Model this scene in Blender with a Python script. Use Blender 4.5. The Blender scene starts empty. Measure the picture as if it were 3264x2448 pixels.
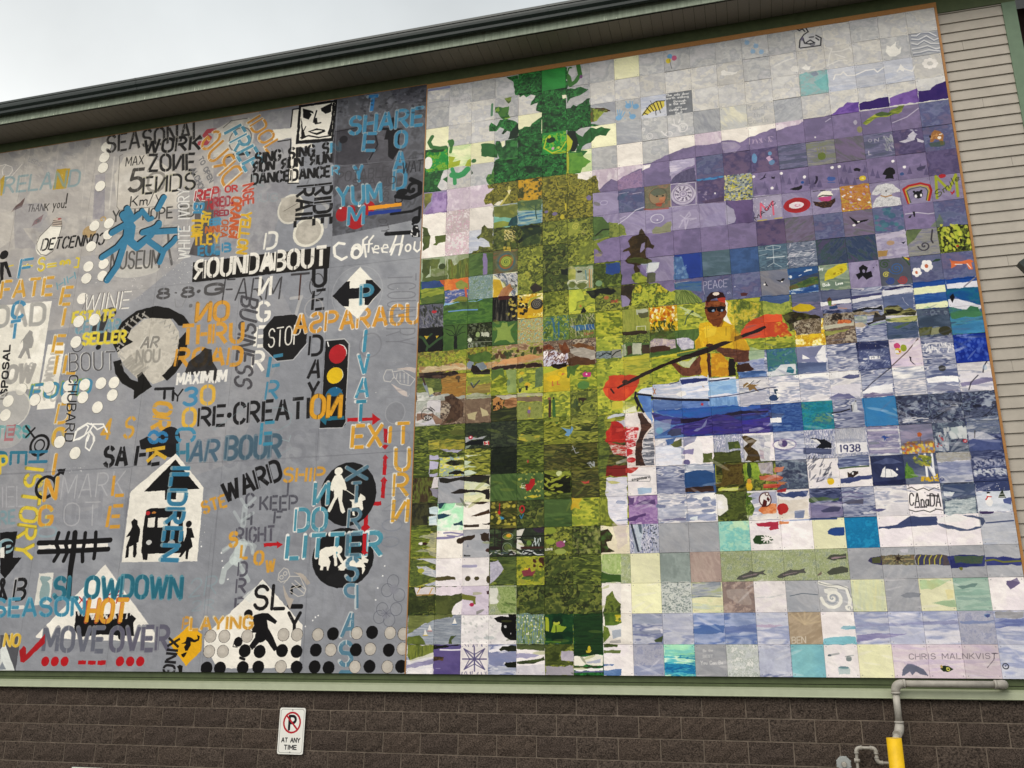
import bpy, math, random
import numpy as np

# ------------------------------------------------------------------ camera
# World: x runs right along the facade, y into the wall, z up.  The front of the
# murals is the plane y = 0; the lake mural's top left corner is (0, 0, ZT).
C = bpy.context.scene.collection
SC = bpy.context.scene
ZT = 8.75                      # height of the top of the lake mural
FT, FH = .3048, .30238         # one mural tile
from mathutils import Matrix, Vector
cam = bpy.data.cameras.new('camera'); cam.lens = 31.94; cam.sensor_width = 36; cam.clip_end = 3000
camo = bpy.data.objects.new('camera', cam); C.objects.link(camo); SC.camera = camo
RIGHT = Vector((0.966272, 0.257475, 0.005095)); FWD = Vector((-0.247521, 0.923094, 0.294332)); UP = RIGHT.cross(FWD)
m = Matrix((RIGHT, UP, -FWD)).transposed().to_4x4(); m.translation = Vector((3.71527, -9.54029, ZT-7.14841))
camo.matrix_world = m
# ------------------------------------------------------------------ sky, sun
SUN_EL, SUN_AZ = math.radians(48), math.radians(200)      # behind the photographer
W = bpy.data.worlds.new('World'); SC.world = W; W.use_nodes = True
nt = W.node_tree; nt.nodes.clear(); N = nt.nodes.new
out = N('ShaderNodeOutputWorld'); mix = N('ShaderNodeMixShader'); b1 = N('ShaderNodeBackground'); b2 = N('ShaderNodeBackground')
sky = N('ShaderNodeTexSky'); sky.sky_type = 'NISHITA'; sky.sun_disc = False; sky.sun_elevation = SUN_EL; sky.sun_rotation = SUN_AZ
tc = N('ShaderNodeTexCoord'); sep = N('ShaderNodeSeparateXYZ'); nz_ = N('ShaderNodeTexNoise'); nz_.inputs['Scale'].default_value = 3.2; nz_.inputs['Detail'].default_value = 5
rp = N('ShaderNodeValToRGB'); rp.color_ramp.elements[0].position = .40; rp.color_ramp.elements[0].color = (1.08, 1.09, 1.06, 1); rp.color_ramp.elements[1].position = .68; rp.color_ramp.elements[1].color = (.54, .575, .59, 1)
mr = N('ShaderNodeMixRGB'); mr.blend_type = 'MULTIPLY'; mr.inputs[0].default_value = .45
nt.links.new(tc.outputs['Generated'], sep.inputs[0]); nt.links.new(sep.outputs['Z'], rp.inputs[0]); nt.links.new(tc.outputs['Generated'], nz_.inputs['Vector'])
nt.links.new(rp.outputs[0], mr.inputs[1]); nt.links.new(nz_.outputs['Fac'], mr.inputs[2]); nt.links.new(mr.outputs[0], b2.inputs[0]); b2.inputs[1].default_value = 1.12
nt.links.new(sky.outputs[0], b1.inputs[0]); b1.inputs[1].default_value = .06; mix.inputs[0].default_value = .92
nt.links.new(b1.outputs[0], mix.inputs[1]); nt.links.new(b2.outputs[0], mix.inputs[2]); nt.links.new(mix.outputs[0], out.inputs[0])
sl = bpy.data.lights.new('sun', 'SUN'); sl.energy = 1.5; sl.angle = math.radians(40); sl.color = (1, .95, .88)
so = bpy.data.objects.new('sun', sl); C.objects.link(so)
sd = Vector((math.sin(SUN_AZ)*math.cos(SUN_EL), math.cos(SUN_AZ)*math.cos(SUN_EL), math.sin(SUN_EL)))
so.rotation_euler = sd.to_track_quat('Z', 'Y').to_euler(); so.location = (0, -20, 20)
vs = SC.view_settings; vs.view_transform = 'Standard'; vs.look = 'None'; vs.exposure = .44; vs.gamma = 1; vs.use_curve_mapping = False

# ---------------------------------------------------------------- paint box
# The two murals are flat painting on boards.  Their pigment is drawn here shape
# by shape (tile units = feet, u to the right, v down) into a colour map.
class Canvas:
    def __init__(s, u0, v0, u1, v1, res, tiled):
        s.u0, s.v0, s.res = u0, v0, res
        s.w = int((u1-u0)*res); s.h = int((v1-v0)*res)
        s.a = np.full((s.h, s.w, 3), .5, np.float32)
        s.tiled = tiled; s.rng = np.random.RandomState(7)
        s.bg = np.ones((24, 20), bool); s.jit = .016 if tiled else .005
def hexc(h): return np.array([int(h[i:i+2], 16)/255 for i in (0, 2, 4)], np.float32)
def make_noise(n, seed):
    r = np.random.RandomState(seed); out = np.zeros((n, n), np.float32)
    for cells, amp in ((8, .5), (16, .45), (32, .32), (64, .18), (128, .08)):
        g = r.rand(cells, cells).astype(np.float32)
        t = np.arange(n)/n*cells; i = t.astype(int); f = t-i; f = f*f*(3-2*f); j = (i+1) % cells
        gx = g[:, i]*(1-f)+g[:, j]*f
        out += amp*(gx[i]*(1-f)[:, None]+gx[j]*f[:, None])
    o = np.argsort(out, axis=None); rk = np.empty(n*n, np.float32); rk[o] = np.linspace(0, 1, n*n)
    return rk.reshape(n, n)
NZ = make_noise(512, 3); FINE = np.random.RandomState(5).rand(512, 512).astype(np.float32)
def pmask(cv, pts, jit=0.):
    p = np.array(pts, float).reshape(-1, 2)
    if jit:
        q = []
        for i in range(len(p)):
            a, b = p[i], p[(i+1) % len(p)]; L = np.hypot(*(b-a)); n = max(1, int(L/.13))
            for k in range(n):
                q.append(a+(b-a)*k/n+cv.rng.randn(2)*jit*(1 if k or n < 2 else .4))
        p = np.array(q)
    x = (p[:, 0]-cv.u0)*cv.res; y = (p[:, 1]-cv.v0)*cv.res
    x0 = int(max(0, math.floor(x.min()))); x1 = int(min(cv.w, math.ceil(x.max())+1))
    y0 = int(max(0, math.floor(y.min()))); y1 = int(min(cv.h, math.ceil(y.max())+1))
    if x1 <= x0 or y1 <= y0: return None
    rows = np.arange(y0, y1)+.5; xb = np.roll(x, -1); yb = np.roll(y, -1)
    lo = np.minimum(y, yb)[None]; hi = np.maximum(y, yb)[None]
    m = (rows[:, None] >= lo) & (rows[:, None] < hi)
    dy = np.where(np.abs(yb-y) < 1e-9, 1e-9, yb-y)
    xc = x[None]+(rows[:, None]-y[None])*((xb-x)/dy)[None]
    d = np.zeros((y1-y0, x1-x0+1), np.int32); ri, ei = np.nonzero(m)
    ci = np.clip(np.ceil(xc[ri, ei]-.5).astype(int)-x0, 0, x1-x0)
    np.add.at(d, (ri, ci), 1)
    return x0, y0, (np.cumsum(d, 1)[:, :-1] % 2).astype(np.float32)
def blend(cv, x0, y0, m, col, al=1.):
    h, w = m.shape; r = cv.a[y0:y0+h, x0:x0+w]; m = (m*al)[..., None]
    r += (col-r)*m
def smask(cv, segs, w, pad=0):
    s = np.array(segs, float)*cv.res; s[:, [0, 2]] -= cv.u0*cv.res; s[:, [1, 3]] -= cv.v0*cv.res
    hw = w*cv.res/2
    x0 = int(max(0, s[:, [0, 2]].min()-hw-2)); x1 = int(min(cv.w, s[:, [0, 2]].max()+hw+3))
    y0 = int(max(0, s[:, [1, 3]].min()-hw-2)); y1 = int(min(cv.h, s[:, [1, 3]].max()+hw+3))
    if x1 <= x0 or y1 <= y0: return None
    Y, X = np.mgrid[y0:y1, x0:x1].astype(np.float32)+.5; m = np.zeros(X.shape, np.float32)
    return x0, y0, X, Y, m, s, hw
def lines(cv, polys, w, butt=False, gaps=(), gw=.03):
    segs = []; caps = []
    for p in polys:
        n = len(p)//2
        for i in range(n-1):
            segs.append(p[2*i:2*i+4]); caps.append((butt and i == 0, butt and i == n-2))
    if not segs: return None
    k = smask(cv, segs, w)
    if k is None: return None
    x0, y0, X, Y, m, s, hw = k
    for (ax, ay, bx, by), (c0, c1) in zip(s, caps):
        dx, dy = bx-ax, by-ay; L = math.hypot(dx, dy)
        if L < 1e-5: dx, dy, L = 1., 0., 0.
        else: dx /= L; dy /= L
        t = (X-ax)*dx+(Y-ay)*dy; q = np.abs((X-ax)*dy-(Y-ay)*dx)
        o = np.maximum(-t, t-L); o2 = np.maximum(o, 0)
        d = hw-np.hypot(q, o2)
        if c0: d = np.where(t < 0, np.minimum(d, hw*.12+t), d)
        if c1: d = np.where(t > L, np.minimum(d, hw*.12+L-t), d)
        np.maximum(m, np.clip(d+.5, 0, 1), out=m)
    for ax, ay, bx, by in gaps:
        ax, bx = (ax-cv.u0)*cv.res, (bx-cv.u0)*cv.res; ay, by = (ay-cv.v0)*cv.res, (by-cv.v0)*cv.res
        dx, dy = bx-ax, by-ay; L = math.hypot(dx, dy) or 1e-6; dx /= L; dy /= L
        t = (X-ax)*dx+(Y-ay)*dy; q = np.abs((X-ax)*dy-(Y-ay)*dx)
        d = np.maximum(q-gw*cv.res/2, np.maximum(-t, t-L)); m *= np.clip(d+.5, 0, 1)
    return x0, y0, m
def nz(cv, X, Y, sx, sy, ang, toff):
    u = X/cv.res; v = Y/cv.res
    if ang: c, s = math.cos(ang), math.sin(ang); u, v = u*c+v*s, v*c-u*s
    iu = (u/sx*64+toff*97).astype(np.int64) % 512; iv = (v/sy*64+toff*61).astype(np.int64) % 512
    return NZ[iv, iu]
def fill(cv, x0, y0, m, pal, sx, sy, ang=0., tint=.05, al=1., bg=False, amp=1., off=0.):
    h, w = m.shape; Y, X = np.mgrid[y0:y0+h, x0:x0+w]
    if cv.tiled:
        tu = np.clip(X//cv.res, 0, 19).astype(int); tv = np.clip(Y//cv.res, 0, 23).astype(int)
        k = (tu*7+tv*13+tu*tv*3) % 29
        if bg: m = m*cv.bg[tv, tu]
    else: k = np.full(X.shape, int(off*10) % 29)
    n = nz(cv, X.astype(np.float32), Y.astype(np.float32), sx, sy, ang, k.astype(np.float32)+off)
    P = np.array([hexc(p) for p in pal]); N = len(P)
    t = np.clip((n-.5)*amp+.5, 0, .9999)*(N-1) if N > 1 else n*0
    i = t.astype(int); f = t-i; f = np.clip((f-.1)/.8, 0, 1); j = np.minimum(i+1, N-1)
    col = P[i]*(1-f)[..., None]+P[j]*f[..., None]
    th = np.array([math.sin(q*12.9) for q in range(29)], np.float32)[k]
    f2 = FINE[Y % 512, X % 512]
    col = col*(1+tint*th+.04*(n-.5)+.05*(f2-.5))[..., None]
    blend(cv, x0, y0, m, col, al)
def arc(cx, cy, rx, ry, a0, a1, n=10):
    return [v for i in range(n+1) for v in (cx+rx*math.cos(math.radians(a0+(a1-a0)*i/n)), cy+ry*math.sin(math.radians(a0+(a1-a0)*i/n)))]
# letter strokes in a box 0..w by 0..1 (y up)
def glyphs():
    G = {}
    def g(c, w, *p, gaps=()): G[c] = (w, p, gaps)
    o = arc(.3, .7, .3, .3, 0, 180, 6)+arc(.3, .3, .3, .3, 180, 360, 6)+[.6, .7]
    vg = ((.3, .85, .3, 1.1), (.3, -.1, .3, .15))
    g('O', .6, o, gaps=vg); g('0', .6, o, gaps=vg); g('Q', .6, o, [.35, .25, .65, -.05])
    g('A', .62, [0, 0, .28, 1], [.34, 1, .62, 0], [.12, .33, .5, .33], gaps=((.31, .8, .31, 1.1),))
    g('B', .55, [0, 0, 0, 1], [.1, 1]+arc(.3, .76, .24, .24, 90, -90, 6)+[.1, .52], [.1, .52]+arc(.3, .26, .27, .26, 90, -90, 6)+[.1, 0], gaps=((.05, -.1, .05, 1.1),))
    g('C', .55, arc(.3, .7, .28, .3, 15, 180, 7)+arc(.3, .3, .28, .3, 180, 345, 7), gaps=vg)
    g('D', .58, [0, 0, 0, 1], [.1, 1, .28, 1]+arc(.28, .7, .3, .3, 90, 0, 5)+arc(.28, .3, .3, .3, 0, -90, 5)+[.1, 0], gaps=((.05, -.1, .05, 1.1),))
    g('E', .5, [0, 0, 0, 1], [.125, 1, .52, 1], [.125, .5, .45, .5], [.125, 0, .52, 0]); g('F', .48, [0, 0, 0, 1], [.125, 1, .52, 1], [.125, .52, .44, .52])
    g('G', .58, arc(.3, .7, .28, .3, 15, 180, 7)+arc(.3, .3, .28, .3, 180, 360, 7)+[.58, .45, .36, .45], gaps=vg)
    g('H', .58, [0, 0, 0, 1], [.58, 0, .58, 1], [.13, .5, .45, .5]); g('I', .08, [.04, 0, .04, 1]); g('J', .4, [.4, 1, .4, .25]+arc(.2, .25, .2, .25, 0, -180, 6))
    g('K', .58, [0, 0, 0, 1], [.12, .45, .56, 1], [.2, .55, .58, 0]); g('L', .48, [0, 0, 0, 1], [.125, 0, .5, 0])
    g('M', .7, [0, 0, 0, 1], [.7, 0, .7, 1], [.06, .95, .35, .25, .64, .95]); g('N', .6, [0, 0, 0, 1], [.6, 0, .6, 1], [.1, .9, .5, .1])
    g('P', .55, [0, 0, 0, 1], [.1, 1, .28, 1]+arc(.28, .74, .27, .26, 90, -90, 6)+[.1, .48], gaps=((.05, -.1, .05, 1.1),))
    g('R', .58, [0, 0, 0, 1], [.1, 1, .28, 1]+arc(.28, .74, .27, .26, 90, -90, 6)+[.1, .48], [.26, .45, .58, 0], gaps=((.05, -.1, .05, 1.1),))
    s = arc(.29, .75, .26, .25, 20, 230, 7)+arc(.29, .27, .27, .27, 60, -160, 7)
    g('S', .56, s, gaps=vg); g('$', .56, s, [.29, -.1, .29, 1.1])
    g('T', .56, [0, 1, .56, 1], [.28, .86, .28, 0]); g('U', .58, [0, 1, 0, .3]+arc(.29, .3, .29, .3, 180, 360, 7)+[.58, .3, .58, 1], gaps=((.29, -.1, .29, .15),))
    g('V', .6, [0, 1, .28, 0], [.32, 0, .6, 1]); g('W', .85, [0, 1, .2, 0], [.22, 0, .42, .9], [.43, .9, .62, 0], [.65, 0, .85, 1])
    g('X', .6, [0, 0, .6, 1], [.6, 0, .35, .42], [.25, .58, 0, 1]); g('Y', .6, [0, 1, .28, .5], [.6, 1, .32, .5], [.3, .48, .3, 0]); g('Z', .55, [0, 1, .55, 1], [.52, .93, .03, .07], [0, 0, .55, 0])
    g('1', .2, [.1, 0, .1, 1, 0, .85]); g('2', .55, arc(.28, .72, .26, .28, 170, -30, 7)+[0, 0, .55, 0]); g('4', .55, [.4, 0, .4, 1, 0, .3, .55, .3])
    g('3', .5, arc(.24, .76, .25, .24, 150, -90, 7), arc(.24, .27, .27, .27, 90, -150, 7)); g('5', .52, [.5, 1, .08, 1, .04, .55]+arc(.24, .32, .27, .3, 110, -150, 9))
    g('8', .54, arc(.27, .76, .22, .23, 0, 360, 10), arc(.27, .27, .27, .27, 0, 360, 10), gaps=((.27, .85, .27, 1.1), (.27, -.1, .27, .12), (.27, .4, .27, .63)))
    g('9', .5, arc(.25, .7, .24, .28, 0, 360, 10), [.49, .7, .4, 0]); g('-', .3, [0, .5, .3, .5]); g('.', .1, [.05, .45, .06, .55]); g('+', .4, [0, .5, .4, .5], [.2, .7, .2, .3]); g('=', .4, [0, .6, .4, .6], [0, .4, .4, .4])
    g('!', .1, [.05, 1, .05, .3], [.05, .02, .06, .06]); g('&', .6, [.6, 0, .1, .75]+arc(.27, .8, .17, .18, 180, 0, 5)+[.05, .3]+arc(.25, .2, .2, .2, 150, 360, 6)); g("'", .1, [.05, 1, .05, .8]); g('"', .2, [0, 1, 0, .8], [.15, 1, .15, .8])
    g('a', .42, arc(.2, .27, .2, .25, 0, 360, 8), [.42, .52, .42, 0]); g('b', .42, [0, 1, 0, 0], arc(.21, .26, .2, .25, 0, 360, 8)); g('c', .38, arc(.2, .27, .2, .26, 45, 315, 7)); g('d', .42, [.42, 1, .42, 0], arc(.2, .26, .2, .25, 0, 360, 8))
    g('e', .42, [0, .28, .4, .28]+arc(.2, .28, .2, .25, 0, 315, 7)); g('f', .3, [.3, .95, .2, 1, .12, .85, .12, 0], [0, .55, .28, .55]); g('g', .42, arc(.2, .27, .2, .25, 0, 360, 8), [.42, .52, .42, -.1, .3, -.3, .05, -.25]); g('h', .4, [0, 1, 0, 0], [0, .35, .2, .52, .38, .4, .4, 0])
    g('i', .06, [.03, .5, .03, 0], [.03, .68, .04, .7]); g('k', .36, [0, 1, 0, 0], [.33, .5, .02, .22, .36, 0]); g('l', .06, [.03, 1, .03, 0]); g('m', .6, [0, 0, 0, .5], [0, .4, .15, .5, .28, .4, .28, 0], [.28, .4, .45, .5, .58, .4, .58, 0]); g('n', .4, [0, 0, 0, .5], [0, .4, .2, .52, .38, .4, .4, 0])
    g('o', .42, arc(.2, .27, .2, .25, 0, 360, 8)); g('p', .42, [0, .5, 0, -.35], arc(.21, .26, .2, .25, 0, 360, 8)); g('r', .3, [0, .5, 0, 0], [0, .35, .15, .5, .3, .48]); g('s', .34, [.32, .48, .1, .5, .05, .35, .3, .2, .28, .03, 0, .04]); g('t', .3, [.14, .85, .14, .05, .28, 0], [0, .55, .28, .55]); g('u', .4, [0, .5, .02, .1, .2, 0, .38, .12], [.4, .5, .4, 0])
    g('v', .36, [0, .5, .18, 0, .36, .5]); g('w', .55, [0, .5, .13, 0, .27, .45, .41, 0, .55, .5]); g('y', .4, [0, .5, .2, .02], [.4, .5, .08, -.35]); g('z', .4, [0, .5, .4, .5, 0, 0, .4, 0]); g('/', .4, [0, -.1, .4, 1.1])
    for a, b in (('N', 'И'), ('R', 'Я'), ('S', 'Ƨ'), ('C', 'Ɔ')):
        w, ps, gs = G[a]; G[b] = (w, [[w-v if i % 2 == 0 else v for i, v in enumerate(p)] for p in ps], gs if a != 'R' else ((w-.05, -.1, w-.05, 1.1),))
    return G
GL = glyphs()
def worn(cv, k):          # chips and thin spots in stencilled paint
    x0, y0, m = k; h, w = m.shape; Y, X = np.mgrid[y0:y0+h, x0:x0+w]
    n = NZ[(Y*5) % 512, (X*5) % 512]; return x0, y0, m*np.clip((n-.01)/.05, .62, 1)*(.9+.1*FINE[Y % 512, X % 512])
def textmask(cv, s, x0, y0, x1, y1, hx, hy, w, gap=True, sp=.22):
    # baseline from (x0,y0) to (x1,y1); (hx,hy) is the up vector; letters spread to fill it
    tot = sum((GL[c][0] if c in GL else .4)+sp for c in s)-sp
    ux, uy = (x1-x0)/tot, (y1-y0)/tot; a = 0.; out = []
    for c in s:
        if c in GL:
            gw_, ps, gs = GL[c]
            f = lambda q: [v for i in range(0, len(q), 2) for v in (x0+ux*(a+q[i])+hx*q[i+1], y0+uy*(a+q[i])+hy*q[i+1])]
            k = lines(cv, [f(q) for q in ps], w, gap, [f(q) for q in gs] if gap else (), w*.3)
            if k: out.append(k)
            a += gw_+sp
        else: a += .4+sp
    return out
def paint(cv, ops):
    for op in ops:
        k, c = op[0], op[1]; o = op[2:]
        if k == 'P':
            m = pmask(cv, o[0], o[2] if len(o) > 2 else .008)
            if m: fill(cv, *m, [c], 1, 1, tint=0, al=o[1] if len(o) > 1 else 1)
        elif k == 'F':
            m = pmask(cv, o[0], cv.jit); q = o[1] if len(o) > 1 else {}
            if m: fill(cv, *m, c, **{**dict(sx=.5, sy=.5), **q})
        elif k == 'L':
            m = lines(cv, [o[1]], o[0])
            if m: blend(cv, *m, hexc(c), o[2] if len(o) > 2 else 1)
        elif k == 'E':
            cx, cy, rx, ry = o[:4]; m = pmask(cv, arc(cx, cy, rx, ry, 0, 360, 22), .003)
            if m: fill(cv, *m, [c], 1, 1, tint=0, al=o[4] if len(o) > 4 else 1)
        elif k == 'R':
            cx, cy, rx, ry, w = o[:5]; m = lines(cv, [arc(cx, cy, rx, ry, 0, 360, 20)], w)
            if m: blend(cv, *m, hexc(c), o[5] if len(o) > 5 else 1)
        elif k == 'S':      # spiral
            cx, cy, r, n, w = o[:5]; p = [v for i in range(int(n*12)) for v in (cx+r*i/(n*12)*math.cos(i/12*6.283), cy+r*i/(n*12)*math.sin(i/12*6.283))]
            m = lines(cv, [p], w)
            if m: blend(cv, *m, hexc(c), o[5] if len(o) > 5 else 1)
        elif k == 'T':      # text: shadow colour, width, geometry, string, stencil?
            sh, w, gm, s, st = o[:5]; al = o[5] if len(o) > 5 else 1
            if sh:
                d = (-.035, -.012)
                for m in textmask(cv, s, gm[0]+d[0], gm[1]+d[1], gm[2]+d[0], gm[3]+d[1], gm[4], gm[5], w*1.05, False): blend(cv, *m, hexc(sh), .85*al)
            for m in textmask(cv, s, *gm, w, st): blend(cv, *(m if cv.w < 500 or cv.tiled else worn(cv, m)), hexc(c), al)
        elif k == 'D':      # dabs of colour inside a polygon
            n, size, el, ang = o[:4]; m = pmask(cv, o[4], .01)
            if not m: continue
            x0, y0, mm = m; h, w = mm.shape; al = o[5] if len(o) > 5 else .9
            for i in range(n):
                x, y = cv.rng.randint(w), cv.rng.randint(h)
                if not mm[y, x]: continue
                r = size*cv.res*(.6+.8*cv.rng.rand()); a = ang+cv.rng.randn()*.35; R = int(r*el)+2
                xa, xb, ya, yb = max(0, x-R), min(w, x+R), max(0, y-R), min(h, y+R)
                Y, X = np.mgrid[ya:yb, xa:xb]; X = X-x; Y = Y-y; u = X*math.cos(a)+Y*math.sin(a); v = Y*math.cos(a)-X*math.sin(a)
                q = np.clip((1-(u/(r*el))**2-(v/r)**2)*3, 0, 1)*mm[ya:yb, xa:xb]
                blend(cv, x0+xa, y0+ya, q.astype(np.float32), hexc(c[cv.rng.randint(len(c))]), al)
def mural_image(name, cv):
    im = bpy.data.images.new(name, cv.w, cv.h)
    px = np.ones((cv.h, cv.w, 4), np.float32); px[..., :3] = np.clip(cv.a[::-1], 0, 1)
    im.pixels.foreach_set(px.ravel()); im.update(); im.pack()
    return im

PALETTE = """GD 787c84,848890 0.8 0.8 0
GG a6a9b2,b3b5bb,9a9da8 0.6 0.6 1
a2 84c2ce,8ccad4,7cbaca 1.2 1.2 0
ab 2a9cc0,80d0c0,1880b0,a8e0c0,d0ecd8,40b0c0 1.4 0.22 0
aq 8cc8c0,a0d2c2,7cc0bc,b8d8b8 0.6 0.4 0
b2 8a9cca,acb8dc,6a82be,c4cae0 2.2 0.6 0
b3 b8bcd6,cccede,9ea6ca,dcdae6 2.2 0.5 0
bd 2a4a9a,2c3e84,22347c,3a5aaa,34305f 1 0.22 0
bk 181818,1f1f20 1 1 0
bl bfc3d2,ccced8,b4bacd 1.2 0.25 1
bo d2d6e4,b8c2de,e2e2ea,a6b2d4 1.2 0.12 0
bs 33569c,456aac,24458c,5a7cb4 0.6 0.1 0
bu 1f3f8c,24489a 1 1 0
cb 2a7cbc,2f84c2,3a8cc4 1 0.8 0
cf c8c070,8fb0a0,d8c85a,a05a30,e0d8a0,6aa09a 0.07 0.07 0
cm e8dcc4,eee6c8,dccfc4 1 0.3 1
cr 1088c0,0c7cb4,1894c8 0.2 0.2 0
dg 535868,5d6270 0.8 0.8 0
dgr 34552c,40642f,2c4a28 0.5 0.5 0
dk 2c3628,3a4630,222a22,4c5638 0.5 0.25 0
dv 2a3020,3c4a2c,1c2018,586040,707c64 0.12 0.15 0
fi a0ac7c,b4bc90,8c9a74,bfc4a0,909c88 0.1 0.1 0
fl dcd6d8,e6dfe2,d6a8be,cfc8ca,c9b4b8,e8dfe4 0.22 0.22 0
fo 3a3f1c,6a7a28,1f2412,a8b836,55601f 0.2 0.3 0
fr 3f6630,44702f 1 1 0
gb 27863a,2e9440 0.8 0.8 0
gbl 5a7a3c,7c9434,4a7048,3f6a80,a0aa3c,47602c 0.22 0.28 0
gc 56707c,4f6876,62788a 0.7 0.7 0
gdn 5c6e30,7a8a34,46562a,99a03c,5a6a40,3c4a28 0.14 0.25 0
gg 8e9a98,98a4a2,869290 0.4 0.7 0
gr b9b9bd,c6c6c7,aeb0b6,c0bfc4 0.7 0.6 1
gs a8aab4,b0b1b9,a0a3ad 0.7 0.7 0
gt 10341a,1a5626,287a34,144020,369042,1e602a 0.4 0.35 0
gv 6e6f80,5a5c70,80808e,4a4c58 0.3 0.35 0
gw b3b3ac,c0bdb8,9fa29e,cac6c6 0.5 0.3 0
gy 7b7a88,86858f,72768a 0.9 0.9 0
hu 4a70b4,6288c0,3a5c9e 1 0.2 0
jg 7d9280,8ea08a,9aa890,6f8474 0.5 0.5 0
lf aebfa0,b8c4ac,93a680 0.8 0.8 0
lg c9c7c7,d4d1cc,bebec3,cccbcb 0.7 0.6 1
lgd c0c4c8,ccd0d0,a8b0ac,d8d8d8 0.12 0.12 0
li d0c4d8,d8ccde,c8bccf 0.8 0.5 0
lk 3f6a2c,4c7a30,5a8434,37602a 0.6 0.25 0
ll a8a0bc,b5aec8,9a92b2,bfb8c8 0.8 0.3 0
ls e4dfe4,ece8ea 0.5 0.5 1
lv 74677f,7d7190,6b6a72,7a6a8c 0.7 0.7 0
ly d0cfc6,c4c5c6,dad6c2 0.8 0.8 1
mg 4f6b35,5c7a3c,43602f 0.5 0.5 0
mk 78755e,8a7f66,6c7560,94785f 0.3 0.3 0
mo 7a828a,8a9298,6c7480 0.1 0.1 0
mt d2ecdc,e6f0e2,b0e8c0 0.9 0.7 0
mv b09a94,b8a49c,a8928c 0.5 0.5 0
mw 9a8680,8c7a78,aa948c,b8a49c 0.3 0.3 0
nb 3f4d6c,344668,4a5570,3c5458,504a6c 0.35 0.35 0
nv 2c3560,343e6c 0.4 0.4 0
ob a87830,b8863a,8f7034,c89a4a 0.8 0.1 0
od 36441f,54642a,2a3219,7c8438,465426 0.5 0.4 0
og 5c682a,8a9236,3e4a20,a8ac40,707a2e 0.5 0.4 0
or b89a78,8f8f44,9ca03c,c4a888,8a6a50 0.4 0.16 0
ot 54541f,7c7a2c,a69c34,40441d,928e34,6a6a28 0.5 0.45 0
ov 8a8a8c,97958f,7e7d92,7f8372 0.9 0.2 0
p2 d6c6d6,dccfd8,ccbcd4 1.4 0.25 0
pg aab398,b8c0aa,8f9c74 0.5 0.8 0
ph 7a7c98,8c88a6,a298b4 1.5 0.3 0
pk d8cad8,cbbacd,e0d6e0 0.5 0.8 1
pu 9a78b0,ac8cbc,8864a0,c4accc 0.5 0.3 0
rb 10309c,1236a8,0e2a90 0.5 0.5 0
rd 3c4a20,5c6a2c,8c983a,2a341a,6c7a32,46542a 1.1 0.2 0
rg 7d8430,a2a438,4c5820,bcba48,38421a 1.1 0.2 0
rk 8a7462,6a5548,a8937e,4c3d38,b6a894 0.35 0.22 0
rr 4a4822,3a441e,6c682e,2c3216,7c7a32 1.2 0.16 0
rs 909c3c,a4a848,7e8a36 0.1 1 0
rw e6dcd8,d8c8c4,eee4e2 0.6 0.2 1
sb 39588c,3f6096,34507e 0.8 0.6 0
sh 7f9aa0,8da48c,6c8c98,a8b8ba,6f8a6c 0.15 0.12 0
si 6c7892,8c95aa,586480,a8aebc 0.5 0.12 0
sl 4f6a82,5f7c90,44596f,6e8494 0.5 0.15 0
sp 6a6440,56603c,7a5c3c 0.5 0.5 0
st 9aa0b8,c8c8d4,7078a0,e2dee8,848aac 0.08 0.5 0
sv a2a5bc,b0b0c2,9498b4 0.12 0.12 0
tb 14798c,1a86a8,2f8c84,0f6c96,5c8c70 0.35 0.16 0
te 9fb8b8,88acae,a8b0ac,b8bab6 0.6 0.4 0
tl 9cb8ac,a8c0b4,8caca0 1.2 0.2 0
tn b8a48c,c2ae96,ac9880 0.5 0.5 0
tr 4a5578,5c6688,6f7890 0.6 0.3 0
tw 3f7c88,4c8c7c,35689a,70a09a 0.35 0.2 0
u2 5a4c8c,62548f 0.7 0.5 0
vb 626a90,6f7399,585c88,6c6488 0.6 0.4 0
vd 5b4f7c,665a85,524872,6d5a7c 0.7 0.6 0
vi 7d7098,8677a2,73688f 0.9 0.7 0
vl 9287ab,9c92b5,867ba2 0.9 0.9 0
vs 6b688a,787698,5e5f80,555a72 0.9 0.12 0
wa 6a7299,a9adc6,4f5a86,dcdae2,7f86aa,b4b8cc,5c6690 1.9 0.36 0
wd 3c4674,525c88,2c3562,7a82a8,262e56 1.1 0.25 0
wk 3c4260,56607e,282c46,74829a,30365a,9aa2b4 0.6 0.3 0
wk2 5d6b80,46506c,788698,39405c 0.4 0.3 0
wl d6d2da,ebe7e9,a9acc2,e4dfe4,939ab6,efecec 2 0.42 0
wt e9e2e6,f0eaec,e4dce4 1 0.6 1
wv a0a6c0,c4c6d6,7880a8,dcdae4 1.4 0.35 0
ww ece5df,f1ebe5 1 1 1
ye efedc9,e9e8bf 2 2 1
yf ecc81e,e0b81a,c89018,f0dc60,f4ecc0 0.2 0.2 0
yg 8c9c30,b3b93a,c8c63e,67782c,a4ac34 0.9 0.35 0
yl d9e2ae,c6dba4,e6e8bd 0.9 0.9 1
yr 99a434,7c8a34,b6b83e,8a7a3c,5c6a2c 0.3 0.2 0
yw e8e4b8,eeeac4,dce0b4,ccd4c8 0.9 0.18 0
yy ccb022,c2ac28,d6ba2c 0.8 0.5 0"""
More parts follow.
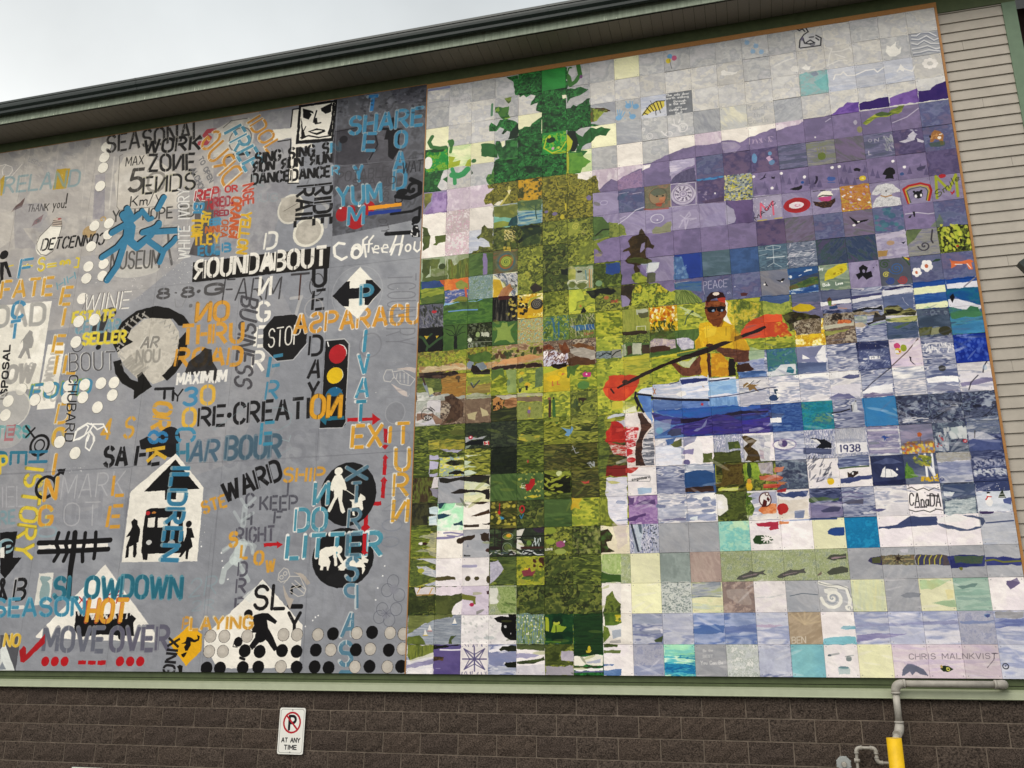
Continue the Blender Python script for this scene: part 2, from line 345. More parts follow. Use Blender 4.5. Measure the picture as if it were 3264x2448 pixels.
GRID = """gr gr gr gr gt gb gr gr ye gr gr gr gr gr gr lg lg gr lg lg
gr lg lg gr lg gt gr lg lg lg lg lg lg gr lg lg lg lg gr GG
ye lg lg gr ye gt gt GG gr bl GD lg lg lg lg te bl bl bl lg
gt yl ye gr gt gb gr ye GG gr gr GG ly lg GG lg lg lg lg lg
gt lg gr gt gt gt yl gr ww gr ww pk ww ww pk vi vi vi vi vb
vl pk pk ot ot ot ww pk pk vi pk vb vd vd vs ov lv vs vd vb
ww fl ww te te ot ot vl vb mk vi vd mo vi vi vi vi vi vi vd
ww fl bl od od og og vl vl vl vl vl vd vl vl vl yf vl vl vl
lf pg mg sp og od og vi vi vi vi vi vi vd lv vb lv vb vi vb
lk lk sh yw og od mg og vi vl bu gc sb sl si nb nb ll ov fo
gv lk lk bk yf og yg og og vi vb vb vb gy nb jg vl dg vb vb
bk dgr dv fr cf gbl gdn yg rs yf yg yg yg yg vs wd wa wa bs bs
yr yr yr or or rk rk yg mg mg mg yg yg yg yf rk wa wl wk2 tw
rk ob yg yg yg yy yg yg yg yg yg yg wa tw wv wa nv p2 wa rb
gw rk rk rr yg yg og yg yg bo bo bo wl wl wl wl wa wl wa wl
rd rd dk dk rd rg rg rg rw hu bd bd bd bs tb wa cb wk wk wk
rd rd rg dk rd rr rr rr rw wl wt st wt wv st st wl ph wk2 wd
rd gs yw mg mg rd rr rg wt wa sb rr og wk2 wt wt nv tr wv wd
rd mt ww rr od mg yg yg pu wl wl od wl wt wd wa wl wt wk2 wl
rg ww gs dk dk og rd cm st gs gs aq wt wt ye cr wt wt wt bl
rg wt wt rd yg od rd fi ye gg mv fi fi fi fi gs gs gs gs gs
od od li fi od od od ww ye lgd yw mw wt gs gs ye gs ye tl wt
wa wa ls ls fi gbl gt ww wv b3 b2 b2 b3 tn wt b3 b3 b3 sv b3
wl u2 wt wv wt og gt wt sv ab gs lgd wv a2 wt ye p2 p2 p2 b3"""
LAKE_MURAL = """F 7d7098,8677a2,73688f 690,602,32,-13,32,-26,23,-14,19,10,36,-19,62,-22,31,-15,31,-15,41,-15,47,-15,52,-9,35,3,63,-1,5,-6,25,0,25,9,14,6,13,-1,21,-13,41,-11,58,-14,5,13,42,-10,28,2,26,-8,5,-8,31,-4,28,3,-30,334,-841,-115 sx=0.9,sy=0.7,bg=1
F 7d7098,8677a2,73688f 1430,425,36,-4,32,-11,23,-3,24,-5,58,-7,-15,156,-166,-25 sx=0.9,sy=0.7,bg=1
F 6a4aa0,7a58ac,5c3c94 1603,396,25,-23,15,-4,21,-16,18,6,19,1,-8,80,-93,-15 sx=0.7,sy=0.5,bg=1
F 2c1466,34186e 1701,366,34,-5,45,-6,23,-1,-1,42,-101,-1 sx=0.7,sy=0.5,bg=1
F 6c4a9c,7c5aac 1806,360,34,-11,63,-14,-1,58,-98,1 sx=0.5,sy=0.5,bg=1
F 3a2070,32186c,281066 1905,348,38,0,7,-7,17,-11,19,-4,19,-6,1,75,-105,0 sx=0.5,sy=0.5,bg=1
F 10341a,1a5626,287a34,144020,369042,1e602a 409,5,89,-1,107,-1,5,32,-6,32,16,13,-16,25,24,24,-25,9,-16,5,15,66,-4,8,-101,-19,-22,-11,8,-36,-33,8,6,-18,19,-25,-21,-9,-17,9,-15,-14,-17,9,-2,-27 sx=0.35,sy=0.3,bg=1
F 10341a,1a5626,287a34,144020,369042,1e602a 347,4,52,0,1,99,-12,-5,-11,-67 bg=1,sx=0.3,sy=0.3
F 6f8a3a,8aa040,4c6a30 342,107,31,-2,-4,21,-10,10 bg=1
L 3f7a34 178 619,13,-6,42,7,37,21,-13,19,-30,-7,-45
P 7a4a80 660,49,10,4,-2,14,-12,0
P c8c6cc 617,12,25,0,0,38,-17,7,-14,-22
F 10341a,1a5626,287a34,144020,369042,1e602a 599,109,37,5,25,-8,32,21,-16,10,-21,13,-16,-3,-21,8,-16,21,0,-52 bg=1
P ece8cc 583,135,16,-2,4,17,-16,2
F 10341a,1a5626,287a34,144020,369042,1e602a 602,220,21,-27,6,-6,14,10,25,-15,16,-13,15,-1,-2,117,-31,13,-16,15,-17,2,8,33,3,37,-12,17,-16,-1,-16,0 sx=0.3,sy=0.3,bg=1
P 16261e 604,306,33,3,4,17,12,24,-13,35,-8,17,-16,-2,9,-45,-22,-35
F 24602c,2c7438 637,316,28,25,33,-38,24,11,20,-6,36,16,-18,30,-23,-8,-20,3,-19,24,-18,4,-12,8,-12,16,28,8,-25,24,38,25,-22,13,-16,11,-5,21,-51,1,3,-102,30,5,12,-30 sx=0.3,sy=0.3,bg=1
F 4c8a30,6aa038,5c9434 608,405,52,5,7,24,30,24,-36,24,-7,22,-47,0
P b4b832 600,403,8,2,-1,153,-10,-45
P c6ca30 601,319,24,36,-9,35,-16,16
F 7a8a34,98a83c,4c5a28,8a5a30 699,209,21,10,32,3,25,14,-6,8,-18,-1,-31,36,-24,1
L 4a2a1c 39 720,219,24,5,20,7,13,9,-20,-1
F 10341a,1a5626,287a34,144020,369042,1e602a 698,287,40,14,-24,0,-16,-3
F 10341a,1a5626,287a34,144020,369042,1e602a 400,268,29,-14,20,6,21,-22,27,-19,2,-18,-2,106,-97,-6 bg=1,sx=0.3,sy=0.3
F 6a9a38,8ab03c,2c6a30,4c8434 301,143,34,8,26,-2,-3,37,10,18,-32,5,-9,-9,-15,-26,-10,-7
F 10341a,1a5626,287a34,144020,369042,1e602a 323,206,30,1,25,11,22,19,0,69,-42,-1,8,-33,-13,-6,-16,11,-7,-3,13,-20,-19,-12,-17,18,-30,-7,-1,-24,7,-15,15,10,11,11 bg=1,sx=0.3,sy=0.3
P 10301e 400,236,0,70,-42,-1,12,-37
L 3a7a50 100 289,127,-2,52 0.8
F 24602c,347a38,2c6e34 242,309,27,-1,30,9,4,20,11,11,0,37,-14,-5,-55,-15
F 1d4a27,2c6b35,3d8640 305,307,17,0,15,31,10,-8,0,-21,53,-6,1,199,-100,-3,1,-104,19,-7,-9,-31,-9,-20 sx=0.3,sy=0.25,bg=1
P efeecb 326,313,19,-4,-2,25,-10,3
F 4c8434,2c6a30,6a9a3a,1d4a27 290,445,11,-37,0,91,-21,7,-8,-18,-9,-17,12,-14,17,-2 bg=1
F 1fa03c,40b040,8ab82c,128030,2cb048 500,312,99,-7,1,98,-75,0,-20,-26 sx=0.3,sy=0.3
L b8c82c 61 519,325,-12,44,36,30,53,1
E 123a20 5357,3364,183,137
E c8c828 5296,3208,74,73
E d8a0c0 5443,3766,57,64
E c0d050 5679,3757,49,54
L c8cc2c 43 539,396,37,-8,23,-37
F 1c9a38,24a444,8ab82c,128030 6,312,92,-5,7,100,-98,4 sx=0.3,sy=0.3
E e8e6e0 143,3630,184,293
F 2c6e34,1d4a27,3d8640 5,406,89,1,-13,13,-10,31,-12,16,3,21,17,14,-71,0 sx=0.3,sy=0.3
F c0c0c4,ccc9ca 85,409,16,-3,3,97,-25,-1,-20,-21,12,-30
P 2c6e34 81,450,20,-11,1,30
L 3f7a3c 166 28,239,-13,25,12,25,36,11,26,-1
L 4c8a40 128 103,273,12,25,-4,28
E 3f7a3c 1143,2840,122,190
P 1d4a27 19,305,70,3,-13,10,-48,-2
P a8b82c 103,343,30,10,-12,21,34,-2,-4,21,-47,10
P a8b82c 175,401,10,-24,15,-7,2,37
L 3aa060 161 120,407,11,29,3,40
L 3aa060 267 186,419,-17,18,-21,6,-26,-8
E 3a7a40 2131,3835,111,93
P 2c4a2c 203,424,9,15,-8,8
L 8c90b8 105 7,9,91,-1
L a8a8b8 43 8,44,51,-1,40,2
L a0a0b0 38 9,71,51,-1,40,5
F c2c2ca,e2dfdc,d8d5d4 5,14,40,0,56,7,1,39,-96,-6 bg=1
T 98989e - 19 1078,320,1826,315,-23,-201 0 0.7 tauch love
T 98989e - 19 1174,607,1613,586,-23,-200 0 0.7 heal
T 98989e - 19 1180,867,1924,859,-22,-189 0 0.7 the earth
F 54541f,7c7a2c,a69c34,40441d,928e34,6a6a28 272,506,29,-7,100,-1,198,-1,43,9,0,20,35,12,24,-12,14,-3,9,30,-1,31,11,23,-14,28,-17,11,-6,34,16,27,-117,-6,-293,-38,-7,-32,6,-30,-12,-11,-25,1,-7,-19,10,-25,25,-15,8,-10,-21,-4 sx=0.35,sy=0.35,bg=1
F d8a820,c89c24,b89028,5a5a28,3c4420 401,500,95,-2,0,107,-95,-4 sx=0.2,sy=0.2
P ece6d2 316,585,23,-6,-4,17,-18,7,-15,-7
L cabf60 86 363,524,0,31,-32,45
P e8dfb0 355,541,17,-2,-8,21
F 7a6f98,8a7ba6 672,611,12,-7,11,8,-2,17,-13,1
F 6a6a34,8a8e38 2,505,37,3,-8,38,-27,31
F 9a80b4,8a70a8,a890c0 39,507,62,3,2,93,-98,-1,29,-37,8,-27 sx=0.4,sy=0.6
F 78b8a4,8cc4b0 302,650,74,14,-8,39,-66,-2
F 8c9a3c,a0a848 302,677,38,-4,36,13,-16,14,-58,3
F 1e4a54,2a5c5c 376,660,21,-2,2,42,-39,0
F 6f7a38,8a9048 301,606,97,0,1,48,-27,12,-69,-16
F a8b8a8,6c9cac,3a6c94,4a7a98 401,632,96,9,0,61,-96,1 sx=1,sy=0.12
F 4f6a44,7a8c50 400,593,98,4,-1,48,-40,-1,-56,-7
L 3a5a4c 42 473,624,0,36,4,22
L 3a5a4c 25 473,642,-28,-21
L 3a5a4c 25 473,642,24,-10
E 7a6f98 5153,6563,80,61
E 7a6f98 5490,6695,103,78
E c8b830 5785,6863,79,112
L c8b830 58 593,632,0,26
F 5c6630,747c38,48502a 300,619,2,31,-8,-5,0,-11
F 6a7030,4c5226,858a3c 264,680,10,17,24,5,3,110,-25,-8,-41,-2,-25,3,12,-20,17,6,2,-19,22,9,25,1,-7,-25,-18,-17,-13,-4,-12,9,-8,-12,18,-19,2,-25 sx=0.25,sy=0.25
F 5c6a30,48542a 1,656,22,12,13,37,-4,48,-27,13
F 5c6a30,6f7a38 56,705,46,-1,0,31,-26,4,-15,9,-15,-4,13,-9
F 4f6b35,5c7a3c 699,702,37,5,19,26,41,9,23,16,6,36,-45,3,-50,2,-33,5 bg=0,sx=0.3,sy=0.3
F 8a9438,6f7a30,a0a83c 697,804,48,-7,35,0,-46,11,-24,10,19,39,-27,-19,-15,19,-18,39,-22,6,2,-100 sx=0.3,sy=0.3
L 26331c 56 707,784,28,-22,38,1
F 2a3a22 757,782,24,-23,11,14,-12,16
F a0a444,8a9438 604,715,39,1,7,35,-47,24
S c8c454 6308,7360,156,2,27
S b0ac60 6614,7655,116,2,19
D c8b86a,e0d090 60,0.02,3,0.8 344,713,49,6,0,52,-48,-6
D c8b040 30,0.04,1.2,0 337,786,36,4,0,21,-36,-4
F 12201a,1c2a20 409,712,28,-5,48,4,12,30,-28,9,-36,9,-28,22,-4,-13,28,-27 sx=0.2,sy=0.2
F 3c5a34,2c4428 417,718,80,1,-8,72,-72,0 al=0.5
E 6a6c50 3533,8532,442,469
E 4f6a6a 3533,8532,370,392
E a0622c 3533,8532,289,307
E 7a8234 3533,8532,241,256
E 8a9a38 3533,8532,177,188
E 4c6a34 3533,8532,96,102
S b8c04a 3533,8532,221,3,28
F 8a7aa8 260,805,12,3,5,44,0,47,-16,-1,-3,-48
D 8a7aa8 40,0.05,1.1,0 258,804,18,5,1,91,-18,-3
F 97a07a,7a8a50,b8c4a4 41,842,30,3,33,-4,7,-34,3,89,-71,-2 bg=0
F 50602e,6a7838 6,803,34,4,-2,61,-29,27
F 60703a,77843c 36,807,42,0,-7,43,-30,1
E 42502a 892,8433,142,131
F 60703a 9,882,104,3,1,21,-105,-7
F 5a6a30,7c8a38,6a6028 113,816,15,1,13,28,20,-19,33,-10,6,3,2,84,-84,-3 sx=0.12,sy=0.8
F 2c4a84,344f8c 5,901,80,2,15,10,0,18,-60,2,-33,5
F 8c9c34,a4ac3c,6c7c30 2,937,38,-3,62,10,0,42,-56,11,-41,0 sx=1,sy=0.2
F 3f5a30,4c6630 4,972,97,-9,1,44,-97,-10 al=0.7
P c86030 78,903,23,0,1,28,-13,-14
F d87c34,e08a38,d06c30 101,903,100,0,1,51,-99,-4 sx=0.5,sy=0.5
F 6a7a38,8a9040 147,923,25,-13,24,18,1,21,-24,6,-21,-10
F 4a5c98,5c6ca8,c8b8b0 103,950,98,4,1,38,-98,15 sx=0.2,sy=0.06
L d0603c 83 189,948,5,43
P 8a8a34 133,998,32,-18,33,7,0,19
F 6c7888,a8acb8,e0dcd8,3f4650 301,901,98,3,1,46,-10,53,-8,-1,-52,-76 sx=0.3,sy=0.12,ang=0.9
F d8b020,e0b828 302,923,28,7,12,35,-23,37,-16,-2
F b87848,c08a60 319,1002,23,-37,28,-18,12,26,-20,27 sx=0.2,sy=0.5
F 2a2420,3a322c 449,976,23,-18,26,19,-2,12,-31,9
F 14201a 570,910,31,0,-4,28,-23,-7
F a8b098,8a9470,b8bca4 599,905,96,1,-1,96,-96,-5 sx=0.3,sy=0.4
F 8a9438,b0b05a 601,914,27,1,-1,43,-27,-1
R e8e4c8 6138,9668,138,74,27
R e8e4c8 6519,9730,209,74,30
E 2c3024 6431,9280,99,50
E 6c7838 6136,9791,138,131
E 6c7838 6516,9873,190,131
L 5a8c98 40 666,925,3,38
L c8843c 32 681,923,-1,73
L d8b880 32 689,924,-1,73
F 2c4a90,34528c 743,907,54,0,-1,45,-28,5,-27,-7
F 5a6c30,3c4a28,7c8c38 697,904,46,1,-1,41,26,9,30,-3,7,9,-9,48,-101,-7 sx=0.3,sy=0.3
E 7a9a70 7161,9840,132,122
E c8303c 619,10348,107,68
D 40443c,2c302c 60,0.03,3,1.2 0,997,100,6,3,105,-99,-9
D 8a8a94 30,0.02,5,1.2 2,1040,99,1,2,67,-99,-9
F 6a9cc8,8ab4d8 104,1003,134,3,25,-4,-57,7,-102,5
L 6c98d8 50 122,1041,61,-1,56,4
F 3f5a2c,5a7a34 106,1012,76,-7,65,8,0,25,-65,-2,-75,-1
F 141414,242424,5c584c 301,1000,97,4,0,103,-96,-5 sx=0.05,sy=0.6
L 5c2020 163 331,1005,31,1 0.8
D a8a040,c8b050 40,0.045,1.2,0 362,1009,75,-1,-8,69,-66,18
F e0b020,d8a818 402,1046,35,15,62,-18,1,37,-55,3,-8,19,-35,-7
L a8a83c 80 441,1050,12,-28,35,-9
E 3a3834 4761,10448,241,229
S 8c867c 4761,10448,194,3,23
D 201c18 26,0.05,1,0 402,1029,43,9,-8,56,-31,-3
D 201c18,e0b020 16,0.05,1,0 402,1008,19,0,1,27
F 101410,1a2218 665,1011,71,-5,30,0,15,17,-23,14,-41,-12,-19,22,-11,-5
F c4cc40,a8b43c 600,1000,46,1,14,46,-30,1,-5,32,-26,18
P 0e1410 656,1073,11,19,-4,8,-19,-2
E b87c30 6445,10699,45,48
E b0703c 7428,10456,97,80
T c83c3c - 19 7608,10695,7868,10681,-5,-101 0 1 ONE
F 0e0e10 4,1101,97,2,3,99,-98,0
L 3a5a34 99 36,1193,4,-17,-22,-35,-12,-5
L 3a5a34 99 46,1181,34,-26,20,-10
L 3a5a34 74 31,1147,24,-19
P d8b830 24,1134,19,1,-10,14
P d8b830 71,1138,13,-1,-8,13
F 3f622c,4c7030 103,1093,97,5,2,107,-98,-3
P 141c14 147,1145,12,1,3,53,-14,0
L 1c2a18 24 153,1145,-17,-22,-25,-10
L 1c2a18 24 153,1141,-21,2,-16,-13
L 1c2a18 24 155,1146,13,-24,16,-15
L 1c2a18 24 155,1146,22,-11,16,-2
L 1c2a18 24 153,1141,-5,-33,-9,-9
L 1c2a18 24 154,1141,6,-32,8,-10
E 9ab070 2428,11473,88,106
E b8bca8 2727,11480,159,65
D c8ccb8 24,0.03,1.5,0.5 257,1138,31,3,1,21,-32,-3
E d8e0c8 2113,11670,88,82
L b8bca8 16 202,1176,99,5
T b8bcb0 - 20 2060,11991,2417,11981,-11,-164 0 1 OT II
P 8ea64a 316,1127,18,-2,7,-16,18,2,4,17,31,-16,-23,29,4,20,14,30,-14,1,-19,-12,-24,0,-25,10,13,-25,2,-25,-14,-23
E 8ea64a 3426,11128,55,57
E 8ea64a 3552,11140,55,57
L 2f6aa0 71 537,1112,8,53 0.8
L 2f6aa0 63 560,1126,0,60 0.8
F 2c5c94,3a6c8c 602,1146,94,1,1,20,-69,1 sx=0.3,sy=0.1
D d8dcb0,c8b8a0 60,0.012,8,1.5 599,1098,98,5,-2,91,-98,-1 0.7
T b85a3c - 15 6574,11909,6911,11841,-5,-139 0 1 Home
F c8ac80,b89c7c,c89458,96785c 6,1266,98,2,27,-10,56,0,17,18,98,-12,97,-4,99,-4,0,12,-99,15,-97,8,-295,-7 sx=0.4,sy=0.15
F c88c5c,d09c68 345,1259,38,-5,50,-7,62,5,-12,11,-46,4,-46,12,-70,-6
D 3c4a24,5a3a28,4c5a2c 50,0.06,1.6,1.4 202,1219,197,5,96,-8,0,28,-135,12,-153,0
F 4c6a34,5c7a38 203,1231,71,-14,27,18,-7,28,-75,-6
F 8a94a4,9ca4b0 201,1259,10,-7,16,9,-4,24,-21,-2
F 98a0b0,a8b0bc 235,1270,31,-9,16,28,-43,9
F 8a4a28,6c3420,a05c34 500,1217,21,-5,23,20,-46,4
F d8d4e0,b8b4cc,5c2c1c,eae6ec 499,1240,45,0,19,10,26,-6,7,55,-94,1 sx=0.12,sy=0.25,ang=0.6
F 6c3820,8a5430 559,1210,15,9,12,-11,7,21,11,20,-30,5,-11,-20
P c87840 500,1295,0,8,13,5
F b0a89c,a09890,c0b8ac 600,1237,27,-9,37,7,31,18,1,31,-48,4,-44,-35 sx=0.8,sy=0.2
F 5c3c28,6c4830 589,1279,37,-12,70,21,0,16,-100,3
F 6c4428,8a5c34 604,1222,31,-6,60,21,0,12,-68,-17
F 6c7c84,8c989c,2c3438,a0a8a8 697,1257,55,1,40,11,3,20,-99,-5 sx=0.4,sy=0.1
L 20282c 38 711,1278,26,-14,22,10
D 2c2220,3a2a24,453430 60,0.07,1.6,0 23,1289,77,-2,52,0,24,14,-75,15,-81,-3
F c8b48c,d8c49c,a8845c 6,1260,97,3,101,13,-4,11,-96,-3,-81,1 sx=0.5,sy=0.12
F 3c2a24,2c2220,5a4438 7,1286,93,1,1,23,-89,7
D 3a2420,2c1c1c 70,0.08,1.4,0 298,1283,200,-3,0,19,-99,0,-97,0
F 8f9aa8,7c8894 239,1266,27,-5,16,21,-15,15,-28,-15
F 2f2624 219,1269,20,5,20,26,20,-10,19,5,-4,16,-66,-2,-12,-20
E 8a9c34 298,13543,40,40
F 4f5c30,5c6a38,77803c 2,1304,99,12,1,52,-98,4 sx=0.4,sy=0.12
L 8a94a0 121 31,1330,20,42,20,17
P c8cc84 46,1347,18,4,7,18,-16,11
L 4c3434 65 24,1306,11,29
E 5c4428 1668,13167,103,80
L 5c4a30 72 169,1313,1,20
F 7c8c38,98a044,8a8a3c 202,1319,95,0,0,23,-92,5 sx=0.8,sy=0.1
F 907c3c,a89048 203,1355,94,-9,0,40,-93,-3 sx=0.8,sy=0.1
L 444c50 55 219,1344,10,17,23,-26
L 8a9494 28 221,1339,6,10
F 5c7a3c,6a8440 300,1295,45,-2,6,38,-18,-13,-32,21
F 8aa05c,9cb06c 356,1300,41,-1,0,94,-32,-1,-4,-68
E 7c9464 3665,13516,69,125
F 6a7a54,5c6c4c 403,1341,15,-9,6,16,-17,9
F 5c7448,6a8050 470,1309,28,-10,0,74,-32,6 sx=0.1,sy=0.1
E dcb828 4391,13649,114,86
E d8bc2c 4181,13184,92,63
P 302c20 430,1370,11,-1,-2,19,-6,0
P 3a4a2c 405,1378,13,-1,-2,17,-11,0
F b8c038,a8b434 500,1299,88,4,-90,27 bg=0
E ecc41c 5374,13483,270,124
E ecc41c 5637,13317,90,85
P d86a4c 569,1330,13,2,-13,6
L d06c40 34 535,1359,-2,17,6,-2
L d06c40 34 554,1360,-2,13,9,1
F 2a2018 528,1294,61,-3,-1,14,-30,7,-18,-6
F 5c7c34,4c6c30 588,1306,52,-3,-18,18,-4,23,-15,-13,-8,22,-7,-4
E 5c8a44 6494,13825,228,160
E 4c7c3c 6543,13561,110,46
P c83480 647,1338,11,-7,4,5,17,-3,-1,19,-27,1
E ecd0e0 6620,13413,29,38
F d64a24,c83e22,dc5428 812,1357,-26,-1,-29,4,-26,19,-9,26,7,23,22,19,28,4,30,-6,43,-45,-9,-39 sx=1,sy=1
L 4a2a1c 88 770,1403,22,-12,19,-10
L 4c2c20 52 750,1403,7,18
F b8bab4,a8aca4,c8c8c4 2,1364,44,2,9,22,44,-9,28,-2,28,14,43,-1,0,12,-98,1,-60,8,-35,33 sx=0.4,sy=0.3
F d0ccd0,c0bcc4 47,1399,52,2,2,49,-56,-11
F 9c7c68,866858 5,1448,64,4,37,30,-4,15,-23,-1,-13,-32,-60,16 sx=0.8,sy=0.2
R 2c2828 474,14547,240,244,20
F ece6e4 34,1462,15,-5,20,9,-15,13,-16,-5
L 1c1818 20 34,1462,15,-5,20,9,-15,13,-20,-17
L 1c1818 32 40,1459,1,18
L 1c1818 32 46,1459,1,18
L 1c1818 32 52,1460,1,18
L 1c1818 32 58,1460,2,18
L 1c1818 28 58,1426,19,15
L 1c1818 32 53,1435,14,9
F c4c0cc 11,1492,63,-16,9,20
F 5c4434,4a3428,6c5240 115,1388,28,-6,16,13,16,13,16,9,1,55,-35,21,-51,5,23,-30,15,-42,-24,-18 sx=0.3,sy=0.5
F 8a7460,7a6454,9a846c 191,1409,107,-4,1,97,-99,-2,-9,-51 sx=0.4,sy=0.4
F c8bc94,b8ac84 207,1465,39,-9,-7,34,-27,-5
F c0b48c 257,1441,24,14,12,18,-27,4
F 9ca080,a8ac90,bab8a8 200,1390,45,-8,51,11,2,12,-96,1
F 141618,2a1e18,9c6838,c8904c,b88048 303,1413,20,-10,27,10,-4,27,-11,26,-27,-10 sx=0.15,sy=0.2
F a8784c,c08c5c,8a5c38 352,1409,45,3,1,35,-33,5,-19,-12 sx=0.5,sy=0.2
F d0c8b8,b8b0a0 311,1398,86,3,0,11,-51,4
F 2c3320,3a4224,4c5228 298,1463,40,-12,60,0,0,46,-97,-1 sx=0.8,sy=0.1
F b4b48c,c8c498 399,1397,99,3,0,12,-99,-2
F 7a6450,8a745c 399,1412,99,0,-1,23,-45,-3,-53,-8 sx=0.5,sy=0.12
F 8c9448,98a054,7a8440 399,1432,98,3,0,64,-97,-2 sx=0.07,sy=0.1
E dcb42c 4467,14580,45,69
E 8c6ca0 4448,14701,60,76
L 8a6a48 26 442,1477,-1,13
L 8a6a48 26 448,1477,-1,13
L 4a3024 98 524,1433,-1,60
L 3c6c34 105 538,1434,2,61,9,23
E 8c5c44 5218,14249,67,54
E 1c1814 5378,14245,37,38
D 4c5c30,3c5030 24,0.03,3,1.57 602,1431,29,2,-1,37,-29,-2
P 3a2c1c 629,1431,17,-2,14,4,2,6,-11,1,-2,11,-7,-10,-6,-2,-4,11,-3,-10
F 8e9a38,a8aa48,5c6628,70782c 499,1498,196,-1,2,23,-196,-5 sx=0.3,sy=0.1
T 5a6a24 - 45 5026,15129,5820,15123,19,-131 0 1 P B
P 6c9cc8 563,1535,22,11,15,1,4,-13,7,10,-8,18,-11,11,-14,-5,7,-11
F c0281e,cc3428,b82420 759,1525,17,18,4,11,25,6,-1,47,-84,-4,9,-15,-3,-22,15,-14 sx=0.4,sy=0.4
F c8ccd8,b8c0d0 736,1507,24,-7,36,0,-1,9,-28,2,-29,6
F b8b4c4 766,1524,40,3,-1,25,-25,-5
L c04038 86 739,1607,25,9,39,9
F c84038,d8d0c8,b83028 739,1614,64,4,-1,39,-50,-9 sx=0.3,sy=0.08
F 7c1c18,8c2420 730,1688,71,2,-1,39,-75,-4,-3,-21 sx=0.7,sy=0.08
F 5c6a2c,7c8a34,48562a 699,1505,36,-5,-15,28,10,23,-6,22,-13,14,18,16,10,8,-1,43,-12,43,-4,28,-25,-1,-1,-94 sx=0.4,sy=0.15
L c8c048 47 108,1563,1,16
E d8c020 1064,15702,59,92
F bcae3c,8a8c38,5c6028 55,1556,143,5,1,42,-143,-8 sx=0.4,sy=0.1
E 7a8038 1697,15247,195,170 0.7
R 8a9448 1717,15248,195,170,27
F 6a7034,58602c 138,1523,55,-1,4,20,-50,1
F b8b8bc,a0a2a8 201,1555,24,-2,23,7,34,-8,-15,13,-42,1,-23,10
E c83450 2216,15558,85,69
E f0e8e8 2216,15546,39,31
F 0f1418 202,1576,31,-6,30,-5,23,5,-22,17,-54,-3
P d8d4cc 272,1574,22,-1,-1,15,-20,0
P c02830 274,1575,5,0,0,12,-4,0
P c02830 289,1575,4,-1,0,14,-3,-1
E c02830 2834,15810,31,30
F 8a988c 201,1588,24,-3,-7,13,-16,0
D 8a9440,c8b83c 34,0.05,3,0 404,1554,93,6,0,26,-90,-2
F 0f1412,161c18 301,1597,97,2,0,98,-96,-1 al=0.55
F c8cc9c,a8ae94 437,1653,6,0,0,11,-6,0
E b83030 4410,16587,30,59
L a8a8b0 26 606,1610,11,27,11,-3
L 9aa0a0 22 602,1625,15,-7
D a0a4a8 26,0.02,4,0.8 656,1668,32,2,-4,25,-29,-5
F b8c040,a8b03c 500,1696,40,-1,29,8,27,-5,0,32,-96,-4 sx=0.3,sy=0.2,al=0.5
E ccd49c 5561,17083,109,102
F 0f1010,1a1c16 500,1707,47,14,51,-5,-1,64,-51,-2,-47,-13 sx=0.5,sy=0.12,al=0.8
D a8b03c 20,0.04,3,0 500,1711,98,5,-2,75,-97,-4
P c04c3c 633,1741,18,2,14,-6,-2,12,-16,1
D a8ac48,c8c050 40,0.035,1.1,0 404,1692,92,4,0,105,-92,-3
P b81c20 430,1741,15,0,7,-18,13,-1,2,20,-15,21,-15,3,-7,-11
D ece8e4 26,0.018,1,0 412,1734,18,1,4,22,-19,-2
P c8b82c 437,1786,22,-4,22,6,-22,6
F b8b4d0,a8a4c4 62,1614,32,2,8,16,-39,2
F e0dcd0,d8d040,88a0b8,c8cc50 101,1624,98,3,2,74,-99,-5 sx=0.5,sy=0.12
F 6f7a2c,1c1c14 126,1648,23,-10,50,3,1,18,-58,-2
F 202014 139,1686,27,-8,34,6,-1,9,-56,-1
F e0e4cc,d0d8b8 200,1622,72,2,-61,6
F c8d8b8,d4dcc4 200,1643,26,3,-15,14,39,11,-49,0
F d0dcc8 201,1682,26,-2,23,12,-48,11
F b0acc4 99,1590,41,10,55,1,-23,10,-39,-4
F bcb8d4,aca8c8 63,1637,36,6,-3,26,-31,1,-1,17,36,-2,-3,13,-32,0
F 2a2620 103,1704,40,5,58,-5,49,-5,48,4,0,35,-25,-8,-45,-6,-46,-9,-46,9,-31,-3
F 3c2a20,6f7a34,4a3a28 3,1699,74,1,9,40,-14,52,-65,5 sx=0.2,sy=0.7
F 9a96a8,8a8698 73,1743,25,1,1,34,-20,-8
F ddd6dc 81,1699,20,1,-1,41,-25,2
F 2c2420 147,1763,36,-15,68,7,47,-2,0,7,-85,4,-45,6
F e8ead0,dce0b8 202,1725,86,7,-29,19,-46,2 sx=0.1,sy=0.5
F 302a20,26201a 247,1762,51,-2,1,33,-17,-4,0,-15
F 3a2824 222,1803,45,-4,34,4,-26,6
F 4a3424 230,1851,23,-9,44,-12,2,14,-46,9
F 30241f 272,1879,30,-2,-2,10,-24,-1
F 2c4a5c,345468 102,1800,32,-1,-7,17,-25,1
F 8ce0a8,a8e8bc 127,1801,42,-2,-15,25,-53,9 al=0.8
F 264a60 101,1841,23,-5,30,6,-30,10,-23,3
F 2c4c5c 163,1876,34,-10,2,18,-36,-1
F b8ccd8,c8d8e0,d8e0e4 67,1810,33,1,2,69,-34,-1 sx=1,sy=0.2
F 2c2c20,4a4a2c -1,1796,50,-2,51,4,0,10,-38,4,8,24,31,5,-38,6,-1,32,-64,-2 sx=0.2,sy=0.3
R c02828 4198,18324,80,122,51
L 2c7ca8 36 412,1855,5,11,8,-16
L c03030 33 336,1809,-1,36
E c02828 3345,18418,52,79
P 3a8cb8 333,1854,16,3,4,7,-11,3,-7,-4
D a8a040,c8b840 30,0.05,1.2,0 304,1804,91,-3,1,89,-91,-3
